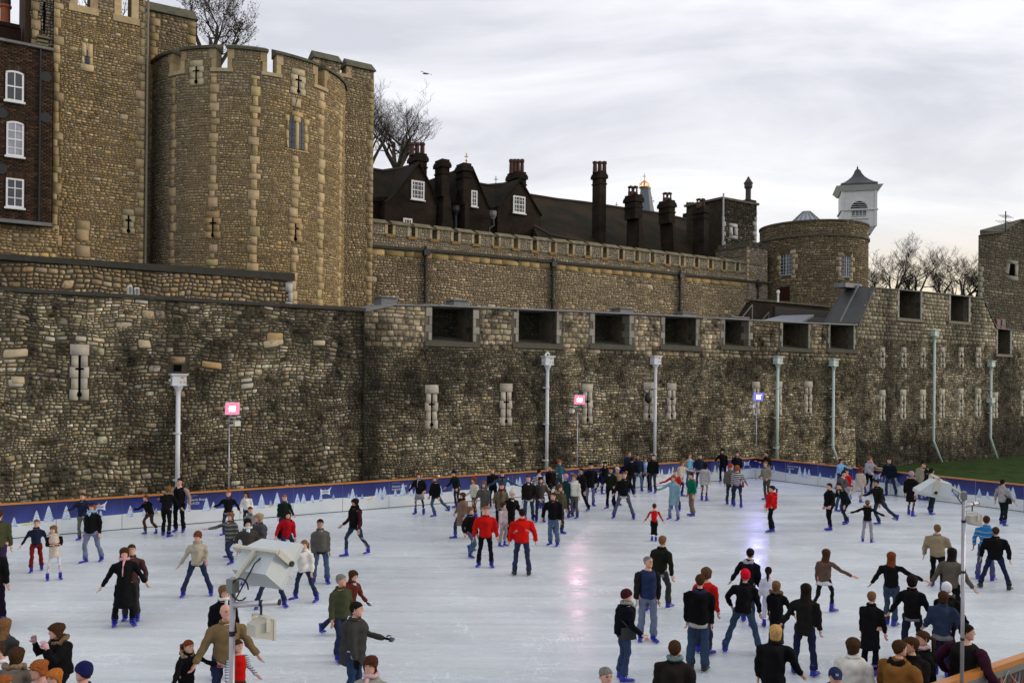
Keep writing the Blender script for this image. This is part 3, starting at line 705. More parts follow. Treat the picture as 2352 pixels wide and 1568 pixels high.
SA, SB = -CT.r * 1.6, CT.r * 1.5
mer = [(343, 397), (417, 496), (523, 613), (636, 729), (745, 786)]
ms = [(CT.hit(a, 140)[0], CT.hit(b, 170)[0]) for a, b in mer]; ms[0] = (SA, ms[0][1]); ms[-1] = (ms[-1][0], SB)
mf = CT.map(); stT = sf_none(31)
def colT(s, z, k=0):
    g = min(max((-s - 1.2) / 2.5 + .3 * nz2(s, z, .5, 4), 0), 1)       # greyer and darker to the left: shaded side painted into the stone colour
    g = max(g, min(max((z - 17.3) / 1.5 + nz2(s, z, .8, 6) * .8 - max(0, s) * .25, 0), .8))
    d = stT(s, z); c = PT() * (1 - g) + PTg() * g; return c * (1 - d * .6)
mb = MB(); mortar_grid(mb, SA, SB, lambda s: 5, lambda s: zg, mf, lambda s, z: np.array(MT), .45)
for a, b in ms: mortar_grid(mb, a, b, lambda s: zg, lambda s: zt, mf, lambda s, z: np.array(MT), .45)
mb.build('wall_face', M_mortar, tw, colors=True)
def arc(mb, a, b, z0, z1, t0, t1, n=None, col=(1, 1, 1), z1b=None):
    n = n or max(2, int((b - a) / .4)); S = np.linspace(a, b, n + 1); z1b = z1 if z1b is None else z1b
    for i in range(n):
        P = []
        for zz, zz2 in ((z0, z0), (z1, z1b)):
            P += [mf(np.array(S[i]), np.array(zz), np.array(t1)), mf(np.array(S[i + 1]), np.array(zz), np.array(t1)), mf(np.array(S[i + 1]), np.array(zz2), np.array(t0)), mf(np.array(S[i]), np.array(zz2), np.array(t0))]
        mb.hexa(P, col)
for a, b in ms:
    mb = MB(); arc(mb, a, b, zg - .3, zt, -.7, -.02, col=(.10, .075, .045)); mb.build('merlon', M_mortar, tw, colors=True)
    mb = MB(); arc(mb, a - .05, b + .05, zt, zt + .12, -.8, .14, z1b=zt + .5); mb.build('coping', M_cope, tw)
for (a, b), (c, d) in zip(ms[:-1], ms[1:]):
    mb = MB(); arc(mb, b - .25, c + .25, zg - .16, zg, -.75, .07, n=3, col=(.42, .34, .2)); mb.build('sill', M_ash, tw, colors=True)
    for sgn, q in ((-1, b), (1, c)):
        z = zg; i = 0
        while z < zt - .1:
            h_ = min(.45, zt - z); mbq = MB(); w_ = .3 if i % 2 else .2
            s0_, s1_ = (q - w_, q + .004) if sgn < 0 else (q - .004, q + w_)
            arc(mbq, s0_, s1_, z + .005, z + h_ - .005, -.6, .035, n=1, col=tuple(PA() * .9)); mbq.build('stone', M_ash, tw, colors=True); z += h_; i += 1
mb = MB(); mb.lathe((CT.x, CT.y, 0), [(CT.r - .02, 2), (CT.r - .02, zg - .3), (0.05, zg - .25)], 48, col=(.08, .06, .04)); mb.build('tower_core', M_mortar, tw, colors=True)
hl = [(b - .3, c + .3, zg - .17, 30) for (a, b), (c, d) in zip(ms[:-1], ms[1:])] + [(a, a + .3, zg, 30) for a, b in ms[1:]] + [(b - .3, b, zg, 30) for a, b in ms[:-1]]
hl.append(slit(tw, 452, 139, 196, 0, 34, 4, mapper=CT, pale=(.5, .42, .27))); hl.append(slit(tw, 685, 159, 218, 0, 33, 4, mapper=CT, pale=(.5, .42, .27)))
hl.append(slit(tw, 490, 485, 548, 0, 36, 4, mapper=CT, pale=(.40, .28, .14))); hl.append(slit(tw, 678, 500, 556, 0, 32, 4, mapper=CT, pale=(.42, .30, .15)))
BUDGET[tw.name] = 70
wa, wb = CT.hit(655, 256), CT.hit(708, 353); hl.append((wa[0], wb[0], wb[1], wa[1]))
# twin lancet
lz = [(662, 678, 268, 340), (685, 698.5, 275, 342)]
wn = MB()
lanc = []
for (x0, x1, y0, y1) in lz: a = CT.hit(x0, y1); b = CT.hit(x1, y0); lanc.append((a[0], b[0], a[1], b[1]))
zlo_, zhi_ = min(q[2] for q in lanc), max(q[3] for q in lanc)
ash = []
ash.append((wa[0], wb[0], wb[1], zlo_ - .01, 0))
ash.append((lanc[0][1], lanc[1][0], zlo_, zhi_ - .25, 0))
z = zlo_; i = 0
while z < zhi_ - .55:
    h_ = .42; k_ = .06 * (i % 2); ash += [(wa[0] + .1 - k_, lanc[0][0], z, z + h_, 0), (lanc[1][1], wb[0] - .1 + k_, z, z + h_, 0)]; z += h_; i += 1
ash += [(wa[0], lanc[0][0] + .02, z, wa[1] - .15, 0), (lanc[1][1] - .02, wb[0], z, wa[1] - .15, 0), (wa[0] + .35, wb[0] - .35, zhi_ + .02, wa[1] + .1, 0), (lanc[0][1] - .08, lanc[1][0] + .08, zhi_ - .25, zhi_ + .02, 0)]
masonry(tw, ash, lambda s, z, k: np.array((.50, .36, .17)) * rng.uniform(.9, 1.1), mf, M_ash, cut=.06, jit=.02, inset=.04, gap=.003, proud=(.06, .08))
win = MB()
for (a, b, z0, z1) in lanc:
    m_ = (a + b) / 2; zs_ = z1 - .42
    pts = [(a, z0), (b, z0), (b, zs_), (m_ + (b - m_) * .62, z1 - .16), (m_, z1), (m_ - (b - m_) * .62, z1 - .16), (a, zs_)]
    P = [mf(np.array(p), np.array(q), np.array(.045)) for p, q in pts]; win.add(P, [tuple(range(7))])
wo = win.build('window', mat('leaded_glass', (0.03, 0.04, 0.055), .2, noise=.4, nscale=6, spec=.6), tw)
bars = MB()
for (a, b, z0, z1) in lanc:
    for k_ in range(1, 5):
        z = z0 + (z1 - z0) * k_ / 5; arc(bars, a, b, z - .012, z + .012, .045, .06, n=1, col=(.02, .02, .02))
    m_ = (a + b) / 2; arc(bars, m_ - .01, m_ + .01, z0, z1 - .1, .045, .06, n=1, col=(.02, .02, .02))
bars.build('glazing_bar', M_black, wo)
q = []
for px in (397, 490, 584, 678, 737, 781):
    s_ = CT.hit(px, 400)[0]; ztop = zg - .25 if px != 678 else CT.hit(678, 222)[1]
    for r in chain(s_, 5.5, ztop, (.11, .24), (.26, .5)):
        if all(not (r[0] < h[1] and r[1] > h[0] and r[2] < h[3] and r[3] > h[2]) for h in hl): q.append(r)
hl += [r[:4] for r in q]
masonry(tw, q, lambda s, z, k: PA() * (1 - .25 * max(0, -s - 1) / 4), mf, M_ash, parts=300, **KQ)  # band stones darken to the left, shade put into their colour
R = trim(cells(SA, SB, 7.5, zt, (.088, .14), (1.0, 1.9), .02), SA, SB, lambda s: 6, lambda s: zt, hl)
masonry(tw, R, colT, wcyl(mf, .5), parts=300, proud=(.015, .05), cut=.4, inset=.28)
mb = MB(); mb.tube([mf(np.array(a), np.array(CT.hit(*b)[1]), np.array(.06)) for a, b in ((CT.hit(683, 222)[0], (683, 222)), (CT.hit(674, 256)[0], (674, 256)))], .02, 4); mb.build('cable', M_black, tw)
# wall tie bracket near the left corner
t5 = thing('wall_bracket', 'dark metal bracket arm sticking out at the corner beside the round tower', 'bracket', atY(330, 240, 43)); mb = MB()
mb.tube([atY(312, 236, 42.2), atY(346, 240, 43.5)], .09, 5); mb.build('arm', M_black, t5); mb = MB(); mb.tube([atY(344, 233, 43.5), atY(344, 247, 43.5)], .12, 5); mb.build('plate', M_black, t5)

# block behind the round tower: tall face right of it and higher piece left of it
T5 = 45.0
bk = thing('tower_block', 'square rubble tower body behind the round tower, its tall flank rising to the right', 'tower', W(sx(800, T5), T5, 0))
PF = pal([(.42, .32, .185), (.35, .27, .155), (.48, .385, .23), (.29, .235, .145)])
def plain_block(parent, s0, s1, z0, zf, t, depth, pf, seed, cellk=(.12, .18), holes=(), parts=0, mcol=MT, stuff='rubble_infill', core=True, sf=None, rectsf=None, **kw):
    sf = sf or sf_none(seed)
    mb = MB(); mortar_grid(mb, s0, s1, lambda s: z0, zf, flat(t), lambda s, z: np.array(mcol) * (1 - .5 * sf(s, z)), .6); mb.build('wall_face', M_mortar, parent, colors=True)
    if core: mb = MB(); mb.box(s0, s1, t + .02, t + depth, z0, 1, za=(zf(s0), zf(s1)), col=mcol); mb.build('wall_core', M_mortar, parent, colors=True)
    zt_ = max(zf(s0), zf(s1))
    R = rectsf(s0, s1, z0, zt_) if rectsf else cells(s0, s1, z0, zt_, cellk, (1.0, 2.0), .02)
    masonry(parent, trim(R, s0, s1, lambda s: z0, zf, list(holes)), stained(pf, sf, .6), wflat(t, .5), parts=parts, stuffname=stuff, **kw)
s0, s1 = sx(690, T5), sx(853, T5); zf = lambda s: on(790, 171, T5)[1]
zq = zf(0); qz = chain(s1, 9, on(853, 155, T5)[1] - .5, (.25, .4), one=-1)
plain_block(bk, s0, s1, 8, zf, T5, 6, PF, 41, (.09, .14), holes=[r[:4] for r in qz])
for a, b, ya, yb in ((715, 777, 128, 148), (790, 854, 147, 166)):
    sa, sb = sx(a, T5), sx(b, T5); z1 = on(a, ya, T5)[1]; z2 = on(b, yb, T5)[1]; zm = (z1 + z2) / 2
    plain_block(bk, sa, sb - .02, zq, lambda s: zm, T5, .7, PTg, 43)
    mb = MB(); mb.hexa([W(sa - .08, T5 - .15, zm), W(sb + .08, T5 - .15, zm), W(sb + .08, T5 + .9, zm), W(sa - .08, T5 + .9, zm), W(sa, T5 - .05, zm + .12), W(sb, T5 - .05, zm + .12), W(sb, T5 + .35, zm + .5), W(sa, T5 + .35, zm + .5)]); mb.build('coping', M_cope, bk)
    mb = MB(); mb.box(sa, sa + .3, T5 - .03, T5 + .7, zq, zm - .01, col=tuple(PA())); mb.build('stone', M_ash, bk, colors=True)
mb = MB(); mb.box(sx(777, T5) - .3, sx(790, T5) + .3, T5 - .07, T5 + .7, zq - .15, zq + .02, col=tuple(PA())); mb.build('sill', M_ash, bk, colors=True)
masonry(bk, qz, lambda s, z, k: PA() * .7, flat(T5), M_ash, **KQ)
s0, s1 = sx(322, T5), sx(443, T5); zc = interp([sx(330, T5), s1], [on(330, 22, T5)[1], on(443, 46, T5)[1]])
q1 = chain(s1, 18, zc(s1) - .1, (.3, .45), one=-1); q2 = chain(sx(338, T5), 16, zc(s0) - .1, (.25, .4), one=1)
plain_block(bk, s0, s1, 7, zc, T5, 5, PTg, 44, holes=[r[:4] for r in q1 + q2])
masonry(bk, q1 + q2, lambda s, z, k: PA() * .75, flat(T5), M_ash, **KQ)
mb = MB(); mb.hexa([W(s0, T5 - .15, zc(s0)), W(s1 + .1, T5 - .15, zc(s1)), W(s1 + .1, T5 + 1, zc(s1)), W(s0, T5 + 1, zc(s0)), W(s0, T5 - .05, zc(s0) + .12), W(s1, T5 - .05, zc(s1) + .12), W(s1, T5 + .4, zc(s1) + .6), W(s0, T5 + .4, zc(s0) + .6)]); mb.build('coping', M_cope, bk)

# square tower at the far left
T4 = 43.0
lt = thing('square_tower', 'tall square rubble tower with a small pointed window, left of the round tower', 'tower', W(sx(220, T4), T4, 0))
s0, s1 = sx(118, T4), sx(327, T4)
zop = interp([sx(185, T4), sx(284, T4)], [on(185, 13, T4)[1], on(284, 37, T4)[1]])
def win_hole(x0, x1, y0, y1, t): a = on(x0, y1, t); b = on(x1, y0, t); return (a[0], b[0], a[1], b[1])
hl = [slit(lt, 295, 481, 538, T4, 30, 4, pale=(.40, .33, .2))]
wf = win_hole(187, 213, 103, 162, T4); wi = win_hole(193.5, 205.5, 114, 151, T4); hl.append(wf)
qa = chain(s0, 8, 30, (.16, .34), (.26, .5), one=1); qb = chain(s1, 8, 30, (.14, .32), (.26, .5), one=-1); qc = [(sx(172, T4), sx(210, T4), on(180, 522 + 0, T4)[1], on(180, 488, T4)[1], 0)]
qc = [win_hole(173, 207, 508, 528, T4), win_hole(175, 205, 528, 552, T4), win_hole(174, 208, 565, 590, T4)]; qc = [(*r, 0) for r in qc]
hl += [r[:4] for r in qa + qb + qc]
plain_block(lt, s0, s1, 8.6, zop, T4, 6, PT, 51, (.09, .15), holes=hl, parts=60, proud=(.02, .06), sf=stain_fn(T4, [], .08, 52, .5))
for a, b in ((118, 171), (200, 272), (295, 327)):
    sa, sb = sx(a, T4), sx(b, T4); zm = zop(0) + 2.4; plain_block(lt, sa, sb, zop((sa + sb) / 2) - .02, lambda s: zm + 1, T4, .9, PTg, 53, holes=[r[:4] for r in qa + qb])
    for q_ in (sa, sb - .3):
        if q_ > s0 + .5 and q_ < s1 - .5: mb = MB(); mb.box(q_, q_ + .3, T4 - .05, T4 + .85, zop(q_) - .15, zm, col=tuple(PA())); mb.build('stone', M_ash, lt, colors=True)
for a, b in ((171, 200), (272, 295)):
    mb = MB(); sa, sb = sx(a, T4) - .35, sx(b, T4) + .35; z = zop((sa + sb) / 2); mb.box(sa, sb, T4 - .08, T4 + .9, z - .32, z - .02, col=tuple(PA())); mb.build('sill', M_ash, lt, colors=True)
masonry(lt, qa + qb + qc, lambda s, z, k: PA() * .85, flat(T4), M_ash, parts=300, **KQ)
za = wi[3] - .35
ash = [(wf[0], wi[0], wf[2] + .3, za, 0), (wi[1], wf[1], wf[2] + .3, za, 0), (wf[0] - .05, wf[1] + .05, wf[2], wf[2] + .3, 0), (wf[0], wi[0] + .08, za, wf[3], 0), (wi[1] - .08, wf[1], za, wf[3], 0), (wi[0] + .08, wi[1] - .08, wi[3] - .06, wf[3], 0)]
masonry(lt, ash, lambda s, z, k: np.array((.50, .39, .22)) * rng.uniform(.9, 1.1), flat(T4), M_ash, cut=.05, jit=.01, inset=.04, gap=.003, proud=(.06, .08))
m_ = (wi[0] + wi[1]) / 2; mb = MB(); pts = [(wi[0], wi[2]), (wi[1], wi[2]), (wi[1], za), (wi[1] - .1, wi[3] - .12), (m_, wi[3]), (wi[0] + .1, wi[3] - .12), (wi[0], za)]
mb.add([W(a, T4 - .03, b) for a, b in pts], [tuple(range(7))]); wo = mb.build('window', mat('leaded_glass'), lt)
mb = MB()
for k_ in range(1, 4): z = wi[2] + (za - wi[2]) * k_ / 3; mb.box(wi[0], wi[1], T4 - .045, T4 - .03, z - .012, z + .012)
mb.box(m_ - .01, m_ + .01, T4 - .05, T4 - .035, wi[2], wi[3] - .1); mb.build('glazing_bar', M_black, wo)
# lead pipe down the corner
dp = thing('corner_pipe', 'thin old lead pipe running down the corner between square and round towers', 'pipe', W(s1 + .1, T4 - .05, 8)); mb = MB(); mb.tube([W(s1 + .1, T4 - .08, 9), W(s1 + .1, T4 - .08, 24)], .05, 6); mb.build('pipe', mat('stone_grey_pipe', (.2, .17, .12), .7), dp)

# ============================================================ BRICK HOUSE at far left
T3 = 42.0
bh = thing('brick_house', 'tall dark brick house front with three white sash windows at the far left edge', 'house', W(sx(60, T3), T3, 10))
s0, s1 = sx(-330, T3), sx(116, T3)
zb0 = on(60, 509, T3)[1]; zb1 = interp([sx(0, T3), s1], [on(0, 95, T3)[1], on(112, 119, T3)[1]])
PB = pal([(.055, .030, .018), (.042, .024, .015), (.075, .040, .022), (.030, .019, .013), (.09, .055, .03)], [4, 4, 3, 2, .6])
M_brick = mat('old_brick', rough=.9, noise=.3, nscale=12, bump=.3, bscale=40, attr='tone', spec=.2)
mb = MB(); mb.box(s0, s1, T3, T3 + 4, zb0, 1, za=(zb1(s0), zb1(s1)), col=(.035, .028, .02)); mb.build('wall', M_mortar, bh, colors=True)
WINS = [(12, 55, 168, 230, 2, 2), (14, 55, 283, 357, 2, 4), (13, 55, 413, 475, 2, 3)]
wh = [win_hole(a, b, c, d, T3) for a, b, c, d, e1, e2 in WINS]
br = []
z = zb0; i = 0
while z < zb1(s1):
    s = s0 + (.11 if i % 2 else 0)
    while s < s1: br.append((s, min(s + .225, s1), z, z + .075, 0)); s += .225
    z += .075; i += 1
hl = [(a - .04, b + .04, c - .12, d + .32) for a, b, c, d in wh]
vis = [r for r in trim(br, sx(-30, T3), s1, lambda s: zb0, zb1, hl)]
masonry(bh, vis, lambda s, z, k: PB(), flat(T3), M_brick, parts=300, stuffname='brickwork', partname='brick', gap=.005, proud=(.004, .012), cut=.04, jit=.02, inset=.04)
def sash(parent, hole, t, nc, nr, arched=False, blind=None, fr=.07, frame_mat=None, glass=None, depth=.05, name='window'):
    a, b, z0, z1 = hole; mb = MB(); fm = frame_mat or M_white
    rise = .08 if arched else 0
    mb.box(a, a + fr, t - depth, t, z0, z1 - rise); mb.box(b - fr, b, t - depth, t, z0, z1 - rise); mb.box(a + fr, b - fr, t - depth, t, z0, z0 + fr)
    if arched:
        n = 8; w_ = b - a
        for i in range(n):
            u0, u1 = i / n, (i + 1) / n; f = lambda u: z1 - rise + rise * math.sin(math.pi * u) ** .8
            mb.hexa([W(a + w_ * u0, t - depth, f(u0) - fr), W(a + w_ * u1, t - depth, f(u1) - fr), W(a + w_ * u1, t, f(u1) - fr), W(a + w_ * u0, t, f(u0) - fr), W(a + w_ * u0, t - depth, f(u0) + .01), W(a + w_ * u1, t - depth, f(u1) + .01), W(a + w_ * u1, t, f(u1) + .01), W(a + w_ * u0, t, f(u0) + .01)])
    else: mb.box(a + fr, b - fr, t - depth, t, z1 - fr, z1)
    zt_ = z1 - rise * .5; hb = .018
    for i in range(1, nc): x = a + (b - a) * i / nc; mb.box(x - hb, x + hb, t - depth + .012, t, z0 + fr, zt_ - .02)
    for j in range(1, nr):
        z = z0 + (zt_ - z0) * j / nr; k_ = .03 if (j * 2 == nr) else hb; mb.box(a + fr, b - fr, t - depth + .006, t, z - k_, z + k_)
    mb.box(a - .06, b + .06, t - depth - .08, t + .02, z0 - .08, z0)
    w = mb.build(name, fm, parent)
    for i in range(nc):
        for j in range(nr):
            x0 = a + fr * .6 + (b - a - fr * 1.2) * i / nc; x1 = a + fr * .6 + (b - a - fr * 1.2) * (i + 1) / nc; q0_ = z0 + (zt_ - z0) * j / nr; q1_ = z0 + (zt_ - z0) * (j + 1) / nr
            mbp = MB(); mbp.box(x0, x1, t - .022, t - .012, q0_, q1_); mbp.build('pane', glass or M_glass, w)
    return w
M_curt = mat('net_curtain_glass', (.30, .31, .36), .25, noise=.2, nscale=3)
for h, wv, ar in zip(wh, WINS, (True, True, False)):
    mb = MB(); mb.box(h[0] - .02, h[1] + .02, T3 - .004, T3 + .1, h[2], h[3]); mb.build('window_recess', M_dark, bh)
    sash(bh, h, T3 - .01, wv[4], wv[5], ar, glass=M_curt if wv[2] == 283 else M_glass)
    # soldier arch of bricks over the window
    n = 14
    for i in range(n):
        u0 = h[0] - .02 + (h[1] - h[0] + .04) * i / n; u1 = u0 + (h[1] - h[0] + .04) / n; zz = h[3] + .01 + (-.0 if not ar else -.18 * (2 * (i + .5) / n - 1) ** 2)
        mbq = MB(); mbq.box(u0 + .004, u1 - .004, T3 - .014, T3, zz, zz + .26, col=tuple(PB() * 1.1)); mbq.build('brick', M_brick, bh, colors=True)
mb = MB(); mb.box(s0, s1, T3 - .14, T3 + .3, zb1(s0), 1, za=(zb1(s0) + .14, zb1(s1) + .14)); mb.build('coping', mat('pale_coping', (.16, .16, .14), .8, noise=.3), bh)
mb = MB(); mb.box(s0, s1 + .02, T3 - .14, T3 + .1, zb0 - .12, zb0 + .02); mb.build('string_course', M_lead, bh)
mb = MB(); x = sx(87, T3); mb.tube([W(x, T3 - .06, zb0), W(x, T3 - .06, zb1(x))], .05, 6); mb.build('downpipe', M_black, bh)
for px, py in ((105, 177), (105, 271), (4, 260), (3, 388)):
    a = on(px, py, T3); p = W(a[0], T3 - .05, a[1]); q = W(a[0], T3 - .005, a[1]); mb = MB(); mb.tube([p, q], .22, 12); mb.build('wall_tie', M_black, bh)
plain_block(bh, s0, s1 + .3, 8, lambda s: zb0 - .12, T3 + .35, 3, PT, 61, (.14, .22), parts=0, proud=(.02, .06), cut=.4)
# chimney on the house and turret behind
ch = thing('chimney_stack', 'dark brick chimney with a terracotta pot at the top left corner of the picture', 'chimney', atY(18, 90, 40))
T3b = 44.0
a, b = sx(-40, T3b + 1), sx(42, T3b); mb = MB(); mb.box(a, b, T3b, T3b + 1, on(20, 130, T3b)[1], on(30, 62, T3b)[1], col=(.03, .014, .009)); mb.box(a - .1, b - .06, T3b - .05, T3b + 1.05, on(30, 64, T3b)[1], on(30, 55, T3b)[1], col=(.025, .014, .009)); mb.build('stack', M_brick, ch, colors=True)
c = atY(6, 44, 39); mb = MB(); zt_ = on(8, 50, T3b)[1]; X_, Y_ = W(sx(5, T3b + .5), T3b + .5, 0)[:2]
mb.lathe((X_, Y_, zt_), [(.22, 0), (.24, .1), (.2, .2), (.2, .75), (.25, .8), (.25, .9), (.18, .92)], 12); mb.build('chimney_pot', mat('terracotta', (.30, .09, .03), .8, noise=.3), ch, smooth=False)
mb = MB(); mb.lathe((X_, Y_, zt_ + .92), [(.2, 0), (.22, .1), (.2, .5), (.27, .55), (.27, .8)], 12); mb.build('chimney_cowl', mat('dark_terracotta', (.06, .02, .012), .8, noise=.3), ch)
tt = thing('stair_turret', 'narrow grey stone turret with slit and stepped ledges, above the brick house', 'turret', W(sx(80, 44), 44, 18))
Tt = 43.2
s0, s1 = sx(64, Tt), sx(117, Tt); z0 = zb1(s1) - .3
q1 = chain(sx(74, Tt), z0, 26, (.12, .2), one=0)
plain_block(tt, s0, s1, z0, lambda s: 26, Tt, 3, PTg, 71, (.11, .16), holes=[r[:4] for r in q1], mcol=(.06, .05, .035))
masonry(tt, q1, lambda s, z, k: PA() * .65, flat(Tt), M_ash, **KQ)
mb = MB(); mb.box(sx(92, Tt), sx(97, Tt), Tt - .05, Tt - .02, on(95, 78, Tt)[1], on(95, 5, Tt)[1]); mb.build('arrow_loop', M_dark, tt)
for y in (83, 93, 101): a = on(80, y, Tt); mb = MB(); mb.box(sx(78, Tt), sx(103, Tt), Tt - .28, Tt, a[1] - .1, a[1], col=(.16, .15, .09)); mb.build('ledge', M_ash, tt, colors=True)
mb = MB(); mb.box(sx(44, Tt + 1.5), s0, Tt + .1, Tt + 3, z0 - 1, 26, col=(.05, .028, .014)); mb.build('brick_side', M_brick, tt, colors=True)
# ============================================================ BATTLEMENTED INNER WALL
T6 = 46.0
iw = thing('battlemented_wall', 'long pale rubble wall with a row of battlements, below the dark brick houses', 'wall', W(sx(1300, T6), T6, 4))
x3 = lambda x: x * .2569 + 805.5
x4 = lambda x: x * .2569 + 1342.5
y3 = lambda y: y * .2569 + 335.6
capL = [x3(170)] + [x3(q) for q in (375, 590, 780, 980, 1165, 1345, 1515, 1685, 1845, 2000, 2155)] + [x4(q) for q in (215, 360, 495, 640, 770, 895, 1020, 1145, 1265, 1380)]
a0, aN = sx(capL[1], T6, 520), sx(capL[-1], T6, 600); pit = (aN - a0) / (len(capL) - 2)
zcap = interp([sx(849, T6), sx(1151, T6), sx(1359, T6), sx(1697, T6)], [on(849, 510, T6)[1], on(1151, 544, T6)[1], on(1359, 564, T6)[1], on(1697, 604, T6)[1]])
zgap = interp([sx(897, T6), sx(1234, T6), sx(1693, T6)], [on(897, 537, T6)[1], on(1234, 575, T6)[1], on(1693, 622, T6)[1]])
zstr = interp([sx(849, T6), sx(1040, T6), sx(1410, T6), sx(1756, T6)], [on(849, 564, T6)[1], on(1040, 579, T6)[1], on(1410, 614, T6)[1], on(1756, 649, T6)[1]])
s0, s1 = sx(845, T6), sx(1762, T6)
PW = pal([(.46, .355, .21), (.39, .30, .175), (.53, .42, .27), (.33, .26, .16), (.44, .37, .26)])
PWg = pal([(.38, .325, .235), (.32, .275, .195), (.44, .375, .275)])
st6 = stain_fn(T6, [(925, 60, 583, 600, .5), (975, 40, 583, 690, .6), (985, 60, 583, 690, .35), (1267, 26, 600, 700, .7), (1560, 24, 622, 715, .6), (1738, 20, 650, 690, .6), (870, 40, 640, 690, .5)], base=.02, seed=81, amp=.35)
mb = MB(); mortar_grid(mb, s0, s1, lambda s: 3, lambda s: zgap(s) - .1, flat(T6), mort(st6, (.16, .125, .08)), .6)
mb.build('wall_face', M_mortar, iw, colors=True)
mb = MB()
for a, b in zip(np.linspace(s0, s1, 9)[:-1], np.linspace(s0, s1, 9)[1:]): mb.box(a, b, T6 + .02, T6 + 1.6, 2, 8, za=(zgap(a) - .12, zgap(b) - .12))
mb.build('wall_core', M_mortar, iw)
zb_ = lambda s: zstr(s) - .42
hl = []
merl = [(s0, sx(x3(330), T6, 510))] + [(a0 + pit * i, a0 + pit * (i + .765)) for i in range(len(capL) - 1)] + [(a0 + pit * (len(capL) - 1), a0 + pit * (len(capL) - 1) + .9)]
for i, (a, b) in enumerate(merl):
    m_ = (a + b) / 2
    mb = MB(); mb.box(a, b, T6, T6 + .5, zgap(m_) - .14, 8, za=(zcap(a), zcap(b)), col=(.16, .14, .10)); mb.build('merlon', M_mortar, iw, colors=True)
    mb = MB(); za, zb = zcap(a), zcap(b); mb.hexa([W(a - .07, T6 - .12, za), W(b + .07, T6 - .12, zb), W(b + .07, T6 + .6, zb), W(a - .07, T6 + .6, za), W(a - .03, T6 - .02, za + .1), W(b + .03, T6 - .02, zb + .1), W(b + .03, T6 + .4, zb + .3), W(a - .03, T6 + .4, za + .3)])
    mb.build('coping', mat('lichen_coping', (.15, .125, .065), .9, noise=.5, nscale=3, bump=.4), iw)
    R = trim(cells(a, b, zgap(m_) - .1, zcap(m_), (.10, .15), (1, 1.8), 0), a + .17, b - .17, lambda s: zgap(s) - .1, lambda s: zcap(s) - .01, [])
    stone_mesh('merlon_stones', stone_geo(R, flat(T6), proud=(.01, .03)), np.array([PWg() * (1 - .6 * st6((r[0] + r[1]) / 2, r[2])) for r in R]), M_stone, iw, kind='stuff')
    for q0_, q1_ in ((a, a + .17), (b - .17, b)):
        z = zgap(m_) - .05; k_ = 0
        while z < zcap(m_) - .1:
            h_ = min(.36, zcap(m_) - z); mb = MB(); mb.box(q0_ if k_ % 2 else q0_, q1_, T6 - .035, T6 + .45, z + .005, z + h_ - .005, col=tuple(np.array((.42, .34, .21)) * rng.uniform(.75, 1.1))); mb.build('stone', M_ash, iw, colors=True); z += h_; k_ += 1
    if i < len(merl) - 1:
        c = merl[i + 1][0]; g = (b + c) / 2; mb = MB(); mb.box(b - .12, c + .12, T6 - .08, T6 + .55, zgap(g) - .2, zgap(g) - .02, col=(.26, .17, .06)); mb.build('sill', M_ash, iw, colors=True)
pts = np.linspace(s0, s1, 10)
mb = MB()
for a, b in zip(pts[:-1], pts[1:]): mb.hexa([W(a, T6 - .16, zstr(a) - .12), W(b, T6 - .16, zstr(b) - .12), W(b, T6, zstr(b) - .12), W(a, T6, zstr(a) - .12), W(a, T6 - .16, zstr(a)), W(b, T6 - .16, zstr(b)), W(b, T6, zstr(b) + .06), W(a, T6, zstr(a) + .06)])
mb.build('string_course', mat('dark_coping'), iw)
s = s0; bl = []
while s < s1:
    w_ = rnd.uniform(.6, 1.3); bl.append((s, min(s + w_, s1), zstr(s) - .5, zstr(s) - .13, 0)); s += w_
masonry(iw, bl, lambda s, z, k: np.array((.46, .33, .15)) * rng.uniform(.75, 1.15) * (1 - .5 * st6(s, z)), flat(T6), M_ash, **KQ)
R = trim(cells(s0, s1, 4, 14, (.13, .2), (1.0, 2.2), .03), s0, s1, lambda s: 5.5, lambda s: zstr(s) - .5, [])
masonry(iw, R, stained(PW, st6, .75), wflat(T6, .8), parts=150, proud=(.02, .05))
R = trim(cells(s0, s1, 9, 15, (.10, .15), (1, 1.8), 0), s0, s1, lambda s: zstr(s) + .06, lambda s: zgap(s) - .22, [])
masonry(iw, R, stained(PWg, st6, .6), flat(T6), parts=0, stuffname='flint_infill', proud=(.01, .03))
for i, (x, y0, y1) in enumerate(((975.5, 566, 695), (1267.5, 594, 710), (1560, 622, 728), (1738, 643, 700))):
    p = on(x, y0, T6); q = on(x, y1, T6); lab = ['leftmost, nearest the round tower', 'second from the left', 'third from the left', 'rightmost, nearest the corner turret'][i]
    dp = thing('downpipe', 'black iron downpipe on the battlemented wall, ' + lab, 'downpipe', W(p[0], T6 - .2, q[1]), 'black downpipes on the battlemented wall')
    mb = MB(); mb.tube([W(p[0], T6 - .14, q[1]), W(p[0], T6 - .14, p[1])], .085, 8); mb.build('pipe', M_black, dp)
    mb = MB(); mb.box(p[0] - .2, p[0] + .2, T6 - .34, T6 - .02, p[1] - .55, p[1] - .25); mb.build('rainwater_head', M_black, dp)
    mb = MB(); [mb.box(p[0] - .13, p[0] + .13, T6 - .24, T6 - .02, z, z + .05) for z in np.arange(q[1] + .6, p[1] - 1, 1.6)]; mb.build('clip', M_black, dp)
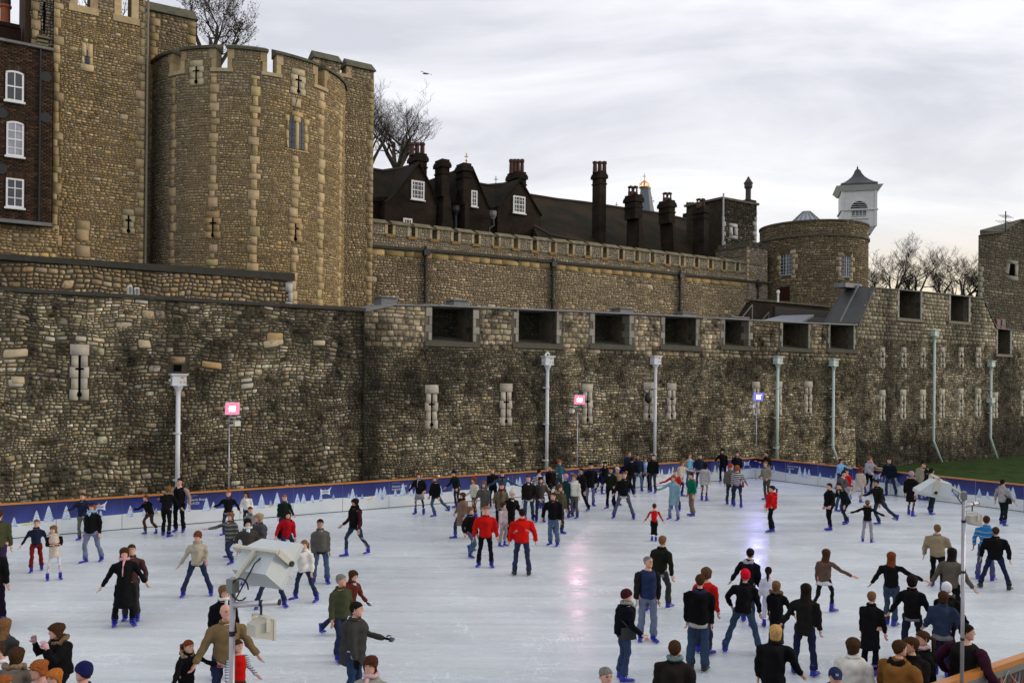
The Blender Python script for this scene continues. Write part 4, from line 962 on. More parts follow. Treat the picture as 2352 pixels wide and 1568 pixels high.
# corner turret at the right end of the battlemented wall
ct = thing('corner_turret', 'small battlemented stone turret with arched doorway joining wall and far round tower', 'turret', W(sx(1735, T6), T6, 12))
Tc = T6 - .05; a, b = sx(1714, Tc), sx(1762, Tc); z1 = on(1740, 567, Tc)[1]; z0 = on(1740, 690, Tc)[1]
dpt = 3.2
mb = MB(); mb.box(a, b, Tc, Tc + dpt, z0, z1, col=(.15, .12, .085)); mb.build('wall_core', M_mortar, ct, colors=True)
R = trim(cells(a, b, z0, z1, (.11, .16), (1, 1.8), .02), a + .25, b, lambda s: z0, lambda s: z1, [])
masonry(ct, R, lambda s, z, k: PWg(), flat(Tc), parts=0, proud=(.01, .03))
R = trim(cells(Tc, Tc + dpt, z1 - 3.4, z1, (.11, .16), (1, 1.8), .02), Tc, Tc + dpt, lambda s: z1 - 3.4, lambda s: z1, [])
masonry(ct, R, lambda s, z, k: PTg() * .8, side(a, -1), parts=0, proud=(.01, .03))  # side stones darker than the lit front: shade put into their colour
masonry(ct, [(a, a + (.3 if i % 2 else .22), z1 - .35 * (i + 1), z1 - .35 * i, 0) for i in range(8)], lambda s, z, k: PA(), flat(Tc), M_ash, **KQ)
for i in range(4):
    mb = MB(); mb.box(a + .05 + i * .9 * 0, a + .3, Tc + i * .85, Tc + i * .85 + .5, z1, z1 + .35); mb.build('merlon', M_cope, ct)
for i in range(3):
    q = a + (b - a) * (i + .1) / 3; mb = MB(); mb.box(q, q + (b - a) * .2, Tc, Tc + .25, z1, z1 + .35); mb.build('merlon', M_cope, ct)
mb = MB(); mb.box(a - .08, b, Tc - .08, Tc + dpt, z1 - .1, z1); mb.build('coping', M_cope, ct)
m = MB(); tc0, tc1 = Tc + 1.0, Tc + 2.1; zz = z1 - 2.9; P = [(tc0, zz), (tc1, zz), (tc1, zz + 1.2), (tc1 - .2, zz + 1.6), ((tc0 + tc1) / 2, zz + 1.85), (tc0 + .2, zz + 1.6), (tc0, zz + 1.2)]
m.add([W(a - .05, p, q) for p, q in P] + [W(a + .2, p, q) for p, q in P], [tuple(range(7))] + [(i, (i + 1) % 7, (i + 1) % 7 + 7, i + 7) for i in range(7)]); m.build('doorway', M_dark, ct)

# ============================================================ BRICK HOUSES behind the battlements
M_bk = bpy.data.materials.new('weathered_brick'); M_bk.use_nodes = True; t = NT(M_bk); p = t.n['Principled BSDF']; p.inputs['Roughness'].default_value = .9; p.inputs['Specular IOR Level'].default_value = .15
cd = t.new('ShaderNodeTexCoord'); vr = t.new('ShaderNodeMapping'); vr.inputs['Rotation'].default_value = (R_(90), 0, 0)
sp = t.new('ShaderNodeSeparateXYZ'); t.link(cd.outputs['Object'], sp.inputs[0]); ad = t.new('ShaderNodeMath', operation='MULTIPLY_ADD'); t.link(sp.outputs['Y'], ad.inputs[0]); ad.inputs[1].default_value = .6; t.link(sp.outputs['X'], ad.inputs[2])
cb = t.new('ShaderNodeCombineXYZ'); t.link(ad.outputs[0], cb.inputs[0]); t.link(sp.outputs['Z'], cb.inputs[1])
bt = t.new('ShaderNodeTexBrick'); t.link(cb.outputs[0], bt.inputs['Vector']); bt.inputs['Scale'].default_value = 1; bt.inputs['Brick Width'].default_value = .24; bt.inputs['Row Height'].default_value = .085; bt.inputs['Mortar Size'].default_value = .012
bt.inputs['Color1'].default_value = (.030, .017, .010, 1); bt.inputs['Color2'].default_value = (.014, .010, .007, 1); bt.inputs['Mortar'].default_value = (.022, .020, .015, 1)
n1 = t.new('ShaderNodeTexNoise'); n1.inputs['Scale'].default_value = .7; n1.inputs['Detail'].default_value = 6; t.link(cd.outputs['Object'], n1.inputs['Vector'])
mr = t.new('ShaderNodeMapRange'); t.link(n1.outputs['Fac'], mr.inputs['Value']); mr.inputs['From Min'].default_value = .3; mr.inputs['From Max'].default_value = .7; mr.inputs['To Min'].default_value = .45; mr.inputs['To Max'].default_value = 1.7
vm = t.new('ShaderNodeVectorMath', operation='SCALE'); t.link(bt.outputs['Color'], vm.inputs[0]); t.link(mr.outputs[0], vm.inputs['Scale']); t.link(vm.outputs[0], p.inputs['Base Color'])
bp = t.new('ShaderNodeBump'); bp.inputs['Strength'].default_value = .5; bp.inputs['Distance'].default_value = .02; t.link(bt.outputs['Fac'], bp.inputs['Height']); bp.invert = True; t.link(bp.outputs[0], p.inputs['Normal'])
def tile_mat(name, rgb):
    m = bpy.data.materials.new(name); m.use_nodes = True; t = NT(m); p = t.n['Principled BSDF']; p.inputs['Roughness'].default_value = .9; p.inputs['Specular IOR Level'].default_value = .15
    cd = t.new('ShaderNodeTexCoord'); sp = t.new('ShaderNodeSeparateXYZ'); t.link(cd.outputs['Object'], sp.inputs[0])
    cb = t.new('ShaderNodeCombineXYZ'); t.link(sp.outputs['X'], cb.inputs[0]); t.link(sp.outputs['Z'], cb.inputs[1])
    bt = t.new('ShaderNodeTexBrick'); t.link(cb.outputs[0], bt.inputs['Vector']); bt.inputs['Scale'].default_value = 1; bt.inputs['Brick Width'].default_value = .2; bt.inputs['Row Height'].default_value = .13; bt.inputs['Mortar Size'].default_value = .012
    bt.inputs['Color1'].default_value = (*rgb, 1); bt.inputs['Color2'].default_value = (rgb[0] * 1.5, rgb[1] * 1.15, rgb[2] * 1.0, 1); bt.inputs['Mortar'].default_value = (.006, .006, .005, 1)
    n1 = t.new('ShaderNodeTexNoise'); n1.inputs['Scale'].default_value = .5; n1.inputs['Detail'].default_value = 7; t.link(cd.outputs['Object'], n1.inputs['Vector'])
    cr = t.new('ShaderNodeValToRGB'); t.link(n1.outputs['Fac'], cr.inputs[0]); e = cr.color_ramp.elements; e[0].position = .38; e[0].color = (.35, .5, .3, 1); e[1].position = .64; e[1].color = (1.5, 1.15, .8, 1)
    vm = t.new('ShaderNodeVectorMath', operation='MULTIPLY'); t.link(bt.outputs['Color'], vm.inputs[0]); t.link(cr.outputs[0], vm.inputs[1]); t.link(vm.outputs[0], p.inputs['Base Color'])
    bp = t.new('ShaderNodeBump'); bp.inputs['Strength'].default_value = .6; bp.inputs['Distance'].default_value = .03; t.link(bt.outputs['Fac'], bp.inputs['Height']); bp.invert = True; t.link(bp.outputs[0], p.inputs['Normal'])
    return m
M_tile = tile_mat('mossy_roof_tiles', (.015, .014, .008)); M_tile2 = tile_mat('brown_roof_tiles', (.019, .017, .0095))
T7 = 52.0
def PXY(lst, t): return [on(x, y, t) for x, y in lst]
def house(name, label, gable, base_y, t, win, roofpeak=None, depth=7):
    g = PXY(gable, t); h = thing(name, label, 'house', W(g[0][0], t, 8)); h_s = [q[0] for q in g]
    mb = MB(); poly = [(h_s[0], on(gable[0][0], base_y, t)[1])] + g + [(h_s[-1], on(gable[-1][0], base_y, t)[1])]
    mb.prism(poly, t, t + depth); mb.build('wall', M_bk, h)
    pk = max(range(len(g)), key=lambda i: g[i][1])
    mb = MB()
    for i in range(len(g) - 1):
        a, b = g[i], g[i + 1]
        if i < pk or i >= pk:
            mb.hexa([W(a[0], t - .12, a[1]), W(b[0], t - .12, b[1]), W(b[0], t + depth, b[1]), W(a[0], t + depth, a[1]), W(a[0], t - .12, a[1] + .16), W(b[0], t - .12, b[1] + .16), W(b[0], t + depth, b[1] + .16), W(a[0], t + depth, a[1] + .16)])
    mb.build('roof', M_tile, h)
    for (x0, x1, y0, y1, nc, nr) in win:
        hh = win_hole(x0, x1, y0, y1, t); mb = MB(); mb.box(hh[0], hh[1], t - .012, t + .01, hh[2], hh[3]); mb.build('window_recess', M_dark, h); sash(h, hh, t - .02, nc, nr, fr=.10, depth=.06)
    return h
h1 = house('gabled_house', 'leftmost dark brick gabled house behind the battlements, with white casement window', [(884, 470), (908, 450), (962, 377), (990, 432), (1002, 470)], 600, T7, [(943.5, 974, 418, 457, 4, 4), (925, 946, 503, 545, 3, 3)])
h2 = house('gabled_house', 'narrow dark brick gabled house whose gable is half hidden by its chimney', [(1040, 470), (1066, 388), (1084, 388), (1121, 475), (1128, 480)], 600, T7 + .2, [(1081, 1095.5, 439, 474, 2, 4)], depth=6)
h3 = house('gabled_house', 'third dark brick gabled house from the left, right of the bare ridge cross', [(1143, 478), (1150, 470), (1193, 416), (1202, 428), (1238, 490), (1243, 497)], 600, T7, [(1177.5, 1205.5, 453, 488, 4, 4)])
for h_ in (h1, h2, h3): h_['group'] = 'gabled brick houses behind the battlements'
# linking ranges: walls and roofs between and beside the gables
def roof_range(name, label, ridge, eave, tr, te, matl, wall=None, cat='roof'):
    r = [on(x, y, tr) for x, y in ridge]; e_ = [on(x, y, te) for x, y in eave]; th = thing(name, label, cat, W(e_[0][0], te, 10))
    mb = MB(); n = len(r)
    for i in range(n - 1):
        a, b, c, d = W(e_[i][0], te, e_[i][1]), W(e_[i + 1][0], te, e_[i + 1][1]), W(r[i + 1][0], tr, r[i + 1][1]), W(r[i][0], tr, r[i][1]); dn = (0, 0, -.3)
        P = [tuple(np.add(q, dn)) for q in (a, b, c, d)] + [a, b, c, d]; mb.hexa(P)
    mb.build('roof', matl, th)
    if wall:
        mb = MB(); mb.box(e_[0][0], e_[-1][0], te + .15, te + 5, wall, 1, za=(e_[0][1] - .1, e_[-1][1] - .1)); mb.build('wall', M_bk, th)
    mb = MB(); mb.tube([Vector(W(q[0], tr, q[1] + .03)) for q in r], .13, 6); mb.build('ridge_tiles', mat('ridge', (.025, .013, .009), .9, noise=.3), th)
    return th
roof_range('house_range', 'low dark tiled range between the great tower flank and the first brick gable', [(830, 386), (878, 394), (920, 388), (963, 378)], [(845, 452), (880, 452), (900, 452), (915, 452)], T7 + 4, T7 + .6, M_tile, wall=9, cat='house')
roof_range('house_range', 'dark tiled roof joining the first two brick gables, behind a wide chimney', [(975, 428), (1001, 439), (1050, 436), (1075, 430)], [(985, 487), (1010, 487), (1040, 487), (1060, 487)], T7 + 4, T7 + .4, M_tile, wall=9, cat='house')
roof_range('house_range', 'sagging tiled roof valley joining the second and third brick gables', [(1090, 422), (1120, 427), (1155, 424), (1192, 414)], [(1122, 475), (1135, 476), (1150, 476), (1162, 470)], T7 + 3.6, T7 + .3, M_tile, wall=9, cat='house')
roof_range('long_roof', 'long mossy brown tiled roof running right behind the battlements to the square turret', [(1205, 447), (1280, 459), (1342, 466), (1430, 479), (1513, 491), (1600, 510), (1655, 524)], [(1232, 560), (1300, 568), (1380, 578), (1450, 590), (1530, 600), (1600, 608), (1680, 616)], T7 + 6, T7 - 2.5, M_tile2, cat='roof')
roof_range('lean_to_roof', 'dark lean-to tile roof with a skylight just above the battlements', [(1225, 520), (1262, 540), (1350, 558), (1372, 562)], [(1245, 570), (1290, 575), (1360, 582), (1400, 586)], T7 - 2.2, T7 - 4.4, M_tile, cat='roof')
def chimney(label, x0, x1, y0, y1, t, depth=.9, pots=(), poty=None, flare=None, band=True, cap=True, pot_r=.16, open_pots=False):
    s0_, s1_ = sx(x0, t + depth, y0), sx(x1, t, y0); zt_ = on((x0 + x1) / 2, y0, t)[1]; zb_ = on((x0 + x1) / 2, y1, t)[1]
    c = thing('chimney_stack', label, 'chimney', W((s0_ + s1_) / 2, t, zb_), 'brick chimney stacks behind the battlements')
    mb = MB(); mb.box(s0_, s1_, t, t + depth, zb_, zt_)
    if cap: mb.box(s0_ - .1, s1_ + .1, t - .1, t + depth + .1, zt_ - .55, zt_ - .3); mb.box(s0_ - .06, s1_ + .06, t - .06, t + depth + .06, zt_ - .3, zt_ - .18)
    if band: mb.box(s0_ - .05, s1_ + .05, t - .05, t + depth + .05, zt_ - 1.0, zt_ - .9)
    mb.build('stack', M_bk, c)
    if flare:
        (fx0, fx1, fy0), (gx0, gx1, gy) = flare; P = [on(fx0, fy0, t - .1), on(fx1, fy0, t - .1), on(gx1, gy, t - .1), on(gx0, gy, t - .1)]; P[0] = (min(on(fx0, fy0, t + depth + .1)[0], P[1][0] - .2), P[0][1]); P[3] = (min(on(gx0, gy, t + depth + .1)[0], P[2][0] - .3), P[3][1])
        z_ = [P[3], P[2], P[1], P[0]]; mb = MB(); mb.prism(z_, t - .1, t + depth + .1); mb.build('chimney_breast', M_bk, c)
    if pots:
        for px in pots:
            sp_ = sx(px, t + depth * .5, y0); hh = on(px, poty, t + depth * .5)[1] - zt_ + .1; x, y, _ = W(sp_, t + depth * .5, 0)
            mb = MB()
            if open_pots:
                mb.lathe((x, y, zt_ - .12), [(pot_r * 1.1, 0), (pot_r, .1), (pot_r, hh * .45)], 8); mb.lathe((x, y, zt_ - .12 + hh * .8), [(pot_r * 1.15, 0), (pot_r * 1.1, hh * .12), (.03, hh * .22)], 8)
                for k_ in range(4): a_ = k_ * math.pi / 2 + .4; mb.tube([(x + math.cos(a_) * pot_r * .85, y + math.sin(a_) * pot_r * .85, zt_ - .12 + hh * .4), (x + math.cos(a_) * pot_r * .85, y + math.sin(a_) * pot_r * .85, zt_ - .1 + hh * .82)], .035, 4)
            else: mb.lathe((x, y, zt_ - .12), [(pot_r * 1.15, 0), (pot_r, .12), (pot_r * .88, hh * .75), (pot_r * 1.15, hh * .82), (pot_r * 1.15, hh * .95), (pot_r * .8, hh)], 8)
            mb.build('chimney_pot', mat('dark_terracotta'), c)
    return c
chimney('dark brick chimney with three red pots, behind the first gable peak', 939, 981, 350, 430, T7 + 1.2, 1.2, (946, 958, 970), 327, pot_r=.17)
chimney('plain square brick chimney without pots, second from the left', 999, 1033, 364, 450, T7 - .2, 1.0, flare=((1000, 1034, 448), (990, 1050, 600)))
chimney('square brick chimney without pots standing against the narrow gable', 1048, 1083, 373, 470, T7 - .6, 1.0, flare=((1048, 1078, 462), (1046, 1078, 600)))
chimney('wide brick chimney with four dark pots behind the third gable peak', 1165, 1209, 392, 470, T7 + 1.2, 1.3, (1174, 1182, 1190, 1199), 365, pot_r=.15)
chimney('tall slender brick chimney with three pots rising from the long roof', 1361, 1393, 391, 585, T7 - 1.2, .9, (1366.5, 1377.5, 1388), 370, pot_r=.17)
chimney('brick chimney with flared base and two open pots, left of the gold crown spire', 1435, 1476, 444, 500, T7 - 2.6, 1.2, (1448.5, 1459), 426, flare=((1441, 1473, 497), (1438, 1487, 600)), open_pots=True, pot_r=.2)
chimney('middle one of the three flared chimneys, two open pots', 1513, 1551, 457, 510, T7 - 2.6, 1.2, (1528, 1537), 441, flare=((1519, 1549, 507), (1521, 1563, 610)), open_pots=True, pot_r=.2)
chimney('chimney nearest the square turret, straight sided with two open pots', 1592, 1629, 471, 612, T7 - 2.6, 1.2, (1605, 1614), 455, open_pots=True, pot_r=.2)
chimney('small low chimney with thin pale pots peeping over the long roof ridge', 1568, 1598, 487, 505, T7 + 7.5, 1.0, (1579, 1585, 1591), 464, band=False, cap=False, pot_r=.12)
# rain heads and pipes on the houses
for i, (x, y0, y1, lab) in enumerate(((1047, 477, 555, 'black drainpipe running down the brick front between the first two gables'), (1131.5, 488, 545, 'short bent drainpipe with pale rain head below the roof valley'))):
    d = thing('house_drainpipe', lab, 'drainpipe', W(on(x, y1, T7 - .3)[0], T7 - .3, on(x, y1, T7 - .3)[1])); a = on(x, y0, T7 - .3); b = on(x, y1, T7 - .3)
    if i == 0: mb = MB(); mb.tube([W(b[0], T7 - .3, b[1]), W(a[0], T7 - .3, a[1] - .3)], .09, 6); mb.build('pipe', M_black, d)
    else: mb = MB(); mb.tube([W(b[0] - .3, T7 - .3, b[1]), W(b[0] - .3, T7 - .3, b[1] + .6), W(a[0] + .1, T7 - .3, a[1] - .9), W(a[0], T7 - .3, a[1] - .3)], .09, 6); mb.build('pipe', M_black, d)
    mb = MB(); mb.lathe(W(a[0], T7 - .32, a[1] - .5), [(.12, 0), (.26, .3), (.26, .6)], 8); mb.build('rain_head', M_lead if i else M_black, d)
# chapel cross finials and crowned spires far behind
M_gold = mat('gilding', (.75, .42, .06), .35, metal=.6)
M_far = mat('pale_far_stone', (.42, .42, .42), .8)
def cross(name, label, x, y0, y1, Y, m):
    a = atY(x, y1, Y); b = atY(x, y0, Y); h = b[2] - a[2]; d = thing(name, label, 'finial', a); mb = MB()
    mb.tube([a, b], h * .035, 5); mb.lathe(a, [(h * .12, 0), (h * .05, h * .15), (h * .1, h * .3), (h * .05, h * .38)], 8); z = a[2] + h * .66
    mb.tube([(a[0] - h * .17, a[1], z), (a[0] + h * .17, a[1], z)], h * .05, 5); mb.lathe((a[0], a[1], a[2] + h * .8), [(h * .03, 0), (h * .07, h * .06), (.01, h * .15)], 6); mb.build('cross', m, d)
cross('stone_cross', 'small stone cross finial against the sky left of the third gable', 1139, 404, 428, 80, M_far)
cross('stone_cross', 'small stone cross just over the long roof ridge, right of the tall chimney', 1416, 464, 482, 80, M_far)
cross('stone_cross', 'small stone cross peeping behind the grey spire right of the gold crown', 1497, 452, 482, 86, M_far)
cross('gold_finial', 'thin gilded finial peeping over the second chimney stack', 1071, 351, 376, 80, M_gold)
sp_ = thing('crowned_spire', 'grey lead spire topped with a gold crown and cross behind the chimneys', 'spire', atY(1482, 500, 84))
b = atY(1482, 496, 84); u = 84 / F; mb = MB(); mb.lathe(b, [(23 * u, 0), (17 * u, 30 * u), (12 * u, 58 * u), (12.5 * u, 64 * u)], 8, rot=.4); mb.build('lead_spire', mat('blue_grey_lead', (.12, .14, .17), .6), sp_)
c = atY(1480, 432, 84); mb = MB(); mb.lathe(c, [(12.5 * u, 0), (13 * u, 2 * u), (10 * u, 3 * u)], 10)
for k_ in range(8):
    a_ = k_ * math.pi / 4; x, y = math.cos(a_) * 10 * u, math.sin(a_) * 10 * u; mb.tube([(c[0] + x, c[1] + y, c[2]), (c[0] + x * 1.1, c[1] + y * 1.1, c[2] + 9 * u), (c[0] + x * .3, c[1] + y * .3, c[2] + 15 * u), (c[0], c[1], c[2] + 18 * u)], .9 * u, 4)
mb.tube([(c[0], c[1], c[2] + 4 * u), (c[0], c[1], c[2] + 34 * u)], .8 * u, 5); mb.tube([(c[0] - 3.5 * u, c[1], c[2] + 27 * u), (c[0] + 3.5 * u, c[1], c[2] + 27 * u)], .9 * u, 4); mb.build('gold_crown', M_gold, sp_)

# ============================================================ SQUARE TURRET, FAR ROUND TOWER, LANTERN, RIGHT TOWER
Ts = 50.0
sq = thing('square_turret', 'square turret of dark rubble and white corner stones with a slit window and capped flue', 'turret', W(sx(1700, Ts), Ts, 14))
dpt = 4; a, b = sx(1656, Ts), sx(1736, Ts); zt_ = on(1700, 465, Ts)[1]; z0 = on(1700, 600, Ts)[1]
PK = pal([(.10, .085, .06), (.06, .05, .035), (.16, .14, .10), (.30, .28, .23)], [4, 4, 2, 1])
mb = MB(); mb.box(a, b, Ts, Ts + dpt, z0, zt_, col=(.04, .032, .022)); mb.build('wall_core', M_mortar, sq, colors=True)
wh_ = win_hole(1675, 1694, 515, 548, Ts)
q = [(a, a + (.45 if i % 2 else .3), zt_ - 1.4 - .4 * (i + 1), zt_ - 1.4 - .4 * i, 0) for i in range(7)] + [(b - (.5 if i % 2 else .32), b, zt_ - 1.0 - .4 * (i + 1), zt_ - 1.0 - .4 * i, 0) for i in range(6)]
masonry(sq, q, lambda s, z, k: np.array((.36, .36, .33)) * rng.uniform(.6, 1.1), flat(Ts), M_ash, **KQ)
hl = [r[:4] for r in q] + [wh_]
masonry(sq, trim(cells(a, b, z0, zt_, (.14, .2), (1, 2), .02), a, b, lambda s: z0, lambda s: zt_, hl), lambda s, z, k: PK() * (1 if z < zt_ - 1.8 else .5), flat(Ts), parts=40, proud=(.02, .06), cut=.4)
m0, m1 = (wh_[0] + wh_[1]) / 2 - .12, (wh_[0] + wh_[1]) / 2 + .12
masonry(sq, [(wh_[0], m0, wh_[2] + .3, wh_[3] - .3, 0), (m1, wh_[1], wh_[2] + .3, wh_[3] - .3, 0), (wh_[0], wh_[1], wh_[2], wh_[2] + .3, 0), (wh_[0], wh_[1], wh_[3] - .3, wh_[3], 0)], lambda s, z, k: np.array((.42, .42, .40)) * rng.uniform(.9, 1.1), flat(Ts), M_ash, **KQ)
mb = MB(); mb.box(a - .15, b + .15, Ts - .15, Ts + dpt + .2, zt_, zt_ + .18); mb.build('roof', M_cope, sq)
mb = MB(); x, y, _ = W(sx(1716, Ts + 2), Ts + 2, 0); mb.wbox((x, y, zt_ + .18), (1.1, .9, .7), rot=math.atan2(DY, DX)); mb.build('flue_base', M_bk, sq)
mb = MB(); mb.lathe((x, y, zt_ + .88), [(.3, 0), (.24, .2), (.24, 1.0), (.36, 1.15), (.36, 1.45), (.42, 1.5), (.15, 1.9), (.05, 2.1)], 10); mb.build('flue_cowl', mat('sooty_cowl', (.05, .045, .04), .8), sq)  # dark colour stands in for the cowl's silhouette against the sky
vp = thing('vent_pipe', 'thin upright pipe on the left edge of the square turret', 'pipe', W(a, Ts - .2, z0)); mb = MB(); mb.tube([W(a - .05, Ts - .2, z0 + 1), W(a - .05, Ts - .2, on(1653, 444, Ts)[1])], .07, 6); mb.build('pipe', M_far, vp)

C2 = Cyl(75 * math.sin(R_(18.9)), 75 * math.cos(R_(18.9)), 4.15)
rt = thing('far_round_tower', 'smaller round rubble tower with barred windows and plain parapet, under the white lantern', 'tower', (C2.x, C2.y, 0))
mf = C2.map(); zt2 = C2.hit(1870, 507)[1]; zs2 = C2.hit(1870, 538)[1]; SA, SB = -C2.r * 1.8, C2.r * 1.8
P2 = pal([(.26, .195, .11), (.21, .16, .095), (.31, .24, .14), (.17, .135, .085), (.25, .22, .16)])
mb = MB(); mortar_grid(mb, SA, SB, lambda s: 4, lambda s: zt2, mf, lambda s, z: np.array((.09, .07, .04)), .5); mb.build('wall_face', M_mortar, rt, colors=True)
mb = MB(); mb.lathe((C2.x, C2.y, 0), [(C2.r - .03, 2), (C2.r - .03, zt2 - 1), (.05, zt2 - .9)], 40, col=(.08, .07, .05)); mb.build('tower_core', M_mortar, rt, colors=True)
wins = []
for (x0, x1, y0, y1) in ((1794, 1820, 584, 634), (1932, 1953, 591, 637)):
    A = C2.hit(x0, y1); B = C2.hit(x1, y0); wins.append((A[0], B[0], A[1], B[1]))
hl = []
for (a, b, z0, z1) in wins:
    z = z0 - .25; i = 0; q = [(a - .3, b + .3, z0 - .25, z0, 0), (a - .3, b + .3, z1, z1 + .35, 0)]; z = z0
    while z < z1 - .1: h_ = min(.42, z1 - z); w_ = .45 if i % 2 else .25; q += [(a - w_, a, z, z + h_, 0), (b, b + w_, z, z + h_, 0)]; z += h_; i += 1
    masonry(rt, q, lambda s, z, k: np.array((.36, .30, .19)) * rng.uniform(.85, 1.1), mf, M_ash, **KQ); hl += [r[:4] for r in q] + [(a, b, z0, z1)]
    mb = MB(); arc(mb, a, b, z0, z1, .01, .02, n=2); wo = mb.build('window', M_glass, rt)
    mb = MB(); [arc(mb, a + (b - a) * k_ / 4 - (.05 if k_ == 2 else .02), a + (b - a) * k_ / 4 + (.05 if k_ == 2 else .02), z0, z1, .02, .06, n=1) for k_ in range(1, 4)]
    [arc(mb, a, b, z0 + (z1 - z0) * k_ / 6 - .02, z0 + (z1 - z0) * k_ / 6 + .02, .02, .055, n=1) for k_ in range(1, 6)]; arc(mb, a, b, z0, z0 + .1, .02, .07, n=1); mb.build('glazing_bar', mat('grey_frame', (.30, .32, .34), .5), wo)
dk = C2.hit(1804, 690); dk2 = C2.hit(1812, 670)
mb = MB(); arc(mb, dk[0] - .5, dk[0] + .35, dk[1], dk2[1] + .4, .01, .05, n=1, col=(.03, .008, .006)); mb.build('door', M_ash, rt, colors=True); hl.append((dk[0] - .5, dk[0] + .35, dk[1] - .1, dk2[1] + .4))
R = trim(cells(SA, SB, 10, zt2, (.12, .18), (1.2, 2.4), .02), SA, SB, lambda s: 9, lambda s: zt2 - .02, hl)
masonry(rt, R, stained(P2, sf_none(91, .08, .45), .7), mf, parts=150, proud=(.015, .04))
mb = MB(); arc(mb, SA, SB, zs2 - .12, zs2 + .06, 0, .14, n=30); mb.build('string_course', M_cope, rt)
mb = MB(); arc(mb, SA, SB, zt2 - .02, zt2 + .1, -.5, .1, n=30); mb.build('coping', M_cope, rt)
dm = thing('glass_roof', 'low conical ribbed glass roof peeping over the far round tower parapet', 'roof', atY(1852, 508, 76)); b = atY(1852, 512, 76); u = 76 / F
mb = MB(); mb.lathe(b, [(34 * u, 0), (8 * u, 25.5 * u)], 16); mb.build('glazing', mat('sky_glass', (.30, .33, .38), .3), dm)
mb = MB()
for k_ in range(16): a_ = k_ * math.pi / 8; mb.tube([(b[0] + math.cos(a_) * 34.5 * u, b[1] + math.sin(a_) * 34.5 * u, b[2] + .02), (b[0] + math.cos(a_) * 8 * u, b[1] + math.sin(a_) * 8 * u, b[2] + 25.8 * u)], .05, 4)
mb.build('glazing_rib', M_lead, dm)
# white lantern
Yl = 82.0; u = Yl / F; rot = -R_(15)
lb = atY(1968, 527, Yl); ln = thing('white_lantern', 'white wooden bell lantern with flared dark roof standing above the far round tower', 'lantern', lb)
hw = 37 * u; M_lw = mat('lantern_white', (.60, .60, .58), .5, noise=.1, nscale=4)
def LZ(y): return (527 - y) * u
mb = MB(); mb.wbox(lb, (hw * 2, hw * 2, LZ(446)), rot); mb.wbox((lb[0], lb[1], lb[2] + LZ(490)), (hw * 2 + .25, hw * 2 + .25, .1), rot); mb.wbox((lb[0], lb[1], lb[2] + LZ(446)), (hw * 2 + .3, hw * 2 + .3, LZ(435) - LZ(446)), rot, taper=1.22)
mb.wbox((lb[0], lb[1], lb[2] - .6), (hw * 1.5, hw * 1.5, .6), rot, taper=1.3); mb.build('body', M_lw, ln)
def lp(i, z, o=0):   # point on the front face
    fx = math.cos(rot); fy = math.sin(rot); return (lb[0] + fx * i + fy * (hw + o), lb[1] + fy * i - fx * (hw + o), lb[2] + z)
mb = MB()
for i in (-1, 1): mb.hexa([lp(i * hw * .95 - .12, 0), lp(i * hw * .95 + .12, 0), lp(i * hw * .95 + .12, 0, .07), lp(i * hw * .95 - .12, 0, .07), lp(i * hw * .95 - .12, LZ(446)), lp(i * hw * .95 + .12, LZ(446)), lp(i * hw * .95 + .12, LZ(446), .07), lp(i * hw * .95 - .12, LZ(446), .07)])
n = 10
for k_ in range(n): a0_, a1_ = math.pi * k_ / n, math.pi * (k_ + 1) / n; r0, r1 = hw * .62, hw * .5; zc_ = LZ(488); mb.hexa([lp(math.cos(a0_) * r1, zc_ + math.sin(a0_) * r1, .0), lp(math.cos(a1_) * r1, zc_ + math.sin(a1_) * r1, .0), lp(math.cos(a1_) * r1, zc_ + math.sin(a1_) * r1, .1), lp(math.cos(a0_) * r1, zc_ + math.sin(a0_) * r1, .1), lp(math.cos(a0_) * r0, zc_ + math.sin(a0_) * r0, .0), lp(math.cos(a1_) * r0, zc_ + math.sin(a1_) * r0, .0), lp(math.cos(a1_) * r0, zc_ + math.sin(a1_) * r0, .1), lp(math.cos(a0_) * r0, zc_ + math.sin(a0_) * r0, .1)])
mb.build('arch_moulding', M_lw, ln)
r1 = hw * .48; mb = MB(); mb.add([lp(math.cos(math.pi * k_ / n) * r1, LZ(488) + math.sin(math.pi * k_ / n) * r1, .02) for k_ in range(n + 1)], [tuple(range(n + 1))]); mb.build('louvre_opening', M_dark, ln)
for k_ in range(4): z = LZ(487) + k_ * r1 * .24; w_ = math.sqrt(max(r1 ** 2 - (z - LZ(488) + .06) ** 2, .01)); mb = MB(); mb.hexa([lp(-w_, z, .02), lp(w_, z, .02), lp(w_, z, .12), lp(-w_, z, .12), lp(-w_, z + .06, .02), lp(w_, z + .06, .02), lp(w_, z + .02, .12), lp(-w_, z + .02, .12)]); mb.build('louvre', M_lw, ln)
mb = MB(); w_ = hw * .42; mb.hexa([lp(-w_, LZ(503), .005), lp(w_, LZ(503), .005), lp(w_, LZ(503), .03), lp(-w_, LZ(503), .03), lp(-w_, LZ(490), .005), lp(w_, LZ(490), .005), lp(w_, LZ(490), .03), lp(-w_, LZ(490), .03)]); wo = mb.build('window', M_glass, ln)
mb = MB()
for k_ in range(5): x = -w_ + 2 * w_ * k_ / 4; mb.tube([lp(x, LZ(503), .04), lp(x, LZ(490), .04)], .025, 4)
mb.tube([lp(-w_, LZ(503), .04), lp(w_, LZ(503), .04)], .05, 4); mb.tube([lp(-w_ * 1.3, LZ(509), .06), lp(w_ * 1.3, LZ(509), .06)], .05, 4); mb.tube([lp(-w_, LZ(498), .04), lp(w_, LZ(498), .04)], .02, 4); mb.build('glazing_bar', M_lw, wo)
prof = [(39, 435), (39, 428), (31, 424), (22, 417), (14, 409), (8.5, 400), (5.5, 392), (4, 391), (1.6, 388), (1.4, 385)]
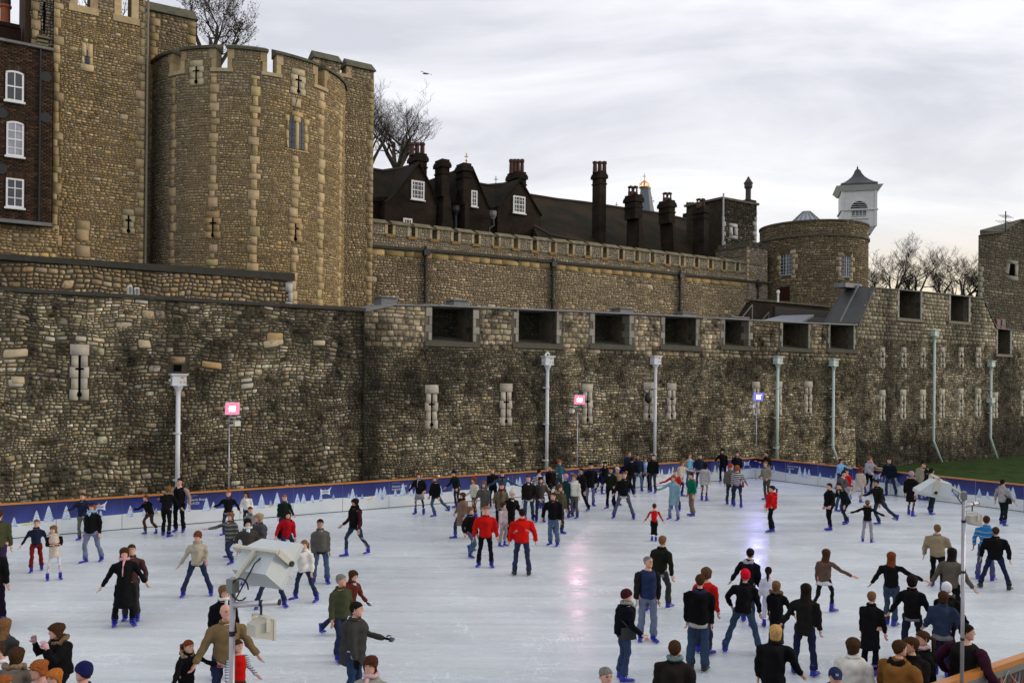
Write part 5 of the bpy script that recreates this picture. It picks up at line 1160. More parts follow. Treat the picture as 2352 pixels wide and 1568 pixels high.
mb = MB(); mb.lathe(lb, [(r * u * 1.414, LZ(y)) for r, y in prof], 4, rot=rot + math.pi / 4); mb.lathe(lb, [(.5 * u, LZ(390)), (.5 * u, LZ(386)), (2.2 * u, LZ(384.5)), (.6 * u, LZ(383)), (.3 * u, LZ(380))], 6); mb.build('roof', mat('dark_lead_roof', (.035, .038, .042), .5, noise=.3, nscale=2), ln)
# right tower
Tr = 40.0
rb = thing('corner_tower', 'plain grey-brown stone tower with a small square window, cut off by the right edge', 'tower', W(sx(2300, Tr), Tr, 0))
pr2 = [on(x, y, Tr) for x, y in ((2248, 540), (2299, 536), (2341, 507), (2460, 507))]
zR = interp([q[0] for q in pr2], [q[1] for q in pr2]); s0, s1 = pr2[0][0], pr2[-1][0]; wh_ = win_hole(2317.5, 2331, 607, 632, Tr)
PR = pal([(.17, .145, .10), (.14, .12, .085), (.20, .17, .12), (.11, .095, .07)])
fr = (wh_[0] - .55, wh_[1] + .6, wh_[2] - .4, wh_[3] + .35)
qe = [(s0, s0 + (.9 if i % 2 else .6), 9 + .45 * i, 9 + .45 * (i + 1), 0) for i in range(17)]; qe = [q for q in qe if q[3] < zR(s0) - 2.6]
st9 = lambda s, z: min(.9, max(0, .15 + .5 * nz2(s, z, .5, 95) + (.4 if z > zR(s0) - 2 else 0)))
mb = MB()
for a, b in segs(s0, s1, [q[0] for q in pr2]): mortar_grid(mb, a, b, lambda s: 3, zR, flat(Tr), lambda s, z: np.array((.06, .05, .035)), .8)
mb.build('wall_face', M_mortar, rb, colors=True); mb = MB()
for a, b in segs(s0, s1, [q[0] for q in pr2]):
    a2 = max(a, sx(2249, Tr + 5)); b2 = max(b, a2 + .01); b1 = b
    mb.hexa([W(a, Tr + .02, GZ), W(b1, Tr + .02, GZ), W(b2, Tr + 5, GZ), W(a2, Tr + 5, GZ), W(a, Tr + .02, zR(a)), W(b1, Tr + .02, zR(b)), W(b2, Tr + 5, zR(b)), W(a2, Tr + 5, zR(a))], (.06, .05, .035))
mb.build('wall_core', M_mortar, rb, colors=True)
masonry(rb, trim(cells(s0, s1, 6, 26, (.2, .28), (1.2, 2.6), .03), s0, s1, lambda s: 6, lambda s: zR(s) - .02, [q[:4] for q in qe] + [fr]), stained(PR, st9, .7), flat(Tr), parts=150, proud=(.015, .04))
masonry(rb, qe + [(fr[0], wh_[0], wh_[2], wh_[3], 0), (wh_[1], fr[1], wh_[2], wh_[3], 0), (fr[0], fr[1], fr[2], wh_[2], 0), (fr[0], fr[1], wh_[3], fr[3], 0)], lambda s, z, k: np.array((.21, .195, .155)) * rng.uniform(.9, 1.15), flat(Tr), M_ash, **KQ)
mb = MB(); mb.box(wh_[0], wh_[1], Tr - .012, Tr + .01, wh_[2], wh_[3]); mb.build('window', M_dark, rb)
s5 = sx(2249, Tr + 5)
for a, b in zip(pr2[:-1], pr2[1:]): mb = MB(); mb.hexa([W(a[0] - .1, Tr - .2, a[1]), W(b[0], Tr - .2, b[1]), W(max(b[0], s5) + .02, Tr + 5, b[1]), W(max(a[0], s5), Tr + 5, a[1]), W(a[0] - .1, Tr - .2, a[1] + .12), W(b[0], Tr - .2, b[1] + .12), W(max(b[0], s5) + .02, Tr + 5, b[1] + .12), W(max(a[0], s5), Tr + 5, a[1] + .12)]); mb.build('coping', M_cope, rb)
ae = thing('tv_aerial', 'thin television aerial on the roof of the tower at the right edge', 'aerial', W(*[on(2309, 534, Tr + 1)[0], Tr + 1, on(2309, 534, Tr + 1)[1]])); u = Tr * 2 / F
b = Vector(atY(2309.5, 534, 77)); k_ = 77 / F; mb = MB(); mb.tube([b, b + Vector((0, 0, 49 * k_))], .05, 5); mb.build('mast', M_black, ae)
mb = MB()
for zz, w_ in ((37, 11), (24, 17), (7, 22)):
    mb.tube([b + Vector((-w_ * k_ * .8, -.5, zz * k_)), b + Vector((w_ * k_, .5, (zz + 1) * k_))], .03, 4)
    for j in range(5): o_ = (-w_ + j * w_ * .45) * k_; mb.tube([b + Vector((o_, -.6, zz * k_ - .25)), b + Vector((o_ + .1, .6, zz * k_ + .25))], .02, 4)
mb.build('antenna_rod', M_black, ae)
for i, (x, lab) in enumerate(((2290.5, 'left'), (2302, 'right'))):
    g = thing('red_crate', 'small red box on the wall top at the right edge, the ' + lab + ' one of two', 'box', W(sx(x, T2 + 2.6), T2 + 2.6, 9)); a = on(x - 5, 748, T2 + 2.6); b = on(x + 5, 733, T2 + 2.6)
    mb = MB(); mb.box(a[0], b[0], T2 + 2.5, T2 + 3, a[1] - .6, b[1]); mb.build('box_body', mat('faded_red', (.12, .012, .01), .6), g); mb = MB(); mb.box(a[0] + .08, b[0] - .08, T2 + 2.47, T2 + 2.5, a[1] + .05, b[1] - .1); mb.build('grille', M_black, g)

# ---- dark parapet and skylight roof behind the middle wall
pb = thing('brick_parapet', 'low dark brick parapet with handrails behind the middle wall, under the far round tower', 'wall', W(sx(1800, 41), 41, 8))
P = PXY([(1690, 760), (1698, 741), (1728, 692), (1905, 708), (1905, 760)], 41); mb = MB(); mb.prism(P, 41, 41.5); mb.build('parapet', M_bk, pb)
q = PXY([(1726, 690), (1906, 706)], 41); mb = MB(); mb.hexa([W(q[0][0], 40.9, q[0][1]), W(q[1][0], 40.9, q[1][1]), W(q[1][0], 41.6, q[1][1]), W(q[0][0], 41.6, q[0][1]), W(q[0][0], 40.9, q[0][1] + .14), W(q[1][0], 40.9, q[1][1] + .14), W(q[1][0], 41.6, q[1][1] + .14), W(q[0][0], 41.6, q[0][1] + .14)]); mb.build('coping', M_cope, pb)
mb = MB(); 
for (xa, ya, xb, yb) in ((1697, 738, 1728, 700), (1746, 740, 1766, 717)): a = on(xa, ya, 40.2); b = on(xb, yb, 40.2); mb.tube([W(a[0], 40.2, a[1]), W(b[0], 40.2, b[1])], .04, 5); mb.tube([W(b[0], 40.2, b[1]), W(b[0], 40.2, b[1] - 1.4)], .04, 5)
mb.build('handrail', M_lead, pb)
sk = thing('skylight_roof', 'flat pale grey skylight roof seen over the roofed wall', 'roof', W(sx(1800, 38), 38, 9))
q = [on(1738, 738, 37.4), on(1838, 742, 37.4), on(1869, 722, 39.4), on(1795, 724, 39.4)]; P = [Vector(W(q[0][0], 37.4, q[0][1])), Vector(W(q[1][0], 37.4, q[1][1])), Vector(W(q[2][0], 39.4, q[2][1])), Vector(W(q[3][0], 39.4, q[3][1]))]; d_ = Vector((0, 0, -.15))
mb = MB(); mb.hexa([p + d_ for p in P] + P); mb.build('skylight', mat('grey_skylight', (.26, .28, .31), .35), sk)
mb = MB(); e2 = [p + Vector((0, 0, -.2)) for p in P]; q2 = [Vector(W(q[2][0] + 2.2, 37.4, q[1][1])), Vector(W(q[2][0] + 2.2, 39.5, q[2][1]))]; mb.hexa([P[1] + d_ * 3, q2[0] + d_ * 3, q2[1] + d_ * 3, P[2] + d_ * 3, P[1] + d_, q2[0] + d_, q2[1] + d_, P[2] + d_]); mb.box(q[3][0] - .6, q[2][0] + 3, 39.45, 39.7, q[2][1] - 1.2, q[2][1] + .35); mb.build('dark_roof', mat('black_felt', (.012, .011, .01), .8), sk)
wp = thing('white_vent_pipe', 'short white upright vent pipe in front of the far round tower', 'pipe', W(sx(1787, 40.5), 40.5, 9)); a = on(1787, 694, 40.5); b = on(1787.5, 667, 40.5); mb = MB(); mb.tube([W(a[0], 40.5, a[1]), W(a[0], 40.5, b[1] - .15)], .07, 6); mb.build('pipe', M_white, wp); mb = MB(); mb.lathe(W(a[0], 40.5, b[1] - .2), [(.12, 0), (.12, .15), (.06, .22)], 8); mb.build('cap', M_white, wp)

# ============================================================ BARE TREES
M_bark = mat('plane_bark', (.05, .042, .03), .9, noise=.4, nscale=3); M_twig = mat('dark_twigs', (.040, .027, .019), .95); M_leaf = mat('withered_leaf', (.07, .035, .015), .9)
def tree(label, xb, yb, Y, ytop, spread, seed, name='bare_tree', lean=(0, 0), trunk_r=.32, forks=3, levels=5, leaves=0, scale=.85, base_z=None, upright=.35, twig=.009, trunk_frac=.3):
    r = random.Random(seed); b = Vector(atY(xb, yb, Y)); top = Vector(atY(xb, ytop, Y)); Ht = (top.z - b.z) * scale
    t_ = thing(name, label, 'tree', tuple(b), 'bare winter trees'); tr_, cr_, lf = MB(), MB(), MB()
    def grow(p, d, L_, rad, lv):
        n = 4 if lv < 3 else 3 if lv < 5 else 2; pts = [p]; rr = [rad]; q = p.copy(); dd = d.copy()
        for i in range(n):
            wob = Vector((r.uniform(-1, 1), r.uniform(-1, 1), r.uniform(-.6, 1) * .9)) * (.22 if lv < 2 else .38)
            dd = (dd + wob + Vector((0, 0, upright * .12 if lv < levels - 1 else .25))).normalized(); q = q + dd * (L_ / n); pts.append(q.copy()); rr.append(max(rad * (1 - .55 * (i + 1) / n), twig * .6))
            if lv < levels and (i > 0 or lv > 0):
                for _ in range(2 if lv == levels - 1 else 1):
                    if r.random() < (.95 if lv < 4 else .8):
                        ax = Vector((r.uniform(-1, 1), r.uniform(-1, 1), r.uniform(-.3, .5))).normalized(); nd_ = (dd * .75 + ax * r.uniform(.55, 1.0) * spread).normalized()
                        grow(q.copy(), nd_, L_ * r.uniform(.52, .78), max(rr[-1] * r.uniform(.5, .7), twig), lv + 1)
            if leaves and lv >= levels - 1 and r.random() < leaves:
                s_ = .09; a_ = Vector((r.uniform(-1, 1), r.uniform(-1, 1), r.uniform(-1, 1))).normalized() * s_; c_ = Vector((r.uniform(-1, 1), r.uniform(-1, 1), r.uniform(-1, 1))).normalized() * s_; lf.add([q, q + a_, q + a_ + c_, q + c_], [(0, 1, 2, 3)])
        (tr_ if lv == 0 else cr_).tube(pts, rr, 8 if lv == 0 else 5 if lv < 3 else 3, cap=False)
    d0 = Vector((lean[0], lean[1], 1)).normalized()
    q = b.copy(); pts = [b.copy()]; rr = [trunk_r * 1.2]
    for i in range(4): q = q + (d0 + Vector((r.uniform(-.06, .06), r.uniform(-.06, .06), 0))) * (Ht * trunk_frac / 4); pts.append(q.copy()); rr.append(trunk_r * (1 - .06 * i))
    tr_.tube(pts, rr, 10, cap=False)
    for k_ in range(forks):
        a_ = k_ * 2 * math.pi / forks + r.uniform(-.5, .5); grow(q.copy(), Vector((math.cos(a_) * .5 * spread, math.sin(a_) * .5 * spread, 1)).normalized(), Ht * (.62 - trunk_frac * .5) * r.uniform(.8, 1.05), trunk_r * r.uniform(.5, .72), 0 if levels > 4 else 1)
    tr_.build('trunk', M_bark, t_, smooth=True); c = cr_.build('crown', M_twig, t_)
    if leaves: lf.build('withered_leaves', M_leaf, t_, kind='stuff')
    print('tree', label[:30], len(cr_.f))
tree('big bare tree with forked trunk rising right of the great tower', 905, 410, 74, 185, 1.75, 4, scale=.76, lean=(.30, 0), trunk_r=.40, forks=5, leaves=.0, trunk_frac=.12)
tree('bare tree with thinner limbs hidden mostly behind the great tower flank', 850, 420, 80, 215, 1.0, 9, trunk_r=.35, forks=3, trunk_frac=.2)
tree('bare tree with a few brown leaves behind the left tower battlements', 492, 190, 70, -40, 1.15, 21, trunk_r=.4, forks=4, leaves=.5, trunk_frac=.1)
tree('leafy-twigged bare tree glimpsed through the openings of the square tower', 250, 200, 66, -60, 1.1, 23, trunk_r=.3, forks=4, leaves=.5, trunk_frac=.12, levels=4)
for i, (x, yt, sd, lab) in enumerate(((2050, 540, 31, 'tallest bare tree right of the far round tower, leaning slightly left'), (2105, 552, 35, 'bare tree with twin rising limbs, middle of the group right of the lantern'), (2012, 590, 38, 'low spreading bare tree close beside the far round tower'), (2160, 570, 41, 'slender bare tree between the middle and the dense right-hand tree'), (2215, 578, 44, 'dense dark bare tree next to the corner tower at right'), (2080, 600, 52, 'low bare tree filling the gap under the tallest tree right of the lantern'), (2240, 590, 57, 'rightmost bare tree, its twigs touching the corner tower'))):
    tree(lab, x, 700, 105, yt + 12, 1.6, sd, trunk_r=.26, forks=3, levels=5, trunk_frac=.12, twig=.012)
tree('small bare tree low against the sunset glow, half hidden behind the dense one', 2185, 730, 120, 610, 1.2, 47, trunk_r=.25, forks=4, levels=4, trunk_frac=.1, twig=.012)
# gull
gl = thing('gull', 'small gull gliding in the cloudy sky right of the great tower', 'bird', atY(978, 170, 60)); c = Vector(atY(978, 170, 60)); M_gull = mat('gull_grey', (.22, .22, .23), .8); mb = MB()
mb.tube([c + Vector((-.22, 0, 0)), c + Vector((-.05, 0, .02)), c + Vector((.12, 0, .01)), c + Vector((.25, 0, -.01))], [.02, .06, .05, .01], 6); mb.build('body', M_gull, gl, smooth=True)
for s_ in (-1, 1): mb = MB(); mb.add([c + Vector((.05, 0, .03)), c + Vector((-.06, 0, .03)), c + Vector((-.02 + s_ * .3, s_ * .3, .07)), c + Vector((.04 + s_ * .3, s_ * .3, .08)), c + Vector((s_ * .42, s_ * .4, .06))], [(0, 1, 2, 3), (3, 2, 4)]); mb.build('wing', M_gull, gl)
# ============================================================ WHITE DRAINPIPES on the outer wall
M_vr = mat('gilt_letters', (.45, .33, .12), .5)
M_grn = mat('aged_pipe_paint', (.50, .60, .56), .4, noise=.12, nscale=1.2)
def text_mesh(s_, size, font_mat, origin, ux, uz, parent, name, align='LEFT', depth=.004):
    cu = bpy.data.curves.new(name, 'FONT'); cu.body = s_; cu.size = size; cu.align_x = align; cu.extrude = depth / 2; cu.resolution_u = 2
    o = bpy.data.objects.new(name, cu); COL.objects.link(o); bpy.context.view_layer.update()
    me = bpy.data.meshes.new_from_object(o.evaluated_get(bpy.context.evaluated_depsgraph_get())); bpy.data.objects.remove(o)
    vv = np.zeros(len(me.vertices) * 3); me.vertices.foreach_get('co', vv); vv = vv.reshape(-1, 3)
    ux, uz = np.array(ux, float), np.array(uz, float); un = np.cross(ux, uz)
    P = np.array(origin)[None] + vv[:, :1] * ux + vv[:, 1:2] * uz + vv[:, 2:] * un - np.array(OFF.get(parent.name, (0, 0, 0)))
    me.vertices.foreach_set('co', P.ravel()); me.materials.clear(); me.materials.append(font_mat); me.update()
    r = bpy.data.objects.new(name, me); COL.objects.link(r); r.parent = parent; OFF[r.name] = OFF.get(parent.name, (0, 0, 0)); return r
D1v = np.array((DX, DY, 0)); Nv = np.array((NX, NY, 0)); Zv = np.array((0, 0, 1.0))
PIPES = [(410, 858, 1100, None, 'white drainpipe with square head on the left wall, beside the leftmost floodlight'),
         (1258, 817, 1085, None, 'white drainpipe left of the middle lit floodlight'), (1506, 817, 1045, None, 'white drainpipe right of the middle lit floodlight, behind the group by the boards'),
         (1787, 818, 1052, None, 'white drainpipe just right of the violet-lit floodlight'), (1915, 824, 1065, (1027, 1919), 'white drainpipe with a kinked foot, nearest the wall step'),
         (2147, 757, 1060, (1012, 2155), 'tallest white drainpipe, on the raised right wall with its foot on the grass'), (2277, 828, 1052, (1005, 2283), 'rightmost drainpipe, with two heads, on the raised wall')]
for i, (px, y0, y1, kink, lab) in enumerate(PIPES):
    tp = T2 - .22; a = on(px, y0, tp); s_ = a[0]; k_ = 1.0
    zb = on(px, y1, tp)[1]; zb = GZ if zb > GZ else zb
    d = thing('drainpipe', lab, 'drainpipe', W(s_, tp, GZ), 'white drainpipes down the outer wall')
    hz = a[1]; hh = .42; hw = .25 if i < 1 else .24
    x, y, _ = W(s_, tp, 0); pm = M_pipe if i < 3 else M_grn
    mb = MB(); rot = math.atan2(DY, DX)
    mb.wbox((x, y, hz - hh), (hw * 2, .34, hh * .8), rot); mb.wbox((x, y, hz - hh * .2), (hw * 2 + .05, .40, .03), rot); mb.wbox((x, y, hz - .05), (hw * 2 + .12, .46, .05), rot)
    mb.wbox((x, y, hz - hh - .03), (hw * 2 + .05, .38, .03), rot)
    mb.lathe((x, y, hz - hh - .3), [(.085, 0), (.11, .1), (.19, .24), (.2, .28)], 10); mb.tube([W(s_ - hw - .02, tp, hz - .25), W(s_ - hw - .09, tp, hz - .25)], .05, 8); mb.build('rainwater_head', pm, d)
    # crown and letters on the face of the head
    if px < 2277:
        f0 = np.array(W(s_ + .06, tp - .175, hz - .37)); text_mesh('V R', .16, M_vr, f0 - D1v * .06, D1v, Zv, d, 'lettering')
        mb = MB(); c = np.array(W(s_ + .11, tp - .178, hz - .18)); cp = [(-.055, 0), (.055, 0), (.075, .06), (.035, .045), (0, .085), (-.035, .045), (-.075, .06)]
        mb.add([tuple(c + D1v * p + Zv * q) for p, q in cp], [tuple(range(7))]); mb.build('crown_badge', mat('badge_gold', (.62, .24, .05), .5), d)
    zt_ = hz - hh - .25
    if kink:
        zk = on(px, kink[0], tp)[1]; b = on(kink[1], y1, tp); pts = [W(s_, tp, zt_), W(s_, tp, zk), W(b[0], tp - .25, max(b[1], GZ - .05))]
    else: pts = [W(s_, tp, zt_), W(s_, tp, GZ)]
    mb = MB(); mb.tube(pts, .085, 10); mb.build('pipe', pm, d, smooth=True)
    for z in np.arange(1.2, zt_ - .5, 1.75):
        if kink and z < zk + .1: continue
        mb = MB(); mb.lathe((x, y, z), [(.09, 0), (.105, .015), (.105, .07), (.09, .085)], 10); mb.box(s_ - .14, s_ + .14, tp + .02, T2 - .01, z + .01, z + .07); mb.build('pipe_collar', pm, d)
    if i == 6:
        z2 = on(2274, 914, tp)[1]; mb = MB(); mb.wbox((x, y, z2 - .35), (.5, .4, .35), rot); mb.wbox((x, y, z2), (.6, .46, .05), rot); mb.lathe((x, y, z2 - .6), [(.09, 0), (.2, .24)], 10); mb.build('rainwater_head', pm, d)
    if i == 1: mb = MB(); mb.tube([W(s_ - .15, tp, hz), W(s_ - .1, tp, hz + .1), W(s_ + .02, tp, hz + .16), W(s_ + .1, tp, hz + .05)], .05, 6); mb.build('overflow_spout', M_white, d)
lg = thing('wall_lantern', 'round black lamp fixed over an arrow slit beside the middle white drainpipe', 'lamp', W(*[on(1489, 920, T2 - .3)[0], T2 - .3, on(1489, 920, T2 - .3)[1]])); c = atY(1489, 926, T2 - .3 + 0) if False else W(on(1489, 926, T2 - .3)[0], T2 - .3, on(1489, 926, T2 - .3)[1])
mb = MB(); mb.lathe(c, [(.05, 0), (.17, .12), (.2, .3), (.12, .5), (.04, .58)], 10); mb.build('lamp_body', M_black, lg, smooth=True); mb = MB(); mb.tube([(c[0], c[1], c[2] + .5), (c[0] + NX * .3, c[1] + NY * .3, c[2] + .6)], .03, 5); mb.build('bracket', M_black, lg)

# ============================================================ RINK BOARDS
M_board = mat('board_plastic', (.62, .66, .68), .35, noise=.06, nscale=2)
M_night = mat('night_sky_print', (.020, .026, .15), .35, noise=.55, nscale=1.3, attr='tone')
M_treep = mat('snowy_tree_print', rough=.4, attr='tone'); M_rail = mat('orange_rail', (.50, .19, .04), .35, noise=.12, nscale=3); M_seam = mat('board_joint', (.03, .03, .035), .6)
M_words = mat('white_print', (.6, .62, .7), .4)
RAILZ, BH = 1.11, 1.06
def boards(name, label, origin, du, nv, length, start, seed, printed=True, skip=()):
    """origin: world xy of u=0; du: unit along (left to right as seen from the ice); nv: unit pointing onto the ice"""
    r = random.Random(seed); O = np.array((*origin, 0.0)); U = np.array((*du, 0.0)); Nn = np.array((*nv, 0.0))
    th = thing(name, label, 'barrier', tuple(O + U * start))
    def P(u, z, o=0.0): return tuple(O + U * u + Nn * o + np.array((0, 0, z)))
    def bx(mb, u0, u1, o0, o1, z0, z1, col=(1, 1, 1)): mb.hexa([P(u0, z0, o1), P(u1, z0, o1), P(u1, z0, o0), P(u0, z0, o0), P(u0, z1, o1), P(u1, z1, o1), P(u1, z1, o0), P(u0, z1, o0)], col)
    k = 0; u = start; pw = 1.96
    while u < length - .05:
        u1 = min(u + pw, length); mb = MB(); bx(mb, u + .006, u1 - .006, -.09, 0, GZ if False else -.02, BH); pn = mb.build('panel', M_board, th)
        # printed night sky with a rolling snow edge, then the snowy trees, each a thin layer on the board
        n = 14; hor = lambda q: .50 + .035 * math.sin(q * .8 + seed) + .02 * math.sin(q * 2.1)
        mb = MB(); xs = np.linspace(u + .006, u1 - .006, n)
        vv = [P(a, hor(a), .004) for a in xs] + [P(a, (hor(a) + BH) / 2, .004) for a in xs] + [P(a, BH - .005, .004) for a in xs]
        mb.v = vv; mb.n = len(vv); mb.m = [0] * (2 * (n - 1)); mb.c = [(.035, .055, .25)] * n + [(.022, .03, .17)] * n + [(.012, .014, .10)] * n
        mb.f = [(i + j * n, i + 1 + j * n, i + 1 + (j + 1) * n, i + (j + 1) * n) for j in range(2) for i in range(n - 1)]
        mb.build('night_sky_print', M_night, pn, colors=True)
        mb = MB(); pos = u + r.uniform(.1, .3)
        while pos < u1 - .2:
            th_ = r.choice([.2, .3, .38, .46, .52]); wd = th_ * .33; zb = hor(pos) - r.uniform(.0, .12) - (.05 if th_ > .4 else 0)
            if pos - wd < u + .01 or pos + wd > u1 - .01: pos += .12; continue
            tiers = 6 if th_ > .28 else 4; base = np.array((.50, .60, .72)) if th_ > .28 else np.array((.26, .33, .52))
            for t_ in range(tiers):
                z0 = zb + th_ * t_ / tiers; z1 = zb + th_ * min((t_ + 1.45) / tiers, 1.0); w0 = wd * (1 - t_ / tiers) + .006; w1 = w0 * .42 if t_ < tiers - 1 else .002
                o = .006 + t_ * .0009
                mb.add([P(pos - w0, z0 + .01, o), P(pos - w0 * .5, z0 - .006, o), P(pos, z0 + .01, o), P(pos + w0 * .5, z0 - .008, o), P(pos + w0, z0 + .012, o), P(pos + w1, z1, o), P(pos - w1, z1, o)], [tuple(range(7))], tuple(base * r.uniform(.9, 1.12)))
                if th_ > .28:
                    for _ in range(4):
                        a = pos + r.uniform(-.75, .75) * w0; zz = z0 + r.uniform(.0, .6) * (z1 - z0) * .6; l_ = w0 * .22; sg = 1 if a > pos else -1
                        mb.add([P(a - l_, zz - .006 * sg, o + .0004), P(a + l_, zz + .006 * -sg, o + .0004), P(a + l_, zz + .010, o + .0004), P(a - l_, zz + .012, o + .0004)], [(0, 1, 2, 3)], (.16, .24, .50))
            pos += r.choice([.16, .24, .34, .62, .5])
        if k % 2 == 0:
            a = u + 1.1; c = np.array((.62, .52, .26))
            mb.add([P(a - .14, .40, .009), P(a - .02, .38, .009), P(a + .06, .37, .009), P(a + .16, .42, .009), P(a + .15, .52, .009), P(a + .09, .44, .009), P(a, .44, .009)], [tuple(range(7))], tuple(c))
        mb.build('tree_print', M_treep, pn, colors=True, kind='stuff')
        if k % 4 == 1:
            zt_ = BH - .26; text_mesh('Historic Royal', .115, M_words, P(u + .12, zt_, .008), U, Zv, pn, 'lettering'); text_mesh('PALACES', .105, M_words, P(u + .12, zt_ - .12, .008), U, Zv, pn, 'lettering')
            mb = MB()
            for q in range(9): mb.add([P(u + .13 + q * .04, BH - .09, .007), P(u + .155 + q * .04, BH - .09, .007), P(u + .155 + q * .04, BH - .07, .007), P(u + .13 + q * .04, BH - .07, .007)], [(0, 1, 2, 3)])
            mb.build('small_print', mat('faint_print', (.22, .24, .36), .5), pn)
        if k % 4 == 3:
            c0 = u + 1.25; zc = .80; mb = MB(); pts = [(-.2, -.13), (-.1, -.075), (0, -.06), (.1, -.075), (.2, -.12), (.185, 0), (.2, .13), (.1, .075), (.0, .055), (-.1, .075), (-.2, .13), (-.185, 0)]
            mb.add([P(c0, zc, .007)] + [P(c0 + a, zc + b, .007) for a, b in pts], [(0, i + 1, (i + 1) % 12 + 1) for i in range(12)], (.62, .66, .78)); mb.add([P(c0 + .14, zc + .08, .0072), P(c0 + .2, zc + .07, .0072), P(c0 + .25, zc + .2, .0072)], [(0, 1, 2)], (.62, .66, .78))
            mb.add([P(c0 - .14, zc - .035, .0078), P(c0 + .14, zc - .035, .0078), P(c0 + .14, zc + .04, .0078), P(c0 - .14, zc + .04, .0078)], [(0, 1, 2, 3)], (.28, .27, .40)); mb.add([P(c0 - .05, zc + .05, .0079), P(c0 + .05, zc + .05, .0079), P(c0, zc + .13, .0079)], [(0, 1, 2)], (.35, .34, .18)); mb.build('banner_logo', M_treep, pn, colors=True)
        mb = MB(); bx(mb, u - .006, u + .006, -.02, .002, 0, .5); mb.build('joint', M_seam, pn)
        u = u1; k += 1
    mb = MB(); bx(mb, start, length, -.09, .045, BH + .002, RAILZ); rl = mb.build('top_rail', M_rail, th)
    mb = MB(); bx(mb, start, length, .001, .012, .0, .022); mb.build('kick_strip', M_seam, th)
    return th
cornerF = np.array(W(sC, RF, 0))[:2]
boards('rink_boards', 'long blue and white printed rink boards with orange rail under the castle wall', np.array(W(0, RF, 0))[:2], (DX, DY), (-NX, -NY), sC, sC - 1.96 * 24, 3)
boards('rink_boards', 'shorter blue and white rink boards from the far corner to the right, before the grass', cornerF, (-NX, -NY), (-DX, -DY), RF - RN, 0.0, 8)
# near boards, bottom right: grey back with posters
nb = thing('near_rink_boards', 'near rink boards with thick orange rail, blue panel and photo banner, bottom right corner', 'barrier', W(10, RN, 0))
mb = MB(); mb.box(sL, sC, RN - .06, RN + .07, RAILZ - .055, RAILZ + .02); mb.build('top_rail', mat('orange_rail'), nb)
mb = MB(); mb.box(sL, sC, RN - .065, RN + .03, RAILZ - .15, RAILZ - .057); mb.build('steel_channel', mat('grey_steel', (.22, .23, .22), .4, metal=.4), nb)
se = sx(2264, RN - .05, 1545)
for i in range(-12, 10):
    a = se + i * 2.4; b = a + 2.39
    if a < sL or b > sC: continue
    mb = MB(); mb.box(a, b, RN - .04, RN + .04, GZ, RAILZ - .16); pn = mb.build('panel', mat('blue_board', (.008, .03, .22), .45, noise=.15) if i % 2 else mat('banner_board', (.05, .03, .03), .5), nb)
    if i % 2 == 0:
        # crowded photo banner, made of many small printed shapes
        r = random.Random(40 + i); mb = MB(); pals = [(.22, .03, .025), (.30, .12, .07), (.03, .02, .02), (.30, .22, .15), (.10, .12, .06), (.05, .16, .18), (.35, .28, .2), (.12, .02, .03), (.02, .05, .04)]
        for q in range(520):
            x = r.uniform(a + .03, b - .1); z = r.uniform(GZ + .1, RAILZ - .25); w_ = r.uniform(.015, .05); h_ = r.uniform(.04, .16); o = RN - .042 - q * .00001; sk_ = r.uniform(-.03, .03)
            mb.add([W(x - w_, o, z), W(x + w_, o, z + r.uniform(-.02, .02)), W(x + w_ * .6 + sk_, o, z + h_ * .7), W(x + sk_, o, z + h_), W(x - w_ * .8 + sk_, o, z + h_ * .6)], [(0, 1, 2, 3, 4)], r.choice(pals))
        mb.build('banner_print', M_treep, pn, colors=True)
cbl = thing('festoon_cable', 'thin pale cable looping along the outside of the near rink boards', 'cable', W(sx(2260, RN - .1, 1540), RN - .1, 1)); mb = MB()
nodes = [(2060, 1600), (2215, 1552), (2318, 1530), (2352, 1490), (2450, 1450)]
sg_ = [sx(2120, RN - .1, 1560), sx(2218, RN - .1, 1552), sx(2318, RN - .1, 1530), sx(2392, RN - .1, 1500)]
for a, b in zip(sg_[:-1], sg_[1:]):
    pts = [W(a + (b - a) * k_ / 12, RN - .09, RAILZ - .08 - .95 * (b - a) * .3 * (1 - (2 * k_ / 12 - 1) ** 2)) for k_ in range(13)]; mb.tube(pts, .006, 5)
mb.build('cable', mat('pale_cable', (.4, .4, .4), .5), cbl)

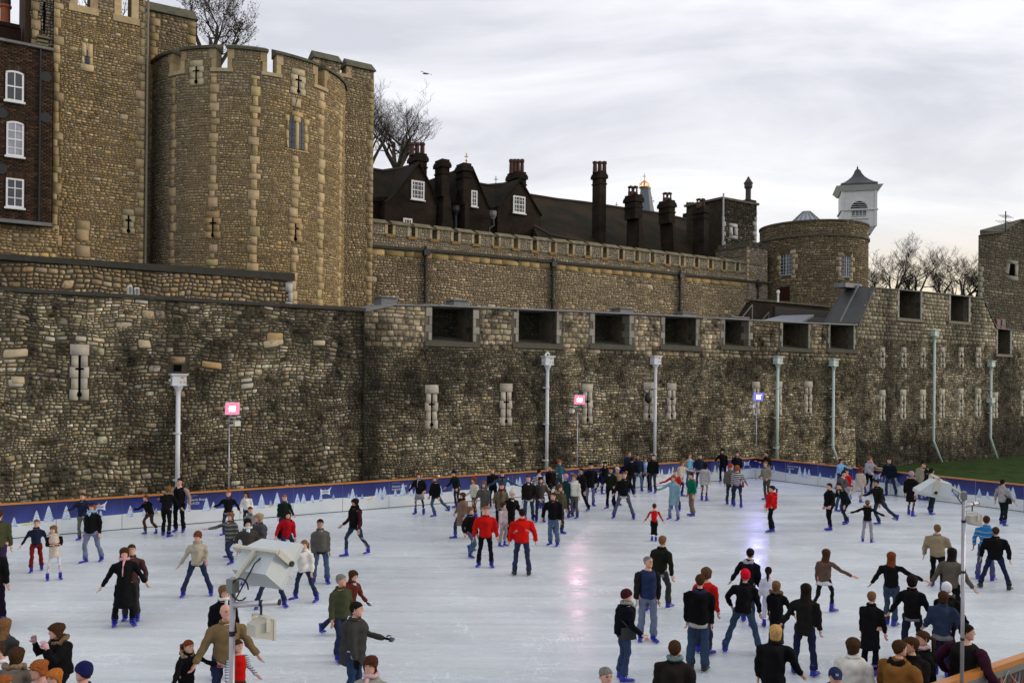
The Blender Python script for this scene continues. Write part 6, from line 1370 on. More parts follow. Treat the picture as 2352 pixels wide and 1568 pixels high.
# ============================================================ FLOODLIGHT POSTS
M_steel = mat('galvanised_tube', (.34, .33, .36), .35, noise=.2, nscale=5, metal=.5); M_house = mat('lamp_housing', (.50, .55, .56), .45, noise=.05); M_cream = mat('cream_plastic', (.55, .53, .45), .5, noise=.05)
def flood(label, foot, zt_, yaw, pitch, lit=None, spk=0.35, arm_side=1, base_z=GZ, scale=1.0, arm_tilt=0.0, offs=(0, 0), tube_r=.024):
    """asymmetric floodlight on a scaffold tube. yaw: heading of the lamp face; pitch: tilt of the face below level"""
    x, y = foot; t_ = thing('floodlight_post', label, 'floodlight', (x, y, base_z), 'floodlight posts around the rink')
    mb = MB(); mb.tube([(x, y, base_z), (x, y, zt_)], tube_r, 10); mb.build('pole', M_steel, t_, smooth=True)
    mb = MB(); [mb.lathe((x, y, zz), [(tube_r + .003, 0), (tube_r + .003, .035)], 10) for zz in (zt_ - .42, zt_ - 1.1, zt_ - 2.0)]; mb.build('cable_tie', M_black, t_)
    fw = Vector((math.cos(yaw) * math.cos(pitch), math.sin(yaw) * math.cos(pitch), -math.sin(pitch))); rt_ = Vector((math.sin(yaw), -math.cos(yaw), 0)); up = rt_.cross(fw) * 1.0
    C = Vector((x, y, zt_)) + Vector((offs[0], offs[1], 0)) + up * .14 * scale
    S = scale
    def q(a, b, c): return C + rt_ * a * S + up * b * S + fw * c * S
    # housing: rectangular face, wedge-shaped back
    W2, H2 = .22, .20
    face = [q(-W2, -H2, .10), q(W2, -H2, .10), q(W2, H2, .10), q(-W2, H2, .10)]; rim = [q(-W2, -H2, .06), q(W2, -H2, .06), q(W2, H2, .06), q(-W2, H2, .06)]
    bk_ = [q(-W2 * .82, -H2 * .9, -.12), q(W2 * .82, -H2 * .9, -.12), q(W2 * .82, .02, -.12), q(-W2 * .82, .02, -.12)]
    mb = MB(); mb.hexa(rim + face); mb.add(bk_ + rim, [(0, 1, 2, 3), (0, 1, 5, 4), (1, 2, 6, 5), (2, 3, 7, 6), (3, 0, 4, 7)]); mb.build('lamp_housing', M_house, t_)
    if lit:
        mb = MB(); mb.add([q(-W2 * .98, -H2 * .98, .102), q(W2 * .98, -H2 * .98, .102), q(W2 * .98, H2 * .98, .102), q(-W2 * .98, H2 * .98, .102)], [(0, 1, 2, 3)]); mb.build('lit_reflector', lit[1], t_); lit = lit[0]; W2 *= .45; H2 *= .45  # added emissive quad imitates the tinted glare around the lamp
    g = [q(-W2 * .88, -H2 * .86, .104), q(W2 * .88, -H2 * .86, .104), q(W2 * .88, H2 * .86, .104), q(-W2 * .88, H2 * .86, .104)]
    mb = MB(); mb.add(g, [(0, 1, 2, 3)]); mb.build('lamp_glass', lit if lit else mat('unlit_lamp_glass', (.10, .11, .12), .15), t_)
    W2, H2 = .22, .20; mb = MB()
    for sg in (-1, 1): mb.hexa([q(sg * (W2 + .004), -.02, -.16), q(sg * (W2 + .02), -.02, -.16), q(sg * (W2 + .02), -.02, .05), q(sg * (W2 + .004), -.02, .05), q(sg * (W2 + .004), .03, -.16), q(sg * (W2 + .02), .03, -.16), q(sg * (W2 + .02), .03, .05), q(sg * (W2 + .004), .03, .05)])
    mb.tube([q(-W2 - .02, 0, -.16), q(W2 + .02, 0, -.16)], .018, 6); mb.tube([q(0, 0, -.16), (x, y, zt_ - .05)], .022, 6); mb.build('bracket', M_cream, t_)
    mb = MB(); [mb.tube([q(sg * (W2 + .02), 0, .03), q(sg * (W2 + .035), 0, .03)], .022, 8) for sg in (-1, 1)]; mb.build('pivot_knob', M_black, t_)
    # control gear and cables at the pole head
    mb = MB(); mb.wbox((x, y, zt_ - .11), (.07, .06, .10), yaw); mb.build('clamp', mat('grey_steel'), t_)
    mb = MB(); pts = [Vector((x, y, zt_ - .06)) + Vector((math.cos(a_) * .06 + .07 * rt_.x, rt_.y * .07, math.sin(a_) * .08 - .02)) for a_ in np.linspace(0, 5.5, 14)]; mb.tube(pts, .006, 5); mb.tube([q(.05, -.05, -.12), q(.06, -.12, -.16), (x, y, zt_ - .2), (x + .03, y, zt_ - .4)], .006, 5); mb.build('cable', M_black, t_)
    # side arm with a horn loudspeaker hanging from it
    if spk:
        ad_ = Vector((math.cos(arm_tilt), math.sin(arm_tilt), 0)) * arm_side; A = Vector((x, y, zt_ - .2)); B = A + ad_ * spk * S * 1.05 + Vector((0, 0, .03 if arm_side else 0))
        mb = MB(); mb.tube([A, B], tube_r * 1.02, 10); mb.build('side_arm', mat('bright_tube', (.62, .60, .64), .3, metal=.3), t_, smooth=True)
        mb = MB(); mb.tube([B, B + ad_ * .012], tube_r * 1.08, 10); Mx = A.lerp(B, .62); mb.tube([Mx - ad_ * .012, Mx + ad_ * .012], tube_r * 1.15, 10); mb.tube([Mx, Mx + Vector((0, 0, -.09))], .009, 6); mb.build('strap', M_black, t_)
        c = Mx + Vector((0, 0, -.20 * S)); f2 = Vector((-math.cos(yaw) * .2 + ad_.x, math.sin(yaw) + .2, 0)).normalized(); r2 = Vector((f2.y, -f2.x, 0)); u2 = Vector((0, 0, 1))
        def w(a, b, d_): return c + r2 * a * S + u2 * b * S + f2 * d_ * S
        mb = MB(); mb.hexa([w(-.06, -.045, -.09), w(.06, -.045, -.09), w(.1, -.085, .05), w(-.1, -.085, .05), w(-.06, .05, -.09), w(.06, .05, -.09), w(.1, .07, .05), w(-.1, .07, .05)]); mb.hexa([w(-.105, -.09, .05), w(.105, -.09, .05), w(.105, -.09, .07), w(-.105, -.09, .07), w(-.105, .075, .05), w(.105, .075, .05), w(.105, .075, .07), w(-.105, .075, .07)]); mb.build('loudspeaker_horn', M_cream, t_)
        mb = MB(); mb.hexa([w(-.095, .1, -.02), w(.095, .1, -.02), w(.095, .1, .02), w(-.095, .1, .02), w(-.095, .108, -.02), w(.095, .108, -.02), w(.095, .108, .02), w(-.095, .108, .02)])
        for sg in (-1, 1): mb.hexa([w(sg * .095, -.01, -.018), w(sg * .102, -.01, -.018), w(sg * .102, -.01, .018), w(sg * .095, -.01, .018), w(sg * .095, .104, -.018), w(sg * .102, .104, -.018), w(sg * .102, .104, .018), w(sg * .095, .104, .018)])
        mb.build('loudspeaker_bracket', M_cream, t_)
    return t_
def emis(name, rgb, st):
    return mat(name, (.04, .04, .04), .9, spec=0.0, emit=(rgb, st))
def along(px, t, py): s_ = on(px, py, t)[0]; return np.array(W(s_, t, 0))[:2]
def topz(px, py, t): return on(px, py, t)[1]
f1 = along(534, RN - .16, 1400); f2 = along(2212, RN - .16, 1300)
flood('unlit floodlight on a pole seen from behind, near the bottom left of the rink', f1, topz(534, 1325, RN - .16), R_(62), R_(38), None, .36, 1, scale=.9, offs=(.16, .10), arm_tilt=R_(-4), tube_r=.021)
flood('unlit floodlight on a pole seen side-on, near the bottom right of the rink', f2, topz(2212, 1128, RN - .16), R_(165), R_(80), None, .26, 1, scale=1.0, offs=(-.24, .06), arm_tilt=R_(25), tube_r=.025)
tb = RF + .14
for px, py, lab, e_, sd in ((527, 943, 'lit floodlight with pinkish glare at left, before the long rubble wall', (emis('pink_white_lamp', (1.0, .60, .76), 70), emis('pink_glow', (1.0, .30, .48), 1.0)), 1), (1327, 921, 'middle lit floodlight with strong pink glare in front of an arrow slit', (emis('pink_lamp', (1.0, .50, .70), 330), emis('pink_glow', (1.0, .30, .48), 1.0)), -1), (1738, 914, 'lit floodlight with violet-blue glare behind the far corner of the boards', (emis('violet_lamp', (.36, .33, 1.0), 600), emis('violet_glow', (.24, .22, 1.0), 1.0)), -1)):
    ft = along(px, tb, py); dirc = math.atan2(-ft[1] - 0, -ft[0]) ; dirc = math.atan2(10 - ft[1], 6 - ft[0]) if px > 600 else math.atan2(0 - ft[1], 4 - ft[0])
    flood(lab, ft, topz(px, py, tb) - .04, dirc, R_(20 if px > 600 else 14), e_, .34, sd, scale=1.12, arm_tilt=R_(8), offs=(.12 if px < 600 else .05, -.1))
# ============================================================ PEOPLE
def cloth(rgb, stripes=None):
    key = 'cloth_%.3f_%.3f_%.3f_%s' % (*rgb, stripes)
    if key in MATS: return MATS[key]
    m = mat(key, rgb if max(rgb) > .03 else tuple(q * .55 for q in rgb), .95, noise=.22, nscale=7, bump=.35, bscale=14, spec=.06)
    m.name = 'woven_cloth'
    if stripes:
        col2, freq, duty = stripes; t = NT(m); p = t.n['Principled BSDF']; cd = t.new('ShaderNodeTexCoord'); sp = t.new('ShaderNodeSeparateXYZ'); t.link(cd.outputs['Object'], sp.inputs[0])
        a = t.new('ShaderNodeMath', operation='MULTIPLY'); t.link(sp.outputs['Z'], a.inputs[0]); a.inputs[1].default_value = freq
        f = t.new('ShaderNodeMath', operation='FRACT'); t.link(a.outputs[0], f.inputs[0]); g = t.new('ShaderNodeMath', operation='GREATER_THAN'); t.link(f.outputs[0], g.inputs[0]); g.inputs[1].default_value = duty
        mx_ = t.new('ShaderNodeMix', data_type='RGBA'); t.link(g.outputs[0], mx_.inputs['Factor']); mx_.inputs['A'].default_value = (*rgb, 1); mx_.inputs['B'].default_value = (*col2, 1)
        t.link(mx_.outputs['Result'], p.inputs['Base Color'])
    return m
BLK = (.012, .012, .014); NAV = (.012, .016, .035); DJN = (.022, .035, .065); JN = (.06, .10, .16); LJN = (.14, .19, .25); RED = (.42, .008, .006); CRM = (.55, .52, .43); WHT = (.62, .61, .58); GRY = (.11, .11, .105); LGR = (.33, .33, .33); BRN = (.10, .055, .03); TAN = (.20, .145, .07)
OLV = (.05, .055, .028); GRN = (.008, .12, .05); LBL = (.22, .42, .62); KHK = (.14, .105, .07); MAR = (.09, .012, .018); PNK = (.60, .30, .34); DGR = (.035, .035, .035); BGE = (.36, .32, .24); DKR = (.14, .02, .02); BR2 = (.14, .07, .04)
HBR = (.055, .027, .013); HBK = (.014, .010, .009); HBL = (.42, .28, .12); HGI = (.30, .09, .025); HGR = (.20, .19, .17); HLB = (.17, .09, .04); HRD = (.16, .04, .015)
M_skin = mat('skin', (.56, .30, .215), .6, noise=.08, nscale=12); M_skd = mat('tanned_skin', (.36, .19, .12), .6, noise=.08, nscale=12)
M_eye = mat('eye_dark', (.02, .015, .012), .3); M_lip = mat('lip', (.35, .10, .09), .5)
M_boot = mat('blue_skate_shell', (.012, .018, .34), .3, noise=.15, nscale=20); M_bbk = mat('black_skate_leather', (.015, .015, .016), .4); M_blade = mat('skate_blade', (.55, .57, .6), 0.5, metal=.6)
def hairm(rgb):
    return mat('hair_%.3f_%.3f_%.3f' % rgb, rgb, .75, noise=.5, nscale=22, stretch=(5, 5, 1), bump=.9, bscale=26, spec=.05)
HEADP = [(-.125, .026, .030, -.055), (-.112, .046, .048, -.045), (-.085, .062, .072, -.022), (-.05, .071, .088, -.008), (-.01, .077, .097, .0), (.03, .080, .102, .003), (.065, .076, .098, .005), (.095, .062, .080, .006), (.115, .038, .050, .006), (.124, .012, .016, .006)]
def hp(z):
    zs = [q[0] for q in HEADP]; return [float(np.interp(z, zs, [q[i] for q in HEADP])) for i in (1, 2, 3)]
def make_head(mb, c, hs, R3):
    n = 14; P = []
    for z, rx, ry, yo in HEADP:
        for k in range(n):
            a = 2 * math.pi * k / n; x, y = math.cos(a) * rx, math.sin(a) * ry + yo
            if y < 0 and abs(z) < .06: y *= 1.0 - .06 * (abs(x) < .03) * (z > .0)
            P.append(Vector((x, y, z)))
    fs = [(i * n + k, i * n + (k + 1) % n, (i + 1) * n + (k + 1) % n, (i + 1) * n + k) for i in range(len(HEADP) - 1) for k in range(n)] + [tuple(range(n - 1, -1, -1)), tuple(range((len(HEADP) - 1) * n, len(HEADP) * n))]
    T = lambda v: c + R3 @ (Vector((v[0], v[1], v[2] * .95)) * hs)
    mb.add([T(p) for p in P], fs, mi=0)
    mb.add([T(q) for q in ((-.012, -.090, .022), (.012, -.090, .022), (0, -.100, .02), (-.019, -.090, -.032), (.019, -.090, -.032), (0, -.122, -.026), (0, -.088, -.038))], [(0, 2, 5, 3), (1, 4, 5, 2), (3, 5, 6), (5, 4, 6)], mi=0)   # nose
    for sg in (-1, 1):
        mb.add([T(q) for q in ((sg * .018, -.0945, .018), (sg * .044, -.085, .018), (sg * .044, -.088, .030), (sg * .018, -.0975, .030), (sg * .031, -.099, .024))], [(0, 1, 4), (1, 2, 4), (2, 3, 4), (3, 0, 4)], mi=1)   # eyes
        mb.add([T(q) for q in ((sg * .014, -.100, .042), (sg * .050, -.086, .040), (sg * .048, -.087, .047), (sg * .014, -.101, .050))], [(0, 1, 2, 3)], mi=1)   # brows
        mb.add([T(q) for q in ((sg * .076, -.008, .03), (sg * .092, .012, .035), (sg * .088, .016, -.01), (sg * .074, .0, -.03), (sg * .077, .02, .0))], [(0, 1, 2, 3), (0, 1, 4), (1, 2, 4), (2, 3, 4)], mi=0)   # ears
    mb.add([T(q) for q in ((-.026, -.082, -.064), (0, -.093, -.060), (.026, -.082, -.064), (0, -.089, -.073))], [(0, 1, 2, 3)], mi=2)   # mouth
def cap_shell(mb, c, hs, R3, zf, zs, zb, infl=1.12, top=.012, taper=1.0, back=0.0, n=16, m=8, wob=0.0, rr=None):
    """hair or hat: a shell round the skull down to zf in front, zs at the sides, zb behind"""
    P = []; rr = rr or random.Random(1)
    for j in range(m + 1):
        for k in range(n):
            a = 2 * math.pi * k / n; f = -math.sin(a)   # f=1 front
            lim = zs + (zf - zs) * max(f, 0) ** .55 if f > 0 else zs + (zb - zs) * (-f) ** .8
            z = .124 + (lim - .124) * (j / m) ** 1.15; rx, ry, yo = hp(max(z, -.06)) if z < .118 else hp(.118)
            if j == 0: rx = ry = .02
            if z < -.06: q = (-.06 - z); rx, ry = rx * taper ** (q * 10), ry * taper ** (q * 10); yo += back * q
            w_ = 1 + wob * rr.uniform(-1, 1); P.append(Vector((math.cos(a) * rx * infl * w_, math.sin(a) * ry * infl * w_ + yo, z + top * (1 - j / m))))
    fs = [(i * n + k, i * n + (k + 1) % n, (i + 1) * n + (k + 1) % n, (i + 1) * n + k) for i in range(m) for k in range(n)] + [tuple(range(n - 1, -1, -1)), tuple(range(m * n, (m + 1) * n))]
    mb.add([c + R3 @ (p * hs) for p in P], fs)
def make_hand(mb, w, d, side_, s, grip=.35):
    """palm, four unequal bent fingers and a thumb leaving the side of the palm"""
    d = d.normalized(); a = Vector((0, -1, 0)); a = (a - d * a.dot(d)); a = a.normalized() if a.length > .1 else Vector((1, 0, 0)); b = d.cross(a)    # a: towards the thumb, b: out of the palm
    b = b * side_
    mb.tube([w - d * .02 * s, w + d * .02 * s, w + d * .055 * s, w + d * .085 * s], [(.026 * s, .018 * s), (.032 * s, .016 * s), (.040 * s, .015 * s), (.038 * s, .012 * s)], 8, mi=0)
    for i, (o, L_) in enumerate(((.029, .070), (.010, .080), (-.010, .074), (-.028, .058))):
        p0 = w + d * .075 * s + a * o * s; p1 = p0 + (d * math.cos(grip * .6) + b * math.sin(grip * .6)) * L_ * .5 * s; p2 = p1 + (d * math.cos(grip * 2) + b * math.sin(grip * 2)) * L_ * .5 * s
        mb.tube([p0, p1, p2], [.0095 * s, .009 * s, .007 * s], 5, mi=0)
    p0 = w + d * .025 * s + a * .028 * s; mb.tube([p0, p0 + (a * .75 + d * .65 + b * .2) * .035 * s, p0 + (a * .8 + d * 1.4 + b * .5) * .035 * s + d * .012 * s], [.013 * s, .011 * s, .008 * s], 5, mi=0)
ARMS = {'down': ((.16, .02, -1), (.06, -.18, -1)), 'hang': ((.10, -.02, -1), (.02, -.08, -1)), 'out': ((.42, .02, -.90), (.52, -.18, -.82)), 'wide': ((.86, .0, -.50), (.93, -.15, -.33)), 'fwd': ((.18, -.45, -.85), (-.05, -.95, -.2)),
        'reach': ((.45, -.75, -.45), (.3, -.9, -.2)), 'half': ((.38, .05, -.92), (.35, -.6, -.7)), 'fold': ((.22, -.35, -.9), (-.88, -.42, .12)), 'face': ((.55, -.45, -.55), (-.35, -.25, .9)), 'pocket': ((.38, .18, -.9), (-.12, -.35, -.93)),
        'back': ((.30, .50, -.8), (.22, .45, -.86)), 'bent': ((.25, .1, -.95), (.05, -.85, -.5)), 'rail': ((.40, -.55, -.72), (.45, -.85, -.12)), 'hip': ((.55, .15, -.82), (-.30, -.45, -.80)), 'behind': ((.22, .30, -.92), (-.45, .15, -.85)), 'arc': ((.36, .0, -.93), (.12, -.14, -.97)), 'point': ((.85, -.35, -.35), (.9, -.35, -.15))}
LEGS = {'stand': ((-.115, .03, 0), (.125, -.04, 0)), 'apart': ((-.17, .02, 0), (.17, -.03, 0)), 'wide': ((-.32, 0, 0), (.32, .02, 0)), 'stride': ((-.10, -.26, 0), (.11, .30, .02)), 'stride2': ((-.11, .30, .02), (.10, -.26, 0)), 'pushR': ((-.07, -.08, 0), (.42, .36, .03)), 'pushL': ((-.42, .36, .03), (.07, -.08, 0)),
        'skate': ((-.12, -.14, 0), (.15, .16, 0)), 'skate2': ((-.15, .16, 0), (.12, -.14, 0)), 'close': ((-.085, .03, 0), (.09, -.05, 0)), 'kick': ((-.08, 0, 0), (.12, .5, .16))}
PENDING = []
BOOT = {}
def boot_meshes(black):
    if black in BOOT: return BOOT[black]
    mb = MB(); mb.tube([(0, .105, .065), (0, .06, .062), (0, -.04, .06), (0, -.12, .058), (0, -.155, .056)], [(.030, .022), (.038, .03), (.042, .028), (.040, .024), (.020, .014)], 8)
    mb.tube([(0, .055, .05), (0, .05, .12), (0, .045, .19), (0, .045, .25)], [(.045, .055), (.044, .056), (.043, .052), (.050, .056)], 8)
    for z in (.11, .16, .21): mb.tube([(-.048, -.012, z), (0, -.018, z + .01), (.048, -.012, z)], .009, 4)
    mb.hexa([(-.036, -.15, .032), (.036, -.15, .032), (.036, .10, .032), (-.036, .10, .032), (-.038, -.15, .048), (.038, -.15, .048), (.036, .10, .048), (-.036, .10, .048)])
    o = mb.build('skate', M_bbk if black else M_boot, None, smooth=True); me = o.data; bpy.data.objects.remove(o)
    mb = MB(); mb.hexa([(-.003, -.155, 0), (.003, -.155, 0), (.003, .12, 0), (-.003, .12, 0), (-.003, -.175, .022), (.003, -.175, .022), (.003, .12, .018), (-.003, .12, .018)])
    for y in (-.10, .05): mb.hexa([(-.008, y - .022, .016), (.008, y - .022, .016), (.008, y + .022, .016), (-.008, y + .022, .016), (-.014, y - .03, .034), (.014, y - .03, .034), (.014, y + .03, .034), (-.014, y + .03, .034)])
    o = mb.build('blade', M_blade, None); mb_ = o.data; bpy.data.objects.remove(o); BOOT[black] = (me, mb_); return BOOT[black]
def queue(mb, name, matl, parent, voxel):
    me = bpy.data.meshes.new(name); me.from_pydata(mb.v, [], mb.f); o = bpy.data.objects.new(name, me); COL.objects.link(o)
    rm = o.modifiers.new('r', 'REMESH'); rm.mode = 'VOXEL'; rm.voxel_size = voxel; rm.use_smooth_shade = True; rm.adaptivity = 0.0
    sm = o.modifiers.new('s', 'SMOOTH'); sm.factor = .5; sm.iterations = 3
    PENDING.append((o, name, matl, parent))
NP = [0]
def P(label, x, yf, yh, face, coat, legs_c, hair, arms=('down', 'down'), legs='stand', h=None, lean=0.0, hat=None, scarf=None, fur=None, sleeves=None, build=1.0, gloves=None, skin=None, turn=0, hood=None, skates='blue', bag=None, text=None, flare=0.0, side_lean=0.0, pl=None, hem=None, cat='person', group=None, skirt=None):
    """one skater. x,yf,yh: where the feet and the crown are in the photo; yf None: h gives the height and yh the distance"""
    if yf is None:
        u, v = unroll(x, yh); Y = (H - (h or 1.72)) * F / v; gx, gy = Y * u / F, Y; ht = h or 1.72
        sN = gx * NX + gy * NY
    else:
        gx, gy, _ = gp_(x, yf, 0); ht = h or (H - unroll(x, yh)[1] * gy / F)
    ht = min(max(ht, .85), 1.95)
    sN = gx * NX + gy * NY; sS = gx * DX + gy * DY
    if sN > RF - .22: kx = (sN - (RF - .22)); gx -= NX * kx; gy -= NY * kx
    if sS > sC - .25: kx = sS - (sC - .25); gx -= DX * kx; gy -= DY * kx
    NP[0] += 1; r = random.Random(NP[0] * 13 + 5)
    k = ht / 1.80; kid = ht < 1.45; hs = k ** .55 * (1.0 if kid else 1.0) * .90
    root = bpy.data.objects.new('person', None); COL.objects.link(root); root.location = (gx, gy, 0); root.empty_display_size = .2; root.scale = (1.11, 1.13, 1)
    lean += r.uniform(-.01, .09); side_lean += r.uniform(-.045, .045); face = face + r.uniform(-9, 9)
    az_ = math.degrees(math.atan2(gx, gy)); root.rotation_euler = (0, 0, R_(face - az_)); OFF[root.name] = (0, 0, 0); tag(root, label, cat, group or 'skaters on the ice rink')
    if abs(face) > 90: arms = (arms[1], arms[0]); side_lean = -side_lean; legs = {'pushR': 'pushL', 'pushL': 'pushR', 'skate': 'skate2', 'skate2': 'skate'}.get(legs, legs)
    vox = (.024 if gy < 21 else .031 if gy < 30 else .038) * (1 if not kid else .85)
    legs_c = (legs_c[0], legs_c[1] * .86, legs_c[2]) if legs_c[2] > legs_c[0] * 1.4 else legs_c
    # ---- joints
    LL = .40 * k, .41 * k; foot = [Vector(q) * (k if i != 2 else 1) for i, q in enumerate(LEGS[legs])][:2]; foot = [Vector((q[0] * k, q[1] * k, q[2])) for q in LEGS[legs]]
    hipz = .93 * k + .04; ank = [Vector((q.x, q.y + .05 * k, q.z + .135)) for q in foot]
    for a in ank:
        hx = .085 * k if a.x > 0 else -.085 * k; d2 = (a.x - hx) ** 2 + (a.y) ** 2; mxl = (sum(LL) * .992) ** 2
        hipz = min(hipz, a.z + math.sqrt(max(mxl - d2, .05)))
    if lean > .3: hipz -= .05 * k
    hips = [Vector((-.088 * k, 0, hipz)), Vector((.088 * k, 0, hipz))]; knees = []
    for hpt, a in zip(hips, ank):
        d = a - hpt; L_ = min(d.length, sum(LL) * .999); dn = d.normalized(); x_ = (LL[0] ** 2 - LL[1] ** 2 + L_ * L_) / (2 * L_); hh = math.sqrt(max(LL[0] ** 2 - x_ * x_, 0)); bd = Vector((0, -1, 0)); bd = (bd - dn * bd.dot(dn)).normalized(); knees.append(hpt + dn * x_ + bd * hh)
    def tz(z, rx=0.0, ry=0.0):      # point on the leaning spine; z above the hips (unscaled)
        zz = z * k; return Vector((side_lean * zz + rx, -math.sin(lean) * zz * (1.0) + ry, hipz + math.cos(lean) * zz))
    neck = tz(.56); sh = [tz(.438, -.165 * k * build, .0), tz(.438, .165 * k * build, .0)]; headc = tz(.56) + Vector((side_lean * .1, -math.sin(lean) * .10 * 1.0, math.cos(lean * .6) * .118 * hs / .95))
    AL = .275 * k, .235 * k; el, wr, hd = [], [], []
    for i, (sgn, an) in enumerate(((-1, arms[0]), (1, arms[1]))):
        ua, fa = ARMS[an] if isinstance(an, str) else an; ua = Vector((ua[0] * sgn * .86, ua[1] - lean * .3, ua[2])).normalized(); fa = Vector((fa[0] * sgn * .88, fa[1] - lean * .3, fa[2])).normalized()
        ua = (ua + Vector((r.uniform(-.10, .10), r.uniform(-.14, .14), 0))).normalized()
        e_ = sh[i] + ua * AL[0]; w_ = e_ + fa * AL[1]; el.append(e_); wr.append(w_); hd.append(fa)
    skm = skin or M_skin
    # ---- body: one continuous skin under the clothes, with neck, head, hands
    b = MB()
    b.tube([tz(-.06), tz(.1), tz(.25), tz(.40), tz(.475), tz(.52), tz(.60), headc + Vector((0, 0, -.04))], [(.13 * k, .10 * k), (.125 * k, .09 * k), (.13 * k, .095 * k), (.14 * k, .10 * k), (.13 * k, .085 * k), (.07 * k, .065 * k), (.050 * hs, .054 * hs), (.052 * hs, .058 * hs)], 10)
    for i in (0, 1):
        b.tube([sh[i] + Vector((.05 * k * (1 if i == 0 else -1), 0, -.02)), sh[i].lerp(el[i], .15), el[i], wr[i]], [.05 * k, .045 * k, .036 * k, .026 * k], 8)
        b.tube([hips[i] + Vector((0, 0, .04)), hips[i].lerp(knees[i], .3), knees[i], knees[i].lerp(ank[i], .35), ank[i]], [.075 * k, .07 * k, .048 * k, .048 * k, .034 * k], 8)
    me = bpy.data.meshes.new('body'); me.from_pydata(b.v, [], b.f); o = bpy.data.objects.new('body', me); COL.objects.link(o)
    rm = o.modifiers.new('r', 'REMESH'); rm.mode = 'VOXEL'; rm.voxel_size = .045; rm.use_smooth_shade = True; sm = o.modifiers.new('s', 'SMOOTH'); sm.factor = .5; sm.iterations = 2
    R3 = Matrix.Rotation(R_(turn), 3, 'Z') @ Matrix.Rotation(lean * .35, 3, 'X')
    ex = MB(); make_head(ex, headc, hs, R3)
    for i in (0, 1):
        gl = MB() if gloves else ex
        make_hand(gl, wr[i] + hd[i] * .012, hd[i], 1 if i == 0 else -1, (.92 if kid else 1.0) * k ** .7, grip=r.uniform(.2, .5))
        if gloves: gl.build('glove', cloth(gloves), root, smooth=True)
    PENDING.append((o, 'body', [skm, M_eye, M_lip], root, ex))
    # ---- hair and hats
    if hair and hair[0] != 'bald':
        hm = hairm(hair[1]); mb = MB(); st = hair[0]
        if st == 'short': cap_shell(mb, headc, hs, R3, .070, .005, -.075, 1.08, wob=.06, rr=r)
        elif st == 'thin': cap_shell(mb, headc, hs, R3, .085, .0, -.07, 1.04, top=.0)
        elif st == 'bob': cap_shell(mb, headc, hs, R3, .066, -.09, -.125, 1.22, wob=.05, rr=r)
        elif st == 'curly': cap_shell(mb, headc, hs, R3, .062, -.085, -.11, 1.28, top=.025, wob=.12, rr=r)
        elif st == 'long': cap_shell(mb, headc, hs, R3, .066, -.17, -.34, 1.26, taper=1.09, back=.30, wob=.05, rr=r, m=11)
        elif st == 'tail':
            cap_shell(mb, headc, hs, R3, .065, -.01, -.06, 1.08); q = headc + R3 @ Vector((0, .10 * hs, .02)); mb.tube([q, q + R3 @ Vector((0, .06, -.03)), q + R3 @ Vector((0, .06, -.12)), q + R3 @ Vector((0, .045, -.21))], [.022, .03, .026, .008], 7)
        mb.build('hair', hm, root, smooth=True)
    if hat:
        mb = MB(); st = hat[0]
        if st == 'beanie': cap_shell(mb, headc, hs, R3, .045, .01, -.04, 1.17, top=.035)
        elif st == 'knit': cap_shell(mb, headc, hs, R3, .045, -.04, -.05, 1.25, top=.05, wob=.02, rr=r)
        elif st == 'helmet': cap_shell(mb, headc, hs, R3, .05, .0, -.07, 1.30, top=.04)
        elif st == 'hood': cap_shell(mb, headc, hs, R3, .07, -.13, -.16, 1.30, top=.035, taper=1.1, wob=.02, rr=r)
        elif st in ('cap', 'flat'):
            cap_shell(mb, headc, hs, R3, .06, .03, .0, 1.14, top=.02); mb.add([headc + R3 @ (Vector(q) * hs) for q in ((-.07, -.085, .066), (.07, -.085, .066), (.05, -.175, .052), (-.05, -.175, .052), (-.07, -.085, .058), (.07, -.085, .058), (.05, -.175, .046), (-.05, -.175, .046))], BOXF)
        hc = hat[1]; mm = cloth(hc, hat[2] if len(hat) > 2 else None) if st != 'helmet' else mat('helmet_%.2f' % hc[0], hc, .3)
        mb.build('hat' if st != 'helmet' else 'helmet', mm, root, smooth=True)
        if st == 'knit' and len(hat) > 3: pass
        if st == 'cap' and len(hat) > 2 and hat[2] is None:
            mb = MB(); mb.add([headc + R3 @ (Vector(q) * hs) for q in ((-.02, -.118, .075), (.02, -.118, .075), (.02, -.108, .108), (-.02, -.108, .108))], [(0, 1, 2, 3)]); mb.build('cap_badge', mat('badge_pale', (.25, .28, .4), .6), root)
    # ---- upper garment
    st, cc = coat[0], coat[1]; strp = coat[2] if len(coat) > 2 else None
    low = {'jacket': -.06, 'sweater': -.04, 'tee': -.04, 'coat': -.26, 'long': -.50, 'puffer': -.05, 'vest': -.04}[st]; fat = {'puffer': 1.16, 'vest': 1.1, 'tee': .93, 'sweater': .98}.get(st, 1.04) * build
    if hem is not None: low = hem
    c = MB(); rows = []
    def row(z, rx, ry): rows.append((tz(z) if z > -.1 else Vector((tz(-.1).x, tz(-.1).y + .0, hipz + z * k)), (rx * k * fat, ry * k * fat)))
    if low < -.3: row(low, .225 + flare, .165 + flare)
    if low < -.15: row(max(low, -.22), .200 + flare * .5, .145 + flare * .5)
    wq = .010 * (r.random() - .3); row(-.07 if low < -.07 else low, .186, .140); row(.03, .182 + wq, .138); row(.14, .176 + wq, .134); row(.28, .182, .138); row(.39, .194, .136); row(.445, .180, .122); row(.480, .138, .102); row(.510, .092, .082)
    c.tube([q[0] for q in rows], [q[1] for q in rows], 14)
    slv = c if sleeves is None else MB()
